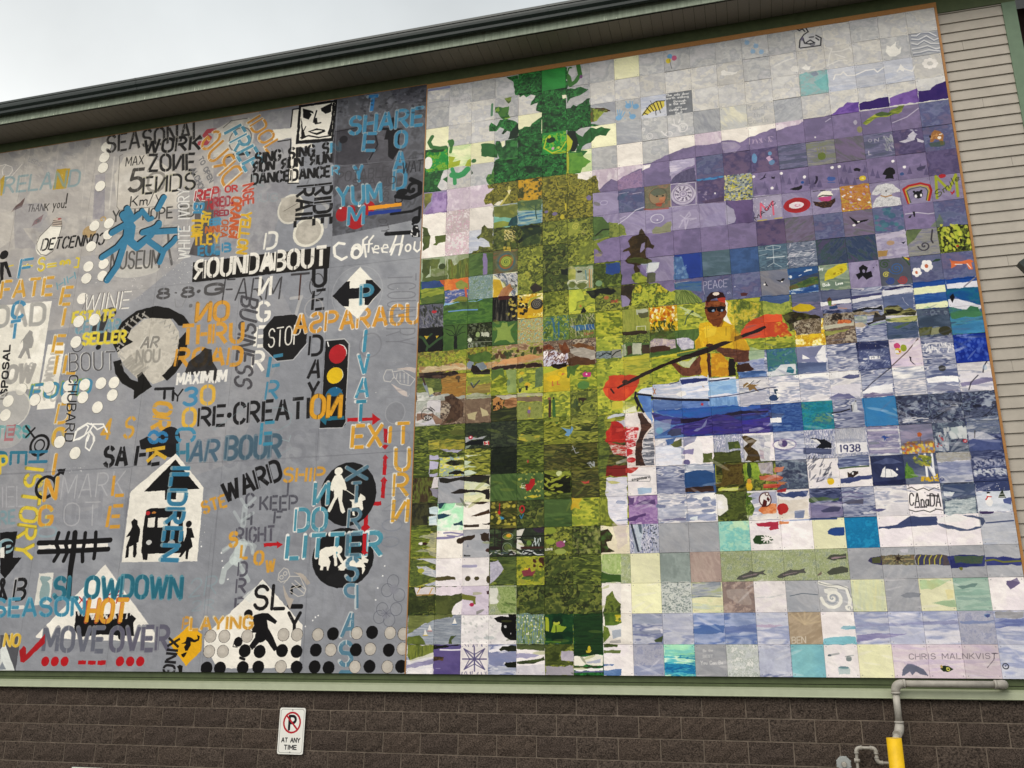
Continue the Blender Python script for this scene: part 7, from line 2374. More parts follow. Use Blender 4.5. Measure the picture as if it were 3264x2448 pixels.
F 2c2828,1a1818 -1020,1154,48,-32,21,-24,34,11,11,54,33,46,-13,51,-29,-11,-24,-45,-36,15,-38,-8,-20,-10 sx=0.5,sy=0.5,al=0.85
T f4f1ec - 110 -10642,12533,-8361,12553,3,-524 1 1 MAXIMUM
T 4490bc 4490bc 135 -10173,13451,-9637,13467,2,-732 1 1 3
T eab838 - 161 -9383,13463,-8809,13460,-69,-776 1 1 O
T 1c1a1c - 129 -11650,12633,-11610,13093,861,42 0 1 F
T 1c1a1c - 73 -10733,13284,-10324,13183,-9,-433 0 1 Y
T e2a830 - 183 -11592,13224,-11627,14339,823,143 1 1 OR
T eab838 - 160 -10124,14389,-9572,14381,-50,-767 1 1 O
T 1c1a1c - 141 -9387,14393,-8861,14404,-46,-763 1 1 R
T dda636 - 129 -14014,14710,-12480,14671,57,-861 1 1 4 S
T 55a0a8 88b0b4 127 -19376,14311,-17661,14367,-50,-496 0 1 TERS
P b04050 -1894,1376,49,-1,-1,74,-47,-2 0.85
T 8a98a0 - 97 -18806,14300,-18494,14309,-65,-450 0 1 E
L 1c1a1c 87 -1791,1386,51,52
L 1c1a1c 87 -1743,1398,-38,38
L f2f0ec 70 -1535,1463,12,-47,45,-23,31,10,-15,26,-44,32,-29,2
L f2f0ec 70 -1447,1399,49,3,25,36
L f2f0ec 70 -1462,1429,29,27,3,17
L f2f0ec 70 -1465,1471,6,-25
D ece8e6 60,0.015,1,0 -1556,704,255,28,18,125,-255,-40
T 4fa0b8 - 62 -17431,7472,-16557,7029,-108,-305 0 0.7 HH
L f2f0ec 70 -1535,1466,3,-39,50,-28,12,10,-14,38,-51,19
L f2f0ec 70 -1458,1396,34,28,28,-11
L f2f0ec 65 -1462,1431,-9,34,1,34,22,15,14,-34,-5,-31,-19,-22
E d9d4cc -18863,14275,892,541 0.3
R 1c1a1c -17037,14768,459,442,122
R 1c1a1c -17037,14768,245,247,71
R d8b040 -16175,14477,273,353,121 0.6
E 6c6860 -16049,14676,292,290 0.7
E f1ede3 -16050,14672,272,273
E 6c6860 -15178,15209,288,286 0.7
E f1ede3 -15179,15204,268,269
T dda030 e4dcc0 158 -16218,16029,-15993,16040,5,-794 0 1 I
T 2a7c98 - 145 -19244,15447,-18619,15479,-49,-487 1 1 R
T 2a7c98 - 135 -18458,15005,-18386,15491,801,43 0 1 E
T 2a7ca0 - 133 -17482,15036,-17423,15475,862,25 0 1 H
T e6cc34 - 134 -18841,15903,-18488,15877,-154,-751 0 1 P
T e9cf38 a89828 142 -17505,15709,-17371,19450,878,129 1 1 ISTORY
P 1c1a1c -1595,1587,41,-2,-4,29,-16,-7,-21,23,-14,-9,24,-21
R 1c1a1c -16383,16617,474,448,140
R 9c9ca4 -16383,16617,299,299,40 0.7
T e0a030 e0d8a0 175 -16355,17166,-15802,17104,-33,-846 0 1 N
T e0a030 d8cc60 163 -16421,18267,-15790,18246,-103,-814 1 1 G
T c2c2c8 - 55 -15548,17156,-12547,17073,-25,-969 0 0.7 MARK
T c2c2c8 - 54 -15202,18286,-13484,18301,-120,-954 0 0.7 OT
T bcbcc4 - 56 -18437,17380,-17331,17380,-176,-861 0 0.6 IEL
F a2a2ab,acacb4 -1588,1613,324,-1,12,237,-303,-1 al=0.25,sx=0.7,sy=0.7
T 8fa8b4 - 90 -16388,18700,-15513,18705,-29,-412 0 0.8 O
T 7ca0ac 8c9ca4 102 -18382,18140,-17643,18081,-113,-551 1 0.8 RE
P 161416 -1832,1846,87,-2,-1,107,44,3,-66,84,-29,-25
T 8cb0bc e0e0e0 128 -18142,19308,-17552,19282,-102,-498 0 1 G
T 161416 - 109 -17892,19437,-17528,19405,-84,-537 0 1 P
P e4e2de -1818,1910,21,-3,9,45,-22,-1
L 161416 207 -1629,1895,159,2,183,-4
L 161416 197 -1622,1932,158,0,173,-3
P e8e4e0 -1629,1907,151,-1,184,0,0,14,-172,0,-161,0
L 161416 170 -1539,1857,-8,40,26,37,-20,36
L 161416 169 -1491,1858,-7,44,16,33,-13,36
L 161416 168 -1410,1861,2,40,-3,36,7,38
L 161416 167 -1360,1860,5,42,3,36,0,26
L 161416 240 -1460,1859,7,81,-2,72,3,70
T 171517 - 173 -13665,15836,-12587,15869,-53,-787 1 1 SA
T 171517 - 161 -12159,15891,-11693,15873,23,-817 1 1 F
T 171517 - 160 -11502,15903,-11042,15864,6,-794 1 1 E
E 1e1c1e -10715,14839,515,508 0.95
P 1e1c1e -1212,1484,35,-15,61,33,85,5,14,43,-25,15,-66,-8,-51,-32,-38,-2
T 2f86c0 - 154 -11701,14484,-11635,14954,852,51 1 1 8
T e6b830 - 161 -11729,15285,-11616,15752,877,-77 1 1 K
T 3d90b8 - 152 -10420,14435,-10331,14945,835,30 1 1 C
T 38809c - 158 -10169,15847,-9711,15849,-99,-773 1 1 H
T 4b6a82 6c8494 148 -9620,15854,-8399,15876,81,-822 1 1 AR
T dda030 - 142 -13059,17113,-12541,17114,-34,-830 1 1 L
T dda030 - 149 -13117,18394,-12534,18393,30,-852 1 1 E
L 8c8c94 34 -1225,1983,3,-278 0.6
P ece8e0 -1031,1549,145,146,7,292,-342,-4,-1,-278,3,-9
F e8e4dc,f0ece4,dcd8d0 -1212,1713,319,-3,6,271,-327,-4 sx=0.8,sy=0.8,al=0.5
P 131113 -1030,1574,125,126,-253,1
P 131113 -1062,1695,53,0,3,43,-50,0
P 131113 -1138,1777,22,-7,123,2,25,15,25,166,-165,-1,-28,-4,-5,-99
P e6e2da -1124,1810,32,-3,3,40,-33,-1
P e6e2da -1078,1811,45,-2,3,40,-46,-1
P e6e2da -1019,1813,36,-2,3,39,-37,0
P 131113 -1132,1948,28,1,-1,27,-18,-1
E c82830 -11268,17894,101,81
E c82830 -10032,17788,118,80
E c88030 -10995,17884,101,48
E c8c8c8 -11057,19074,127,95
E a8a8a8 -10037,19122,161,118
P 131113 -1188,1809,17,9,3,18,14,16,0,52,-8,4,6,43,-5,16,-9,-4,-7,-48,-18,8,2,43,-13,0,-2,-44,11,-43,-19,5,9,-13,14,-28,-7,-20
E 131113 -9349,18398,134,134
P 131113 -942,1853,22,3,10,24,8,16,-17,-1,13,35,-16,12,0,34,-10,0,-3,-31,-19,23,-9,0,14,-27,-3,-27,10,-27
T 2f7ea6 8fb0bc 166 -10370,16063,-10420,19774,781,39 1 1 ILDREN
T dda030 - 109 -8731,18006,-7728,17740,-177,-442 1 1 STE
P efebe4 -1294,1989,92,97,-180,-3
L 161416 240 -1459,1861,2,53,0,84,11,118
P efebe4 -1294,1992,264,264,13,35,-555,-18,-2,-7
L a4a4ac 34 -1294,1990,266,268,11,35,-511,-6 0.5
L c02830 51 -1395,2117,55,47
L c02830 51 -1368,2109,-23,31
L c02830 51 -1289,2087,34,39
L c02830 50 -1232,2100,30,-11,-19,53
L c02830 51 -1279,2118,34,-15
E c42028 -13522,21482,157,193
L a83038 42 -1346,2133,-39,38
L c02830 42 -1206,2089,-32,30,43,-15
P 141214 -1402,2171,17,4,48,12,185,-6,30,22,-11,15,12,49,-158,-6,-94,11,-24,-32
D e8e4de 34,0.04,3,1.4 -1394,2175,255,2,4,26,-254,2
P 141214 -1198,2259,23,4,-6,21,-10,-6
T 237088 4c94a8 173 -15152,21231,-14028,21225,-55,-827 1 1 SL
T 237088 4c94a8 170 -13666,21172,-12139,21268,-14,-779 1 1 OW
T 237088 4c94a8 167 -12015,21193,-9339,21284,-32,-810 1 1 DOWN
T 171517 - 133 -17754,21199,-17465,21182,-165,-803 0 1 &
T 171517 b8b8bc 141 -17087,21247,-16586,21213,-16,-817 1 1 B
P dcdad4 -1604,2019,69,-1,5,126,-74,2
E 8fa8ac -15631,20950,239,434
P 8fa8ac -1594,2031,43,1,11,8,-38,27,-19,-28
L dedbd6 150 -1767,2160,110,-7
T 3a8cae 6cacc4 132 -17905,21890,-13596,21865,-91,-674 1 1 SEASON
T e3a72e d06830 168 -13459,22133,-11691,22144,21,-843 1 1 HOT
T 696c7c 8c8e98 177 -15279,23230,-12552,23244,-45,-877 1 1 MOVE
T 666478 8c8e98 172 -12196,23225,-9655,23185,-44,-859 1 1 OVER
P 5c5c64 -1746,2262,99,0,3,152,-71,1
P dfe4e4 -1718,2293,74,112,-73,0,-17,-86
P 8c94a0 -1722,2381,6,-16,26,31,-29,0
T e2b838 f0e0a0 104 -17184,23041,-16465,23060,6,-444 0 1 NO
P b81620 -1530,2258,4,35,-85,76,-17,-4,-13,-42,16,-19,13,8,5,26
E c0101c -15111,23633,186,188
E c0101c -14662,23631,184,187
E c0101c -14212,23629,183,186
E c0101c -11704,23618,186,183
E c0101c -11250,23617,185,183
E c0101c -10807,23615,183,182
P c0101c -1358,2360,36,-1,0,14,-36,1
P c0101c -1314,2360,36,-1,0,14,-36,1
P c0101c -1270,2360,36,-1,0,14,-36,1
P f0b40c -885,2228,60,34,5,58,-61,58,-84,-89,40,-25
P 16120c -890,2271,17,2,19,9,12,-3,-4,-15,11,4,0,16,-18,9,-18,-4,2,11,-10,22,-9,0,-10,-14,7,-11,-19,0,16,-9
P 16120c -907,2337,12,-8,12,-3,-5,14,-5,7,-7,-5
P 16120c -919,2380,12,-7,13,3,-1,22,-13,3,-4,-14
T 1c1a1c - 96 -9670,22747,-9759,24018,479,37 1 1 XING
T d69a3a - 96 -9115,22436,-8849,22430,4,-442 1 1 P
T 88acb8 - 65 -8998,21232,-7852,21098,47,-677 0 0.35 2R
T 88acb8 - 48 -8803,21756,-7870,21690,-3,-372 0 0.3 2R
T 1c1a1c - 140 -8706,14410,-8208,14420,-48,-823 1 1 E
E 1c1a1c -8026,14014,109,118
T 1c1a1c - 148 -7784,14384,-4476,14368,-44,-840 1 1 CREATI
F 1a181a -400,1352,100,3,12,118,-12,11,-97,-4 sx=1,sy=1
L c8c8cc 33 -399,1482,99,3,13,-24 0.9
P 1f6f8a -398,1446,26,-23,1,13,76,1,1,14,-76,1,-1,18
T eaa820 8c6820 168 -4370,14355,-3135,14414,-4,-902 1 1 OИ
P c41420 -282,1447,104,5,-1,-18,37,27,-34,20,-1,-17,-104,-3
T 2f86a4 e4e4e2 139 -2473,14638,-2058,14644,-6,-806 1 1 T
E 84868f -840,14385,368,438 0.5
R a8aab2 -840,14385,408,438,37 0.6
T e0a227 ece8dc 146 -2555,15664,-1347,15673,10,-851 1 1 EX
T e0a227 ece8dc 136 -1091,15531,-929,15521,14,-548 0 1 I
P c41420 -128,1499,15,2,2,56,-14,-3
P c41420 -131,1569,12,-7,13,5,-12,16
T e0a227 ece8dc 135 -702,15631,-221,15639,-16,-804 1 1 T
T d8a02c ece8dc 141 -716,16652,-179,16679,-18,-848 1 1 U
T d8a02c ece8dc 139 -731,17637,-198,17640,2,-833 1 1 R
T d8a02c ece8dc 137 -745,18606,-178,18607,21,-818 1 1 И
P c41420 -117,1599,14,19,-6,1,0,62,-15,-1,1,-62,-5,-2
P c41420 -116,1686,14,20,-6,1,-3,63,-16,-3,1,-60,-5,-3
P c41420 -200,1787,18,-7,58,1,2,15,-59,1,-4,4
P c41420 -189,1811,14,1,1,56,11,10,-22,17,-17,-17,12,-10
P c41420 -189,1901,14,1,-1,62,11,8,-17,12,-13,-17,6,-3
T 49677c 6c8494 171 -7986,15832,-5596,15877,-7,-881 1 1 BOUR
T 3a92b4 - 136 -6515,15323,-5993,15312,4,-879 1 1 E
L 8ca8b0 34 -608,1383,44,3,42,32,-6,36,-50,26,-40,-11 0.5
L 8ca8b0 35 -869,1458,85,-53,66,-55 0.4
L a4c4c8 29 -520,1503,-6,24,-31,-10 0.5
L 8ca8b0 25 -552,1574,37,-22 0.5
T 161416 - 159 -7770,17604,-5435,16738,-280,-747 1 1 WARD
T dda236 - 107 -5380,16878,-3651,16938,18,-532 1 1 SHIP
T 5c5c68 - 89 -5139,17455,-4866,17447,-3,-527 1 1 L
T 585864 - 98 -6263,17955,-4695,17994,-29,-528 1 1 KEEP
T 585864 - 99 -6898,17834,-6576,17827,-32,-531 1 1 C
T 585864 - 98 -6915,18513,-6592,18524,-28,-486 1 1 H
T 585864 - 89 -5618,18498,-5322,18508,1,-461 1 1 F
T 5c5a68 - 98 -7144,19198,-5557,19167,-37,-559 1 1 RIGHT
L c8d4d8 248 -692,1781,-2,70 0.45
L c8d4d8 125 -713,1749,25,32,36,-33 0.4
L c8d4d8 124 -738,1799,30,40,53,-33 0.4
L d0dcdc 445 -697,1943,-4,46 0.6
L d0dcdc 139 -770,1945,57,-29,61,13,12,35 0.4
T dda236 - 114 -7477,19304,-7136,19275,-11,-500 1 1 S
T dda236 - 105 -6912,19794,-6656,19800,-10,-513 1 1 L
T dda236 - 104 -6293,20053,-5979,20041,-6,-490 1 1 O
P c41420 -599,1925,56,-1,0,-5,26,12,-24,14,0,-9,-56,2
E 1c1b1d -2599,17476,1151,1232
E 29282a -2685,17212,656,577 0.5
E efebe0 -3047,16578,174,156
P efebe0 -319,1673,27,-1,14,22,12,35,-6,7,-12,-8,1,46,14,42,-9,6,-9,-10,-14,-54,-15,26,-14,32,-9,-4,0,-10,22,-45,-3,-38,-3,15,-11,-4,1,-27
L efebe0 32 -268,1733,59,37
P efebe0 -253,1770,36,-1,7,-20,21,14,3,9,-14,5,6,31,-10,11,-7,-19,-20,1,4,32,-10,-4,-5,-49
T 4593ac ececea 152 -3978,17849,-3421,17851,-1,-849 1 1 И
T 51788e b8c0c4 144 -2683,16924,-1868,16923,-9,-465 0 1 X
T 51788e b8c0c4 126 -2403,17815,-2080,17809,-5,-744 1 1 T
T 51788e c8d0d4 132 -2501,18845,-2021,18823,14,-750 1 1 R
T 4593ac ececea 151 -4690,18814,-3435,18816,-5,-820 1 1 DO
E 1c1b1d -2668,19876,1249,1119
T 4593ac ececea 150 -4976,19858,-1137,19821,9,-863 1 1 LITTER
P c41420 -189,1901,14,1,-1,62,11,8,-17,12,-13,-17,6,-3
P efebe0 -362,1959,19,-10,45,1,5,19,-31,14,-6,36,-12,-1,-6,-25,-4,25,-11,-7
E efebe0 -2836,19577,137,148
L efebe0 108 -297,1972,3,41
L efebe0 92 -284,1976,17,26
P efebe0 -189,1978,9,12,16,7,-3,11,-16,-4,-29,-11,-23,3,-19,17,20,8,60,1,-13,-22
T 7c7e8a - 48 -1253,15110,-1180,18182,1050,-15 0 0.35 COUN
R 7e8496 -760,18716,393,222,47 0.5
R 7e8496 -809,19338,352,183,47 0.5
E 29282a -2663,20666,636,253 0.4
T 4593ac ececea 150 -4975,19848,-1175,19810,13,-825 1 1 LITTER
T 51788e a8b4bc 130 -2500,19796,-2023,19789,-9,-775 1 1 E
P c41420 -191,1900,16,1,0,64,8,6,-14,8,-14,-13,6,-3
P efebe0 -363,1973,5,-18,19,-9,45,-1,5,19,-39,14,13,22,-6,33,-6,0,-6,-30,-6,-7,-6,36,-10,0,2,-36
E efebe0 -2823,19567,113,133
L efebe0 108 -301,1964,9,48
L efebe0 85 -288,1975,18,28
P efebe0 -263,1999,15,-12,28,-1,29,10,2,-19,9,10,18,13,-5,9,-16,-2,9,25,-10,18,-4,-25,-29,-1,-21,-4,-15,7,-11,7,-17,-8
D efebe0 16,0.06,1,0 -286,2012,32,0,1,22,-31,0
T 51809a c8d0d4 144 -2482,20706,-2029,20696,-11,-800 1 1 S
T 51809a c8d0d4 126 -1988,21712,-2460,21672,-49,-819 1 1 P
T 51809a c8d0d4 133 -2529,22726,-2104,22692,144,-806 1 1 A
T 51809a c8d0d4 146 -2541,23727,-2081,23690,-33,-793 1 1 S
L 51809a 145 -252,2405,7,-10,38,0,5,10
L d0dcdc 446 -690,1927,-17,41,-11,15 0.6
L d0dcdc 242 -718,1983,-39,37,-6,45 0.6
L d0dcdc 185 -700,1999,30,38,19,27 0.5
L d0dcdc 139 -773,1955,48,-33,68,-2,23,16,-10,23 0.35
T dda236 - 114 -7470,19351,-7130,19322,-11,-500 1 1 S
T dda236 - 105 -6911,19783,-6634,19790,-6,-475 1 1 L
T dda236 - 112 -6315,20023,-5959,20012,-2,-452 1 1 O
T dda236 - 103 -5779,20370,-5451,20321,-23,-467 1 1 W
T 5c5a68 - 104 -6947,20459,-6610,20447,-10,-507 1 1 D
T 5c5a68 - 103 -6963,21110,-6586,21097,-12,-520 1 1 R
T 5c5a68 - 102 -6953,21809,-6640,21794,-12,-514 1 1 E
P efebe4 -590,2062,178,168,1,14,-3,138,-299,2,-47,-16,-15,-21,-34,-14,-5,-65,38,-33,108,-94
F dce0e0,e8ebe8 -670,2126,83,-58,31,30,-78,51 al=0.6,sx=0.4,sy=0.4
T 141214 - 133 -6171,21707,-4959,21700,1,-844 0 1 SL
T 141214 - 130 -4735,21703,-4208,21708,3,-199 0 1 -
L 141214 130 -468,2165,47,0
L 141214 93 -464,2092,35,-3
T 141214 - 129 -4660,22579,-4198,22581,-40,-714 0 1 Y
L 141214 100 -464,2114,-3,-14
E 141214 -6373,21887,183,167
P 141214 -620,2203,7,-10,36,-9,21,2,40,29,-7,12,-35,-16,7,29,19,25,29,49,-16,9,-18,-19,-27,-32,-15,18,-30,28,-13,-14,18,-25,14,-21,-25,-1,-3,-14,9,-11
E 141214 -6693,22896,182,179
L 3c3a3c 31 -686,2290,-4,17,19,2
L 141214 99 -655,2347,17,5
T dda236 e8d8b0 111 -8764,22456,-6163,22413,-11,-441 1 1 LAYING
E 4c4848 -7886,22689,253,243
E bfb8b0 -7886,22689,236,228
E cec8c0 -7915,22652,127,109 0.5
E 4c4848 -7301,22697,251,242
E bfb8b0 -7301,22697,234,227
E cec8c0 -7330,22661,126,108 0.5
E 4c4848 -6341,22692,248,240
E bfb8b0 -6341,22692,231,226
E cec8c0 -6370,22656,124,108 0.5
E 0f0d0f -5775,22683,246,239
E 4c4848 -4856,22643,242,238
E bfb8b0 -4856,22643,226,224
E cec8c0 -4884,22607,121,107 0.5
E 4c4848 -4305,22644,240,237
E bfb8b0 -4305,22644,224,223
E cec8c0 -4332,22609,120,106 0.5
E 4c4848 -3469,22646,237,235
E bfb8b0 -3469,22646,221,221
E cec8c0 -3496,22611,119,105 0.5
E 0f0d0f -2873,22613,235,234
E 4c4848 -1940,22595,232,233
E bfb8b0 -1940,22595,217,219
E cec8c0 -1965,22560,116,104 0.5
E 0f0d0f -1348,22569,230,232
E 4c4848 -653,22592,227,231
E bfb8b0 -653,22592,212,217
E cec8c0 -677,22558,114,103 0.5
E 4c4848 -142,22628,226,230
E bfb8b0 -142,22628,211,216
E cec8c0 -166,22594,113,103 0.5
E 4c4848 -7885,23244,252,240
E bfb8b0 -7885,23244,235,226
E cec8c0 -7914,23208,126,108 0.5
E 4c4848 -7303,23243,250,239
E bfb8b0 -7303,23243,233,225
E cec8c0 -7332,23207,125,107 0.5
E 0f0d0f -6391,23217,247,238
E 0f0d0f -5775,23241,244,237
E 0f0d0f -4867,23208,241,235
E 0f0d0f -4277,23238,239,234
E 0f0d0f -3512,23185,236,233
E 4c4848 -2920,23177,234,232
E bfb8b0 -2920,23177,219,218
E cec8c0 -2946,23142,117,104 0.5
E 0f0d0f -1940,23176,231,230
E 4c4848 -1386,23148,229,230
E bfb8b0 -1386,23148,214,216
E cec8c0 -1410,23114,115,103 0.5
E 0f0d0f -678,23181,226,228
E 4c4848 -157,23140,225,227
E bfb8b0 -157,23140,210,214
E cec8c0 -181,23106,112,102 0.5
E 0f0d0f -7920,23845,251,238
E 0f0d0f -7357,23841,249,237
E 0f0d0f -6412,23818,245,235
E 0f0d0f -5778,23797,243,234
E 4c4848 -4866,23774,240,233
E bfb8b0 -4866,23774,224,219
E cec8c0 -4893,23739,120,104 0.5
E 0f0d0f -4232,23788,238,232
E 0f0d0f -3515,23773,235,231
E 0f0d0f -2963,23798,233,230
E 4c4848 -1943,23764,230,228
E bfb8b0 -1943,23764,214,214
E cec8c0 -1968,23730,115,102 0.5
E 0f0d0f -1383,23748,228,227
E 4c4848 -703,23757,225,226
E bfb8b0 -703,23757,210,212
E cec8c0 -727,23724,113,101 0.5
E 0f0d0f -187,23738,224,225
L cfcac4 27 -526,2066,2,-26,19,-20,17,6,10,22,-10,18,-25,7,-13,-11
L cfcac4 27 -500,2077,23,-25,41,1,28,48,-7,21,-23,5,-35,-20
L cfcac4 27 -467,2078,52,37
L cfcac4 27 -456,2067,44,33
L cfcac4 27 -473,2100,39,-14
P b8aea6 -466,2035,45,11,31,33,-15,7,-31,-33
P b8aea6 -504,2081,29,48,21,7,-13,36,-14,-22,-16,-36
R cfcac4 -5121,20549,74,66,25
R cfcac4 -4980,20411,74,67,25
R 5f6272 -624,20774,223,235,23 0.7
R 5f6272 -840,21089,224,234,23 0.7
R 5f6272 -371,21273,222,232,23 0.7
R 5f6272 -999,21757,223,231,23 0.7
R 5f6272 -712,22143,221,229,23 0.7
R 5f6272 -463,21762,221,230,23 0.7
R 5f6272 -1100,22035,223,230,23 0.7
E 8c8e9b -572,21058,177,177 0.8
E 8c8e9b -837,21933,191,174 0.8
L 5f6272 18 -84,2190,19,0 0.7
L 5f6272 18 -84,2190,14,12 0.7
L 5f6272 18 -84,2190,1,17 0.7
L 5f6272 18 -84,2190,-13,12 0.7
L 5f6272 18 -84,2190,-19,0 0.7
L 5f6272 18 -84,2190,-14,-13 0.7
L 5f6272 18 -84,2190,-1,-18 0.7
L 5f6272 18 -84,2190,13,-12 0.7
E f0f0f2 -8678,19299,35,31
E f0f0f2 -7769,19572,35,31
E f0f0f2 -7701,19878,34,30
E f0f0f2 -7380,20583,34,30
E f0f0f2 -7634,20134,34,30
E f0f0f2 -3508,21964,32,28
E f0f0f2 -3615,22024,32,28
E f0f0f2 -3714,22140,32,28
E f0f0f2 -3997,22351,32,28
E f0f0f2 -979,20212,31,29
E f0f0f2 -1039,20570,31,29
E f0f0f2 -1211,21006,31,28
E f0f0f2 -1274,21430,31,28
D e8e4dc 110,0.014,1,0 -1681,-96,569,93,9,75,-560,-57 0.7
D f0eee8 60,0.014,1,0 -1211,656,170,10,6,132,-159,-17 0.9
D dcd8d0 90,0.02,3,0.9 -2221,-50,519,26,32,198,-516,-54 0.35
L d8d4ce 41 -2041,-22,8,218 0.3
L d8d4ce 40 -1871,-28,3,141 0.3
L d8d4ce 39 -1708,8,24,341 0.3
L d8d4ce 38 -1414,91,33,298 0.3
L d8d4ce 36 -1127,293,31,329 0.3
D 2c2c34,8c8e9c 70,0.05,1.6,0.4 -416,-18,403,20,4,119,-401,-47 0.45
L 8c909c 40 -421,-19,10,435 0.5
L 82848e 29 -427,313,426,25 0.6
D 3c3c42 40,0.03,5,1.2 -807,171,367,27,9,196,-367,-37 0.25
D e8e8ea 26,0.013,1,0 -390,780,366,-2,8,629,-333,-23 0.9
R d4d4d8 -2726,9175,1117,1189,35 0.25
L 787a86 24 -408,1684,5,333 0.5
L 787a86 21 -853,1597,435,0,409,-5 0.5
L 787a86 21 -809,1633,-8,276 0.4
L 787a86 29 -1883,1597,228,0,417,-1 0.6
L 787a86 25 -811,1761,2,331 0.4
D f0f0f0 30,0.012,1,0 -909,1837,54,2,-7,96,-35,0 0.9
D f0f0f0 20,0.012,2,0 -1553,1585,97,-4,3,22,-97,3 0.8
L 787a86 23 -408,2005,11,386 0.45
L 787a86 25 -829,1881,5,520 0.4"""
SIGN_FACE = """P e9e6dd -20,-20,140,0,0,190,-140,0
L 2a2a2c 9 10,5,80,0,5,5,0,130,-5,5,-80,0,-5,-5,0,-130,5,-5
T 1c1c20 - 90 400,700,640,700,0,-430 0 1 P
R b0202c 500,480,320,325,62
L b0202c 60 27,25,46,46
T 1c1c20 - 32 150,1110,850,1110,0,-130 0 1 AT ANY
T 1c1c20 - 32 270,1340,730,1340,0,-130 0 1 TIME
E 55555a 500,75,14,14
E 55555a 500,1425,14,14"""
def unpts(s):
    v = [int(t) for t in s.split(',')]; out = []; x = y = 0
    for i in range(0, len(v), 2): x += v[i]; y += v[i+1]; out += [x/100, y/100]
    return out
def parse(text):
    ops = []
    for ln in text.strip().split('\n'):
        t = ln.split(' '); k = t[0]; c = t[1]
        if k == 'P': ops.append([k, c, unpts(t[2])]+[float(v) for v in t[3:4]])
        elif k == 'F': ops.append([k, c.split(','), unpts(t[2])]+([{a.split('=')[0]: float(a.split('=')[1]) for a in t[3].split(',')}] if len(t) > 3 else []))
        elif k == 'L': ops.append([k, c, float(t[2])/1000, unpts(t[3])]+[float(v) for v in t[4:5]])
        elif k in 'ER': ops.append([k, c]+[int(v)/1000 for v in t[2].split(',')]+[float(v) for v in t[3:4]])
        elif k == 'S':
            v = t[2].split(','); ops.append([k, c, int(v[0])/1000, int(v[1])/1000, int(v[2])/1000, float(v[3]), int(v[4])/1000]+[float(q) for q in t[3:4]])
        elif k == 'T': ops.append([k, c, None if t[2] == '-' else t[2], int(t[3])/1000, [int(v)/1000 for v in t[4].split(',')], ' '.join(t[7:]), t[5] == '1', float(t[6])])
        elif k == 'D':
            v = [float(q) for q in t[2].split(',')]; ops.append([k, c.split(','), int(v[0]), *v[1:4], unpts(t[3])]+[float(q) for q in t[4:5]])
    return ops
PALS = {}
for ln in PALETTE.strip().split('\n'):
    a, c, sx, sy, bg = ln.split(' '); PALS[a] = (c.split(','), float(sx), float(sy), bg == '1')
LEAFY = ('gt', 'ot', 'od', 'og', 'yg', 'rd', 'rr', 'rg', 'yr', 'gbl', 'fo', 'dv', 'wk')
# lake mural: every tile first gets its own ground colour, then the picture
lake = Canvas(0, 0, 20, 24, 80, True); rows = [r.split() for r in GRID.strip().split('\n')]
for r in range(24):
    for c in range(20):
        p, sx, sy, bg = PALS[rows[r][c]]; lake.bg[r, c] = bg
        m = pmask(lake, [c, r, c+1, r, c+1, r+1, c, r+1])
        q = random.Random(r*31+c)
        if sx == sy and sx > .3: fill(lake, *m, p, sx*2, sy*.55, ang=q.uniform(-1.3, 1.3), tint=.035)
        else: fill(lake, *m, p, sx, sy, ang=q.uniform(-.06, .06), tint=.035)
        if rows[r][c] in LEAFY:      # leaf and water strokes laid over the ground colour
            el = 1.5 if rows[r][c] not in ('rd', 'rr', 'rg') else 4.5
            paint(lake, [['D', p, 46, .045 if el < 2 else .03, el, 0 if el > 2 else q.uniform(-1, 1), [c+.01, r+.01, c+.99, r+.01, c+.99, r+.99, c+.01, r+.99], .75]])
paint(lake, parse(LAKE_MURAL))
sten = Canvas(-22.7, -.3, -.04, 24, 76, False)
paint(sten, parse(STENCIL_MURAL))
face = Canvas(0, 0, 1, 1.5, 240, False); paint(face, parse(SIGN_FACE))
# worn brushwork over everything: streaks and specks of slightly different paint
for cv, k in ((lake, .035), (sten, .03)):
    Y, X = np.mgrid[0:cv.h, 0:cv.w].astype(np.float32)
    for sx, sy, a in ((.5, .12, .3), (.12, .3, -.9), (1.7, 1.3, 0.)):
        cv.a *= (1+k*(nz(cv, X, Y, sx, sy, a, np.full(X.shape, .3, np.float32))-.5))[..., None]
    cv.a[...] = np.clip(cv.a, 0, 1)**(1.12 if cv is lake else 1.1)
    g_ = cv.a.mean(2, keepdims=True); cv.a[...] = (g_+(cv.a-g_)*.87)*np.array([1.015, 1., .972], np.float32)
    if cv is lake:     # screw heads in the tile corners
        for r in range(24):
            for c in range(20):
                for dx, dy in ((.07, .07), (.93, .07), (.07, .93), (.93, .93)):
                    k_ = lines(cv, [[c+dx, r+dy, c+dx+.004, r+dy]], .026)
                    blend(cv, *k_, hexc('5c5a60'), .6)

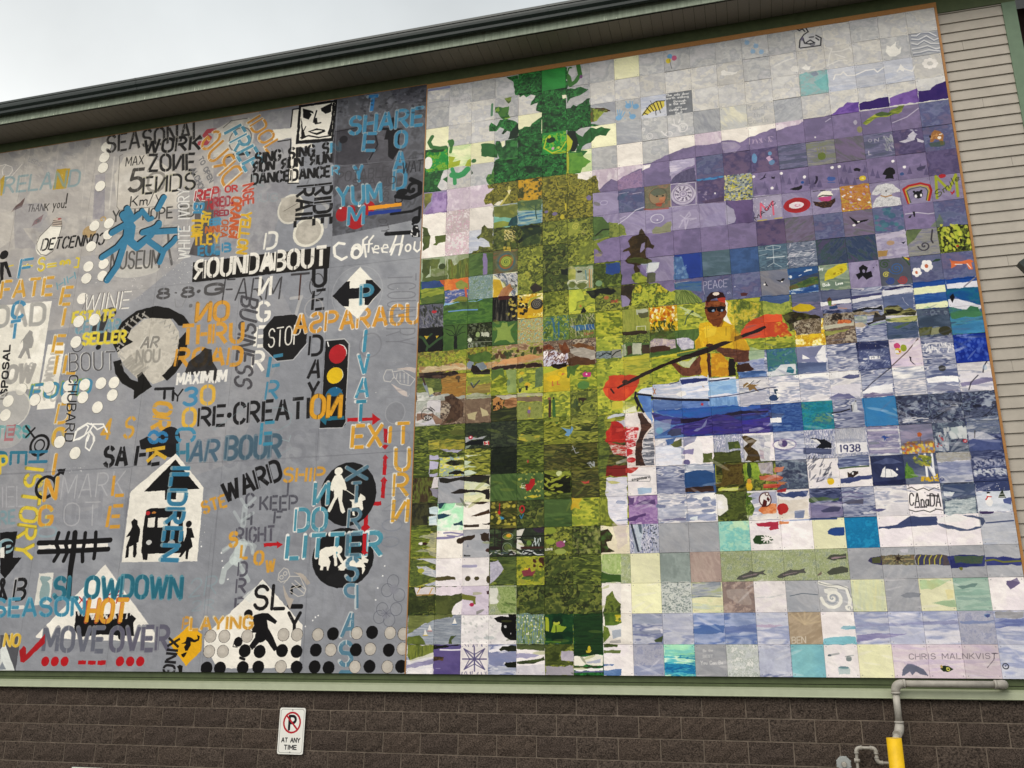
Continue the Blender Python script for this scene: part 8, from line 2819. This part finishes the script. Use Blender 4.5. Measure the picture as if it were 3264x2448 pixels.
# ------------------------------------------------------------------ materials
def mat(name, col, rough=.6, noise=0, scale=20, bump=0, spec=.4, col2=None, metal=0, stretch=None, detail=5):
    M = bpy.data.materials.new(name); M.use_nodes = True; nt = M.node_tree; b = nt.nodes['Principled BSDF']
    def lin(h): return tuple(((v/12.92) if v <= .04045 else ((v+.055)/1.055)**2.4) for v in hexc(h).tolist())+(1,)
    b.inputs['Base Color'].default_value = lin(col); b.inputs['Roughness'].default_value = rough; b.inputs['Specular IOR Level'].default_value = spec; b.inputs['Metallic'].default_value = metal
    if noise or bump:
        tc = nt.nodes.new('ShaderNodeTexCoord'); mp = nt.nodes.new('ShaderNodeMapping'); n = nt.nodes.new('ShaderNodeTexNoise')
        n.inputs['Scale'].default_value = scale; n.inputs['Detail'].default_value = detail; n.inputs['Roughness'].default_value = .65
        if stretch: mp.inputs['Scale'].default_value = stretch
        geo = nt.nodes.new('ShaderNodeNewGeometry'); nt.links.new(geo.outputs['Position'], mp.inputs[0]); nt.links.new(mp.outputs[0], n.inputs['Vector'])
        if noise:
            r = nt.nodes.new('ShaderNodeValToRGB'); a = lin(col); c2 = lin(col2) if col2 else tuple(v*(1-noise) for v in a[:3])+(1,)
            r.color_ramp.elements[0].position = .36; r.color_ramp.elements[0].color = c2; r.color_ramp.elements[1].position = .64; r.color_ramp.elements[1].color = a
            nt.links.new(n.outputs['Fac'], r.inputs[0]); nt.links.new(r.outputs[0], b.inputs['Base Color'])
        if bump:
            bp = nt.nodes.new('ShaderNodeBump'); bp.inputs['Strength'].default_value = 1; bp.inputs['Distance'].default_value = bump
            nt.links.new(n.outputs['Fac'], bp.inputs['Height']); nt.links.new(bp.outputs[0], b.inputs['Normal'])
    return M
def painted(name, cv, rough=.65, bump=.0006):
    M = mat(name, 'ffffff', rough, 0, 60, bump, .12); nt = M.node_tree; t = nt.nodes.new('ShaderNodeTexImage'); t.image = mural_image(name, cv); t.extension = 'EXTEND'
    uv = nt.nodes.new('ShaderNodeUVMap'); nt.links.new(uv.outputs[0], t.inputs[0]); nt.links.new(t.outputs[0], nt.nodes['Principled BSDF'].inputs['Base Color']); return M
M_lake = painted('lake_mural_paint', lake)
def sheen(M):      # every board was painted by other hands: its own gloss
    nt = M.node_tree; oi = nt.nodes.new('ShaderNodeObjectInfo'); mr_ = nt.nodes.new('ShaderNodeMapRange')
    mr_.inputs['To Min'].default_value = .35; mr_.inputs['To Max'].default_value = .8
    nt.links.new(oi.outputs['Random'], mr_.inputs['Value']); nt.links.new(mr_.outputs['Result'], nt.nodes['Principled BSDF'].inputs['Roughness'])
sheen(M_lake); M_sten = painted('stencil_mural_paint', sten); M_face = painted('sign_print', face, .35, 0)
M_wood = mat('varnished_wood', 'b0793c', .5, .3, 30, .0004, stretch=(1, 1, 6)); M_back = mat('backing', '26241f', .9)
M_side = mat('beige_siding', 'b0a79a', .6, .12, 5, .0006, .3); M_green = mat('sage_paint', '8d9c7c', .55, .16, 7, .0005, .35, stretch=(1, 1, .5))
M_fas = mat('fascia_paint', '95a08a', .5, .3, 9, .0004, .35, stretch=(3, 1, .3)); M_gut = mat('dark_green_metal', '182620', .4, .35, 6, .0003, .5)
M_sof = mat('soffit_metal', '928b7e', .6, .15, 90, .0004, .3); M_ledge = mat('pale_green_flashing', 'a0a589', .5, .1, 8, .0003, .4); M_ledge2 = mat('green_board', '505a3a', .6, .2, 12, .0005, .3)
M_mort = mat('mortar', '807366', .95, .4, 14, .002, .1, detail=8); M_roof = mat('roof_metal', '1f332e', .4, .1, 5, 0); M_brown = mat('dark_brown_wall', '3a2420', .8, .2, 8)
M_corner = mat('corner_board_paint', '6c8068', .6, .12, 8, .0004, .3)
blk = []
for i, (a, b) in enumerate((('675a50', '2b2522'), ('64574d', '2a2421'), ('695b50', '2d2623'), ('63564d', '2a2421'))):
    blk.append(mat('split_face_block_%d' % i, a, 1, .5, 62+i*9, .02, .1, col2=b, detail=9))
M_pipe = mat('grey_pipe_paint', 'aca69b', .5, .28, 9, .0003, .35); M_yel = mat('yellow_paint', 'e6b80c', .5, .16, 12, .0005, .4); M_blue = mat('blue_plastic', '1f4a78', .5)
M_meter = mat('meter_grey', '9a9d9a', .65, .1, 30, .0003, .4); M_bolt = mat('bolt_metal', '8a8a88', .4, metal=.8); M_alu = mat('aluminium', 'b8b8b4', .45, metal=.4); M_white = mat('white_plate', 'd8d6cc', .5)
M_asph = mat('asphalt', '55534f', .95, .4, 60, .003, .1, detail=8)

# ------------------------------------------------------------------ building blocks
def mesh(name, V, F, mats, uv=None, mi=None):
    me = bpy.data.meshes.new(name); me.from_pydata([tuple(v) for v in V], [], F)
    for q in (mats if isinstance(mats, list) else [mats]): me.materials.append(q)
    if mi: me.polygons.foreach_set('material_index', mi)
    if uv:
        l = me.uv_layers.new(name='UVMap')
        for p in me.polygons:
            for li, vi in zip(p.loop_indices, p.vertices): l.data[li].uv = uv(*V[vi])
    me.update(); return me
def obj(name, me, parent=None, loc=None):
    o = bpy.data.objects.new(name, me); C.objects.link(o); o.parent = parent
    if loc: o.location = loc
    return o
def thing(name, label, cat, loc=(0, 0, 0), group=None):
    o = bpy.data.objects.new(name, None); C.objects.link(o); o.location = loc; o['label'] = label; o['category'] = cat
    if group: o['group'] = group
    return o
def boxvf(x0, y0, z0, x1, y1, z1, V, F):
    n = len(V); V += [(x0, y0, z0), (x1, y0, z0), (x1, y1, z0), (x0, y1, z0), (x0, y0, z1), (x1, y0, z1), (x1, y1, z1), (x0, y1, z1)]
    F += [(n, n+1, n+5, n+4), (n+1, n+2, n+6, n+5), (n+2, n+3, n+7, n+6), (n+3, n, n+4, n+7), (n+4, n+5, n+6, n+7), (n+3, n+2, n+1, n)]
def box(name, a, b, m, parent=None, uv=None):
    V, F = [], []; boxvf(*a, *b, V, F); return obj(name, mesh(name, V, F, m, uv), parent)
def extrude(name, prof, x0, x1, m, parent):          # profile of (y, z), run along x
    n = len(prof); V = [(x0, y, z) for y, z in prof]+[(x1, y, z) for y, z in prof]
    F = [(i, (i+1) % n, n+(i+1) % n, n+i) for i in range(n)]+[tuple(range(n-1, -1, -1)), tuple(range(n, 2*n))]
    return obj(name, mesh(name, V, F, m), parent)
def tubevf(path, r, V, F, n=14):
    P = [Vector(p) for p in path]; rings = []; up = None
    for i, p in enumerate(P):
        d = ((P[i+1]-p).normalized() if i < len(P)-1 else Vector())+((p-P[i-1]).normalized() if i else Vector()); d.normalize()
        if up is None: up = Vector((0, 0, 1)) if abs(d.z) < .9 else Vector((1, 0, 0))
        a = d.cross(up).normalized(); b = a.cross(d).normalized(); up = b if b.length else up
        rr = r[i] if isinstance(r, (list, tuple)) else r; k = len(V); rings.append(k)
        V += [tuple(p+(a*math.cos(t*2*math.pi/n)+b*math.sin(t*2*math.pi/n))*rr) for t in range(n)]
    for k, l in zip(rings, rings[1:]): F += [(k+t, k+(t+1) % n, l+(t+1) % n, l+t) for t in range(n)]
    F += [tuple(range(rings[0]+n-1, rings[0]-1, -1)), tuple(range(rings[-1], rings[-1]+n))]
def tube(name, path, r, m, parent, n=16):
    V, F = [], []; tubevf(path, r, V, F, n); me = mesh(name, V, F, m)
    for p in me.polygons: p.use_smooth = len(p.vertices) == 4
    return obj(name, me, parent)
def bend(a, c, b, r, n=6):        # rounded corner points from towards a, about c, to b
    a, c, b = Vector(a), Vector(c), Vector(b); d1 = (a-c).normalized()*r; d2 = (b-c).normalized()*r
    return [tuple(c+d1*(1-t)**2+d2*t**2) for t in [i/n for i in range(n+1)]]
rnd = random.Random(4)

# ------------------------------------------------------------------ ground
V, F = [], []
g = box('parking_lot', (-400, -400, -.3), (400, 60, 0), M_asph); g['kind'] = 'structure'

# ------------------------------------------------------------------ building
B = thing('building', 'long wall with beige siding over dark split-face block, under a dark green gutter', 'building', (0, .05, 0))
XL, XR = -11., 10.
def z(v): return ZT+v
BW = Matrix.Translation((0, .05, 0))
def bpart(o): o.matrix_parent_inverse = BW.inverted(); return o
bpart(box('wall_backing', (XL, .06, 0), (6.93, .3, z(.45)), M_back, B))
bpart(box('mortar_bed', (XL, -.0015, 0), (6.93, .058, z(-7.46)), M_mort, B))
# split-face blocks, running bond
def block_mesh(seed, w=.403, h=.194):
    r = random.Random(seed); nx, nz2 = 5, 3; V = []; F = []
    for j in range(nz2+1):
        for i in range(nx+1):
            e = i in (0, nx) or j in (0, nz2)
            V.append((w*i/nx+(r.uniform(-.002, .002) if 0 < i < nx else 0), -.003-(r.uniform(0, .004) if e else r.uniform(.003, .021)), h*j/nz2))
    for j in range(nz2):
        for i in range(nx):
            a = j*(nx+1)+i; F.append((a, a+1, a+nx+2, a+nx+1))
    k = len(V); c = [0, nx, (nx+1)*(nz2+1)-1, (nx+1)*nz2]
    V += [(x, .03, zz) for x, _, zz in [V[i] for i in c]]
    F += [(c[(i+1) % 4], c[i], k+i, k+(i+1) % 4) for i in range(4)]
    return V, F
bm = [mesh('concrete_block', *block_mesh(i), blk[i % 4]) for i in range(12)]
PX, PZ = .414, .2052; SV, SF = [], []; nblk = 0
for c in range(8):
    z0 = z(-7.636)-PZ*(c-0)+.005; z1 = z0+.195
    if c == 0: z1 = z(-7.436)
    off = .19 if c % 2 == 0 else -.017
    i0 = math.floor((XL-off)/PX)+1
    i = i0
    while off+(i+1)*PX < 6.95:
        x = off+i*PX+.005; i += 1
        if z0 < 0: zb = .002
        else: zb = z0
        if z1-zb < .03: continue
        if x > -6.9 and nblk < 300 and z0 > -.1:
            o = obj('concrete_block', bm[rnd.randrange(12)], B, (x, 0, zb)); o.scale = (1, 1, (z1-zb)/.195); bpart(o); nblk += 1
        else: boxvf(x, -.004, zb, x+.404, .03, z1, SV, SF)
bpart(obj('block_field', mesh('block_field', SV, SF, blk[0]), B))['kind'] = 'stuff'
# ledge under the murals
bpart(box('ledge_board', (XL, .03, z(-7.318)), (6.93, .06, z(-7.23)), M_ledge2, B))
bpart(box('ledge_lower_board', (XL, .024, z(-7.375)), (6.93, .06, z(-7.324)), M_ledge2, B))
bpart(extrude('ledge_flashing', [(.022, z(-7.352)), (-.052, z(-7.372)), (-.062, z(-7.425)), (-.072, z(-7.434)), (-.066, z(-7.440)), (-.05, z(-7.43)), (.02, z(-7.40))], XL, 6.93, M_ledge, B))
# siding, each lap a board
zt = z(-.085)+.1253; n = 0; joints = {3: 6.335, 9: 6.44, 24: 6.42, 15: 6.62, 33: 6.3, 41: 6.55}
zb = zt-.1253
bpart(box('siding_starter', (6.126, .034, z(-.066)-.01), (6.786, .05, z(-.066)), M_side, B))
i = 0; b0 = z(-.085)
while b0 > z(-7.2):
    b1 = b0-.1253; segs = [(6.126, 6.786)]
    if i in joints: segs = [(6.126, joints[i]), (joints[i]+.0025, 6.786)]
    for xa, xb in segs:
        bpart(extrude('siding_board', [(.05, b0+.006), (.047, b0+.006), (.031, b1+.0), (.033, b1-.001), (.05, b1)], xa, xb, M_side, B))
    b0 = b1-.0; i += 1
bpart(box('corner_board', (6.786, .018, z(-7.23)), (6.925, .06, z(-.066)), M_corner, B))
bpart(box('corner_return', (6.913, .062, 0), (6.929, .62, z(.24)), M_corner, B))
bpart(box('recessed_wall', (6.93, .62, 0), (13, .8, z(.26)), M_brown, B))
bpart(box('frieze_board', (XL, .022, z(-.064)), (6.929, .058, z(.25)), M_ledge2, B))
# soffit boards
me = mesh('soffit_board', *(lambda V, F: (boxvf(.002, -.40, 0, .125, .056, .012, V, F), V, F)[1:])([], []), M_sof)
x = -9.0; SV, SF = [], []
while x < XR:
    o = obj('soffit_board', me, B, (x, 0, z(.25)+rnd.uniform(0, .0015))); bpart(o); x += .127
bpart(box('soffit_backing', (XL, -.39, z(.264)), (XR, .05, z(.27)), M_back, B))
bpart(box('soffit_run', (XL, -.40, z(.25)), (-9.002, .056, z(.262)), M_sof, B))['kind'] = 'stuff'
bpart(box('soffit_trim', (XL, -.414, z(.236)), (XR, -.402, z(.25)), M_back, B))
bpart(box('fascia_board', (XL, -.425, z(.243)), (XR, -.402, z(.47)), M_fas, B))
gp = [(-.426, .385), (-.47, .352), (-.498, .350), (-.508, .36), (-.514, .392), (-.522, .402), (-.540, .425), (-.546, .455), (-.548, .478), (-.556, .484), (-.556, .512), (-.548, .522), (-.538, .52), (-.535, .508), (-.525, .500), (-.512, .400), (-.498, .362), (-.440, .40), (-.428, .50)]
dr = random.Random(9); V, F = [], []
for cx, n_ in ((-6.35, 7), (-5.9, 3), (-5.72, 9), (-5.5, 6), (-4.75, 6), (-4.3, 3), (-3.9, 3), (-3.1, 5), (-2.6, 4), (-1.0, 3), (.9, 4), (2.4, 3)):
    for k in range(n_):
        x = cx+dr.uniform(-.16, .16); h_ = dr.uniform(.015, .07); w_ = dr.uniform(.002, .007); b_ = z(.2445); q = len(V)
        V += [(x-w_, -.4258, b_), (x+w_, -.4258, b_), (x+w_*.2, -.4258, b_+h_), (x-w_*.3, -.4258, b_+h_), (x-w_, -.4252, b_), (x+w_, -.4252, b_), (x+w_*.2, -.4252, b_+h_), (x-w_*.3, -.4252, b_+h_)]
        F += [(q, q+1, q+2, q+3), (q+1, q+5, q+6, q+2), (q+4, q, q+3, q+7), (q+3, q+2, q+6, q+7)]
bpart(obj('paint_splash', mesh('paint_splash', V, F, mat('dried_splash', 'c4cbb4', .7)), B))
G = bpart(extrude('gutter', [(y, z(v)) for y, v in gp], XL, XR, M_gut, B))
for gx in (-7.2, -4.1, -1.35, 1.7, 4.75):
    o = extrude('gutter_joint', [(y-.003, z(v)-.001) for y, v in gp[:12]]+[(-.545, z(.519)), (-.50, z(.37)), (-.43, z(.39))], gx, gx+.035, M_gut, G); o.matrix_parent_inverse = G.matrix_world.inverted() if 0 else Matrix()
bpart(extrude('roof', [(-.43, z(.50)), (6, z(2.1)), (6, z(2.05)), (-.43, z(.46))], XL, XR, M_roof, B))
bpart(box('rear_wall', (XL, 5.8, 0), (6.9, 6, z(2.0)), M_brown, B))
bpart(box('side_wall', (XL, .3, 0), (XL+.2, 5.8, z(.5)), M_side, B))
# diagonal downspout that reaches in at the right
V, F = [], []; a = Vector((.53, 0, -.848)); u = Vector((.49, 0, .872)); u = (u-a*u.dot(a)).normalized(); p0 = Vector((6.437, 0, z(-3.300)))
w = .235
for (s, t) in ((0, 0), (.0, w), (.115, 0)): pass
q = [p0, p0+u*w]
ends = []
for p in (p0, p0+a*1.1): ends += [p+Vector((0, -.24, 0)), p+Vector((0, -.14, 0)), p+u*w+Vector((0, -.14, 0)), p+u*w+Vector((0, -.24, 0))]
V = [tuple(v) for v in ends]; F = [(0, 3, 2, 1), (4, 5, 6, 7), (0, 4, 7, 3), (1, 2, 6, 5), (0, 1, 5, 4), (3, 7, 6, 2)]
V += [tuple(v+a*.03+Vector((0, -.006, 0))) for v in ends[:4]]
D_ = thing('downspout', 'dark green diagonal downspout in front of the beige siding at the right edge', 'downspout', (6.5, -.19, z(-3.3)))
o = obj('spout_body', mesh('spout_body', [Vector(v)-Vector((6.5, -.19, z(-3.3))) for v in V[:8]], F, M_gut), D_)
e2 = p0+a*1.1+u*w*.5; o = obj('lower_leg', mesh('lower_leg', *(lambda V, F: (boxvf(e2.x-.1-6.5, -.06, -z(-3.3), e2.x+.1-6.5, .06, e2.z-z(-3.3), V, F), V, F)[1:])([], []), M_gut), D_)
o = obj('wall_strap', mesh('wall_strap', *(lambda V, F: (boxvf(e2.x-.11-6.5, -.03, -3.2, e2.x+.11-6.5, .25, -3.17, V, F), V, F)[1:])([], []), M_gut), D_)

# ------------------------------------------------------------------ murals
LM = thing('lake_mural', 'mural of square painted tiles with a kayaker in a yellow shirt on a lake', 'mural', (0, .02, z(-7.257)))
LW = Matrix.Translation(LM.location)
def lpart(o): o.matrix_parent_inverse = LW.inverted(); return o
uvL = lambda x, y, zz: (x/(20*FT), 1-(ZT-zz)/(24*FH))
cc = camo.location; nrm = []
for r in range(24):
    for c in range(20):
        p = Vector(((c+.5)*FT, 0, ZT-(r+.5)*FH)); d = p-cc; nrm.append((-(d.normalized().y)/d.length**2, r, c))
big = {(r, c) for _, r, c in sorted(nrm)[:300]}
SV, SF = [], []
def tilevf(c, r, V, F):
    x0, x1 = c*FT+.0005, (c+1)*FT-.0005; z1, z0 = ZT-r*FH-.0005, ZT-(r+1)*FH+.0005; b = .0008; k = len(V)
    o_ = rnd.uniform(-.004, .0012); tl = [o_+rnd.uniform(-.0026, .0022) for _ in range(4)]
    V += [(x0+b, tl[0], z0+b), (x1-b, tl[1], z0+b), (x1-b, tl[2], z1-b), (x0+b, tl[3], z1-b), (x0, .003, z0), (x1, .003, z0), (x1, .003, z1), (x0, .003, z1), (x0, .012, z0), (x1, .012, z0), (x1, .012, z1), (x0, .012, z1)]
    F.append((k, k+1, k+2, k+3))
    for i in range(4): j = (i+1) % 4; F += [(k+4+i, k+4+j, k+j, k+i), (k+8+i, k+8+j, k+4+j, k+4+i)]
for r in range(24):
    for c in range(20):
        if (r, c) in big:
            V, F = [], []; tilevf(c, r, V, F); lpart(obj('tile', mesh('tile', V, F, M_lake, uvL), LM))
        else: tilevf(c, r, SV, SF)
lpart(obj('tile_field', mesh('tile_field', SV, SF, M_lake, uvL), LM))['kind'] = 'stuff'
lpart(box('backing_board', (.0, .0125, z(-7.256)), (6.096, .021, z(0)), M_back, LM))
lpart(box('top_trim', (-.012, -.004, z(.0015)), (6.122, .02, z(.066)), M_wood, LM))
lpart(box('side_trim', (6.0975, -.003, z(-7.257)), (6.122, .02, z(0)), M_wood, LM))
lpart(box('side_trim', (-.0125, -.004, z(-7.257)), (-.0015, .02, z(0)), M_wood, LM))
SM = thing('stencil_mural', 'grey mural crowded with stencilled words, road signs and rows of dots', 'mural', (-3.4, .02, z(-7.262)))
SW = Matrix.Translation(SM.location)
def spart(o): o.matrix_parent_inverse = SW.inverted(); return o
U0, U1, V0, V1 = -22.7, -.04, -.3, 24
uvS = lambda x, y, zz: ((x/FT-U0)/(U1-U0), 1-((ZT-zz)/FH-V0)/(V1-V0))
xs = [-.0135, -1.222, -2.475, -3.745, -5.02, -6.27, -6.9]; vs_ = [-.24, 7.93, 15.94, 24.0]
for i in range(6):
    vv = [-.24, 3.28, 7.93, 15.94, 24.0] if i == 0 else vs_
    for va, vb in zip(vv, vv[1:]):
        x1, x0 = xs[i]-.001, xs[i+1]+.001; z1, z0 = ZT-va*FH-.001, ZT-vb*FH+.001
        V, F = [], []; k = rnd.uniform(-.001, .001); boxvf(x0, .002+k, z0, x1, .013, z1, V, F)
        spart(obj('panel', mesh('panel', V, F, M_sten, uvS), SM))
spart(box('backing_board', (-6.9, .0135, z(-7.257)), (-.0135, .021, z(.072)), M_back, SM))
spart(box('edge_trim', (-6.9, .0, z(.0735)), (-.014, .02, z(.08)), M_wood, SM))
# the stencil mural goes on beyond the frame: plain grey boards of the same kind
M_greyb = mat('grey_board_paint', '8f919d', .6, .15, 3, .0004, .3)
for k in range(3): spart(box('plain_panel', (-8.15-1.25*k+.001, .002, z(-7.257)), (-6.9-1.25*k-.001, .013, z(.072)), M_greyb, SM))

# ------------------------------------------------------------------ signs
NP = thing('no_parking_sign', 'white no parking at any time sign with a red crossed circle on the block wall', 'sign', (-1.276, -.034, z(-8.088)))
w, h, rr = .306, .471, .022; ring = []
for cx, cz, a0 in ((w-rr, h-rr, 0), (rr, h-rr, 90), (rr, rr, 180), (w-rr, rr, 270)):
    ring += [(cx+rr*math.cos(math.radians(a0+t)), cz+rr*math.sin(math.radians(a0+t))) for t in (0, 22, 45, 67, 90)]
n = len(ring); V = [(x-w/2, -.003, q_) for x, q_ in ring]+[(x-w/2, .001, q_) for x, q_ in ring]
F = [tuple(range(n)), tuple(range(2*n-1, n-1, -1))]+[(i, n+i, n+(i+1) % n, (i+1) % n) for i in range(n)]
obj('sign_face', mesh('sign_face', V, F, [M_face, M_alu], lambda x, y, zz: ((x+w/2)/w, zz/h), [0]+[1]*(n+1)), NP)
for zz in (.022, h-.022): tube('bolt', [(0, -.008, zz), (0, .034, zz)], .006, M_bolt, NP, 8)
NB = thing('notice_plate', 'white notice plate at the bottom left with only its top edge showing', 'sign', (-3.79, -.034, z(-8.72)))
box('plate', (-.205, -.004, 0), (.205, .0, .425), M_white, NB); box('plate_edge', (-.21, -.001, -.005), (.21, .004, .433), M_back, NB)
for sx in (-.19, .19): tube('bolt', [(sx, -.008, .3), (sx, .03, .3)], .005, M_bolt, NB, 8)

# ------------------------------------------------------------------ gas pipes
GP = thing('gas_pipe', 'thick grey painted gas pipe running along the green ledge and down over the blocks', 'pipe', (4.85, -.1, z(-7.75)))
GW = Matrix.Translation(GP.location)
def gpart(o): o.matrix_parent_inverse = GW.inverted(); return o
yp = -.125; zp = z(-7.305); pr = .0305
gpart(tube('horizontal_run', [(4.93, yp, zp), (5.70, yp, zp)], pr, M_pipe, GP))
gpart(tube('vertical_run', [(4.853, yp, zp-.09), (4.853, yp, z(-7.64))], pr, M_pipe, GP))
def elbow(a, c, b, r, R, m, par, gp_):
    pts_ = bend(a, c, b, R, 8); o = gp_(tube('elbow', pts_, [r*(1.2+.16*math.sin(math.pi*i/8)) for i in range(9)], m, par, 16))
    for e, d in ((pts_[0], Vector(a)-Vector(c)), (pts_[-1], Vector(b)-Vector(c))):
        d = d.normalized(); e = Vector(e); k = gp_(tube('collar', [tuple(e-d*.004), tuple(e+d*.016)], r*1.32, m, par, 16))
    return o
elbow((5.5, yp, zp), (4.853, yp, zp), (4.853, yp, 0), pr, .075, M_pipe, GP, gpart)
elbow((5, yp, zp), (5.778, yp, zp), (5.778, 1, zp), pr, .075, M_pipe, GP, gpart)
gpart(tube('wall_stub', [(5.778, yp+.07, zp), (5.778, .05, zp)], pr, M_pipe, GP))
elbow((4.853, yp, 9), (4.853, yp, z(-7.715)), (4.79, yp-.12, z(-7.76)), pr, .07, M_pipe, GP, gpart)
gpart(tube('riser', [(4.815, yp-.06, z(-7.745)), (4.79, yp-.085, z(-7.80)), (4.785, yp-.085, .02)], pr, M_pipe, GP))
BO = thing('bollard', 'yellow painted steel pipe bollard in front of the gas pipe', 'bollard', (4.766, -.37, 0))
n = 28; hb = z(-7.757); V, F = [], []
for ri, zz in ((.064, 0), (.064, hb), (.058, hb), (.058, hb-.12)): V += [(ri*math.cos(t*2*math.pi/n), ri*math.sin(t*2*math.pi/n), zz) for t in range(n)]
for k in range(3): F += [(k*n+t, k*n+(t+1) % n, (k+1)*n+(t+1) % n, (k+1)*n+t) for t in range(n)]
me = mesh('post', V, F, M_yel)
for p in me.polygons: p.use_smooth = True
obj('post', me, BO); tube('blue_liner', [(0, 0, hb-.02), (0, 0, hb-.004)], .0575, M_blue, BO, 24)
GM = thing('gas_meter', 'small grey gas regulator with a thin bent pipe left of the yellow bollard', 'gas meter', (4.45, -.1, z(-8.5)))
GW2 = Matrix.Translation(GM.location)
def mpart(o): o.matrix_parent_inverse = GW2.inverted(); return o
r2 = .0135; A_ = [(4.462, -.1, z(-8.45)), (4.462, -.1, z(-7.866)), (4.632, -.1, z(-7.866)), (4.632, -.1, z(-7.99)), (4.75, -.1, z(-7.99))]
path = [A_[0]]+bend(A_[0], A_[1], A_[2], .035, 5)+bend(A_[1], A_[2], A_[3], .035, 5)+bend(A_[2], A_[3], A_[4], .03, 5)+[A_[4]]
mpart(tube('thin_pipe', path, r2, M_pipe, GM))
for a, c, b in (A_[0:3], A_[1:4], A_[2:5]):
    mpart(tube('elbow_fitting', bend(a, c, b, .042, 7), r2*1.35, M_pipe, GM))
    for e in (a, b):
        d = (Vector(e)-Vector(c)).normalized(); s = Vector(c)+d*.042; mpart(tube('collar', [tuple(s-d*.003), tuple(s+d*.009)], r2*1.5, M_pipe, GM))
mpart(tube('union_nut', [(4.462, -.1, z(-7.962)), (4.462, -.1, z(-7.988))], r2*1.9, M_pipe, GM, 8))
mpart(tube('valve_cap', [(4.455, -.105, z(-7.975)), (4.437, -.105, z(-7.975))], .02, M_pipe, GM, 8))
mpart(tube('regulator_disc', [(4.343, -.12, z(-8.005)), (4.343, -.105, z(-8.005)), (4.343, -.095, z(-8.005)), (4.343, -.06, z(-8.005))], [.056, .064, .064, .045], M_meter, GM, 28))
mpart(tube('regulator_cap', [(4.343, -.165, z(-8.012)), (4.343, -.12, z(-8.008))], [.018, .024], M_pipe, GM, 16))
for a in range(8):
    t = a*math.pi/4+.39; cx, cz = 4.343+.062*math.cos(t), z(-8.005)+.062*math.sin(t); mpart(tube('flange_bolt', [(cx, -.118, cz), (cx, -.09, cz)], .008, M_meter, GM, 6))
mpart(tube('regulator_neck', [(4.343, -.09, z(-8.05)), (4.343, -.09, z(-8.17))], .02, M_meter, GM))
mpart(box('meter_body', (4.24, -.19, z(-8.47)), (4.52, -.03, z(-8.17)), M_meter, GM)); mpart(box('meter_feet', (4.30, -.15, .0), (4.46, -.06, z(-8.47)), M_bolt, GM))
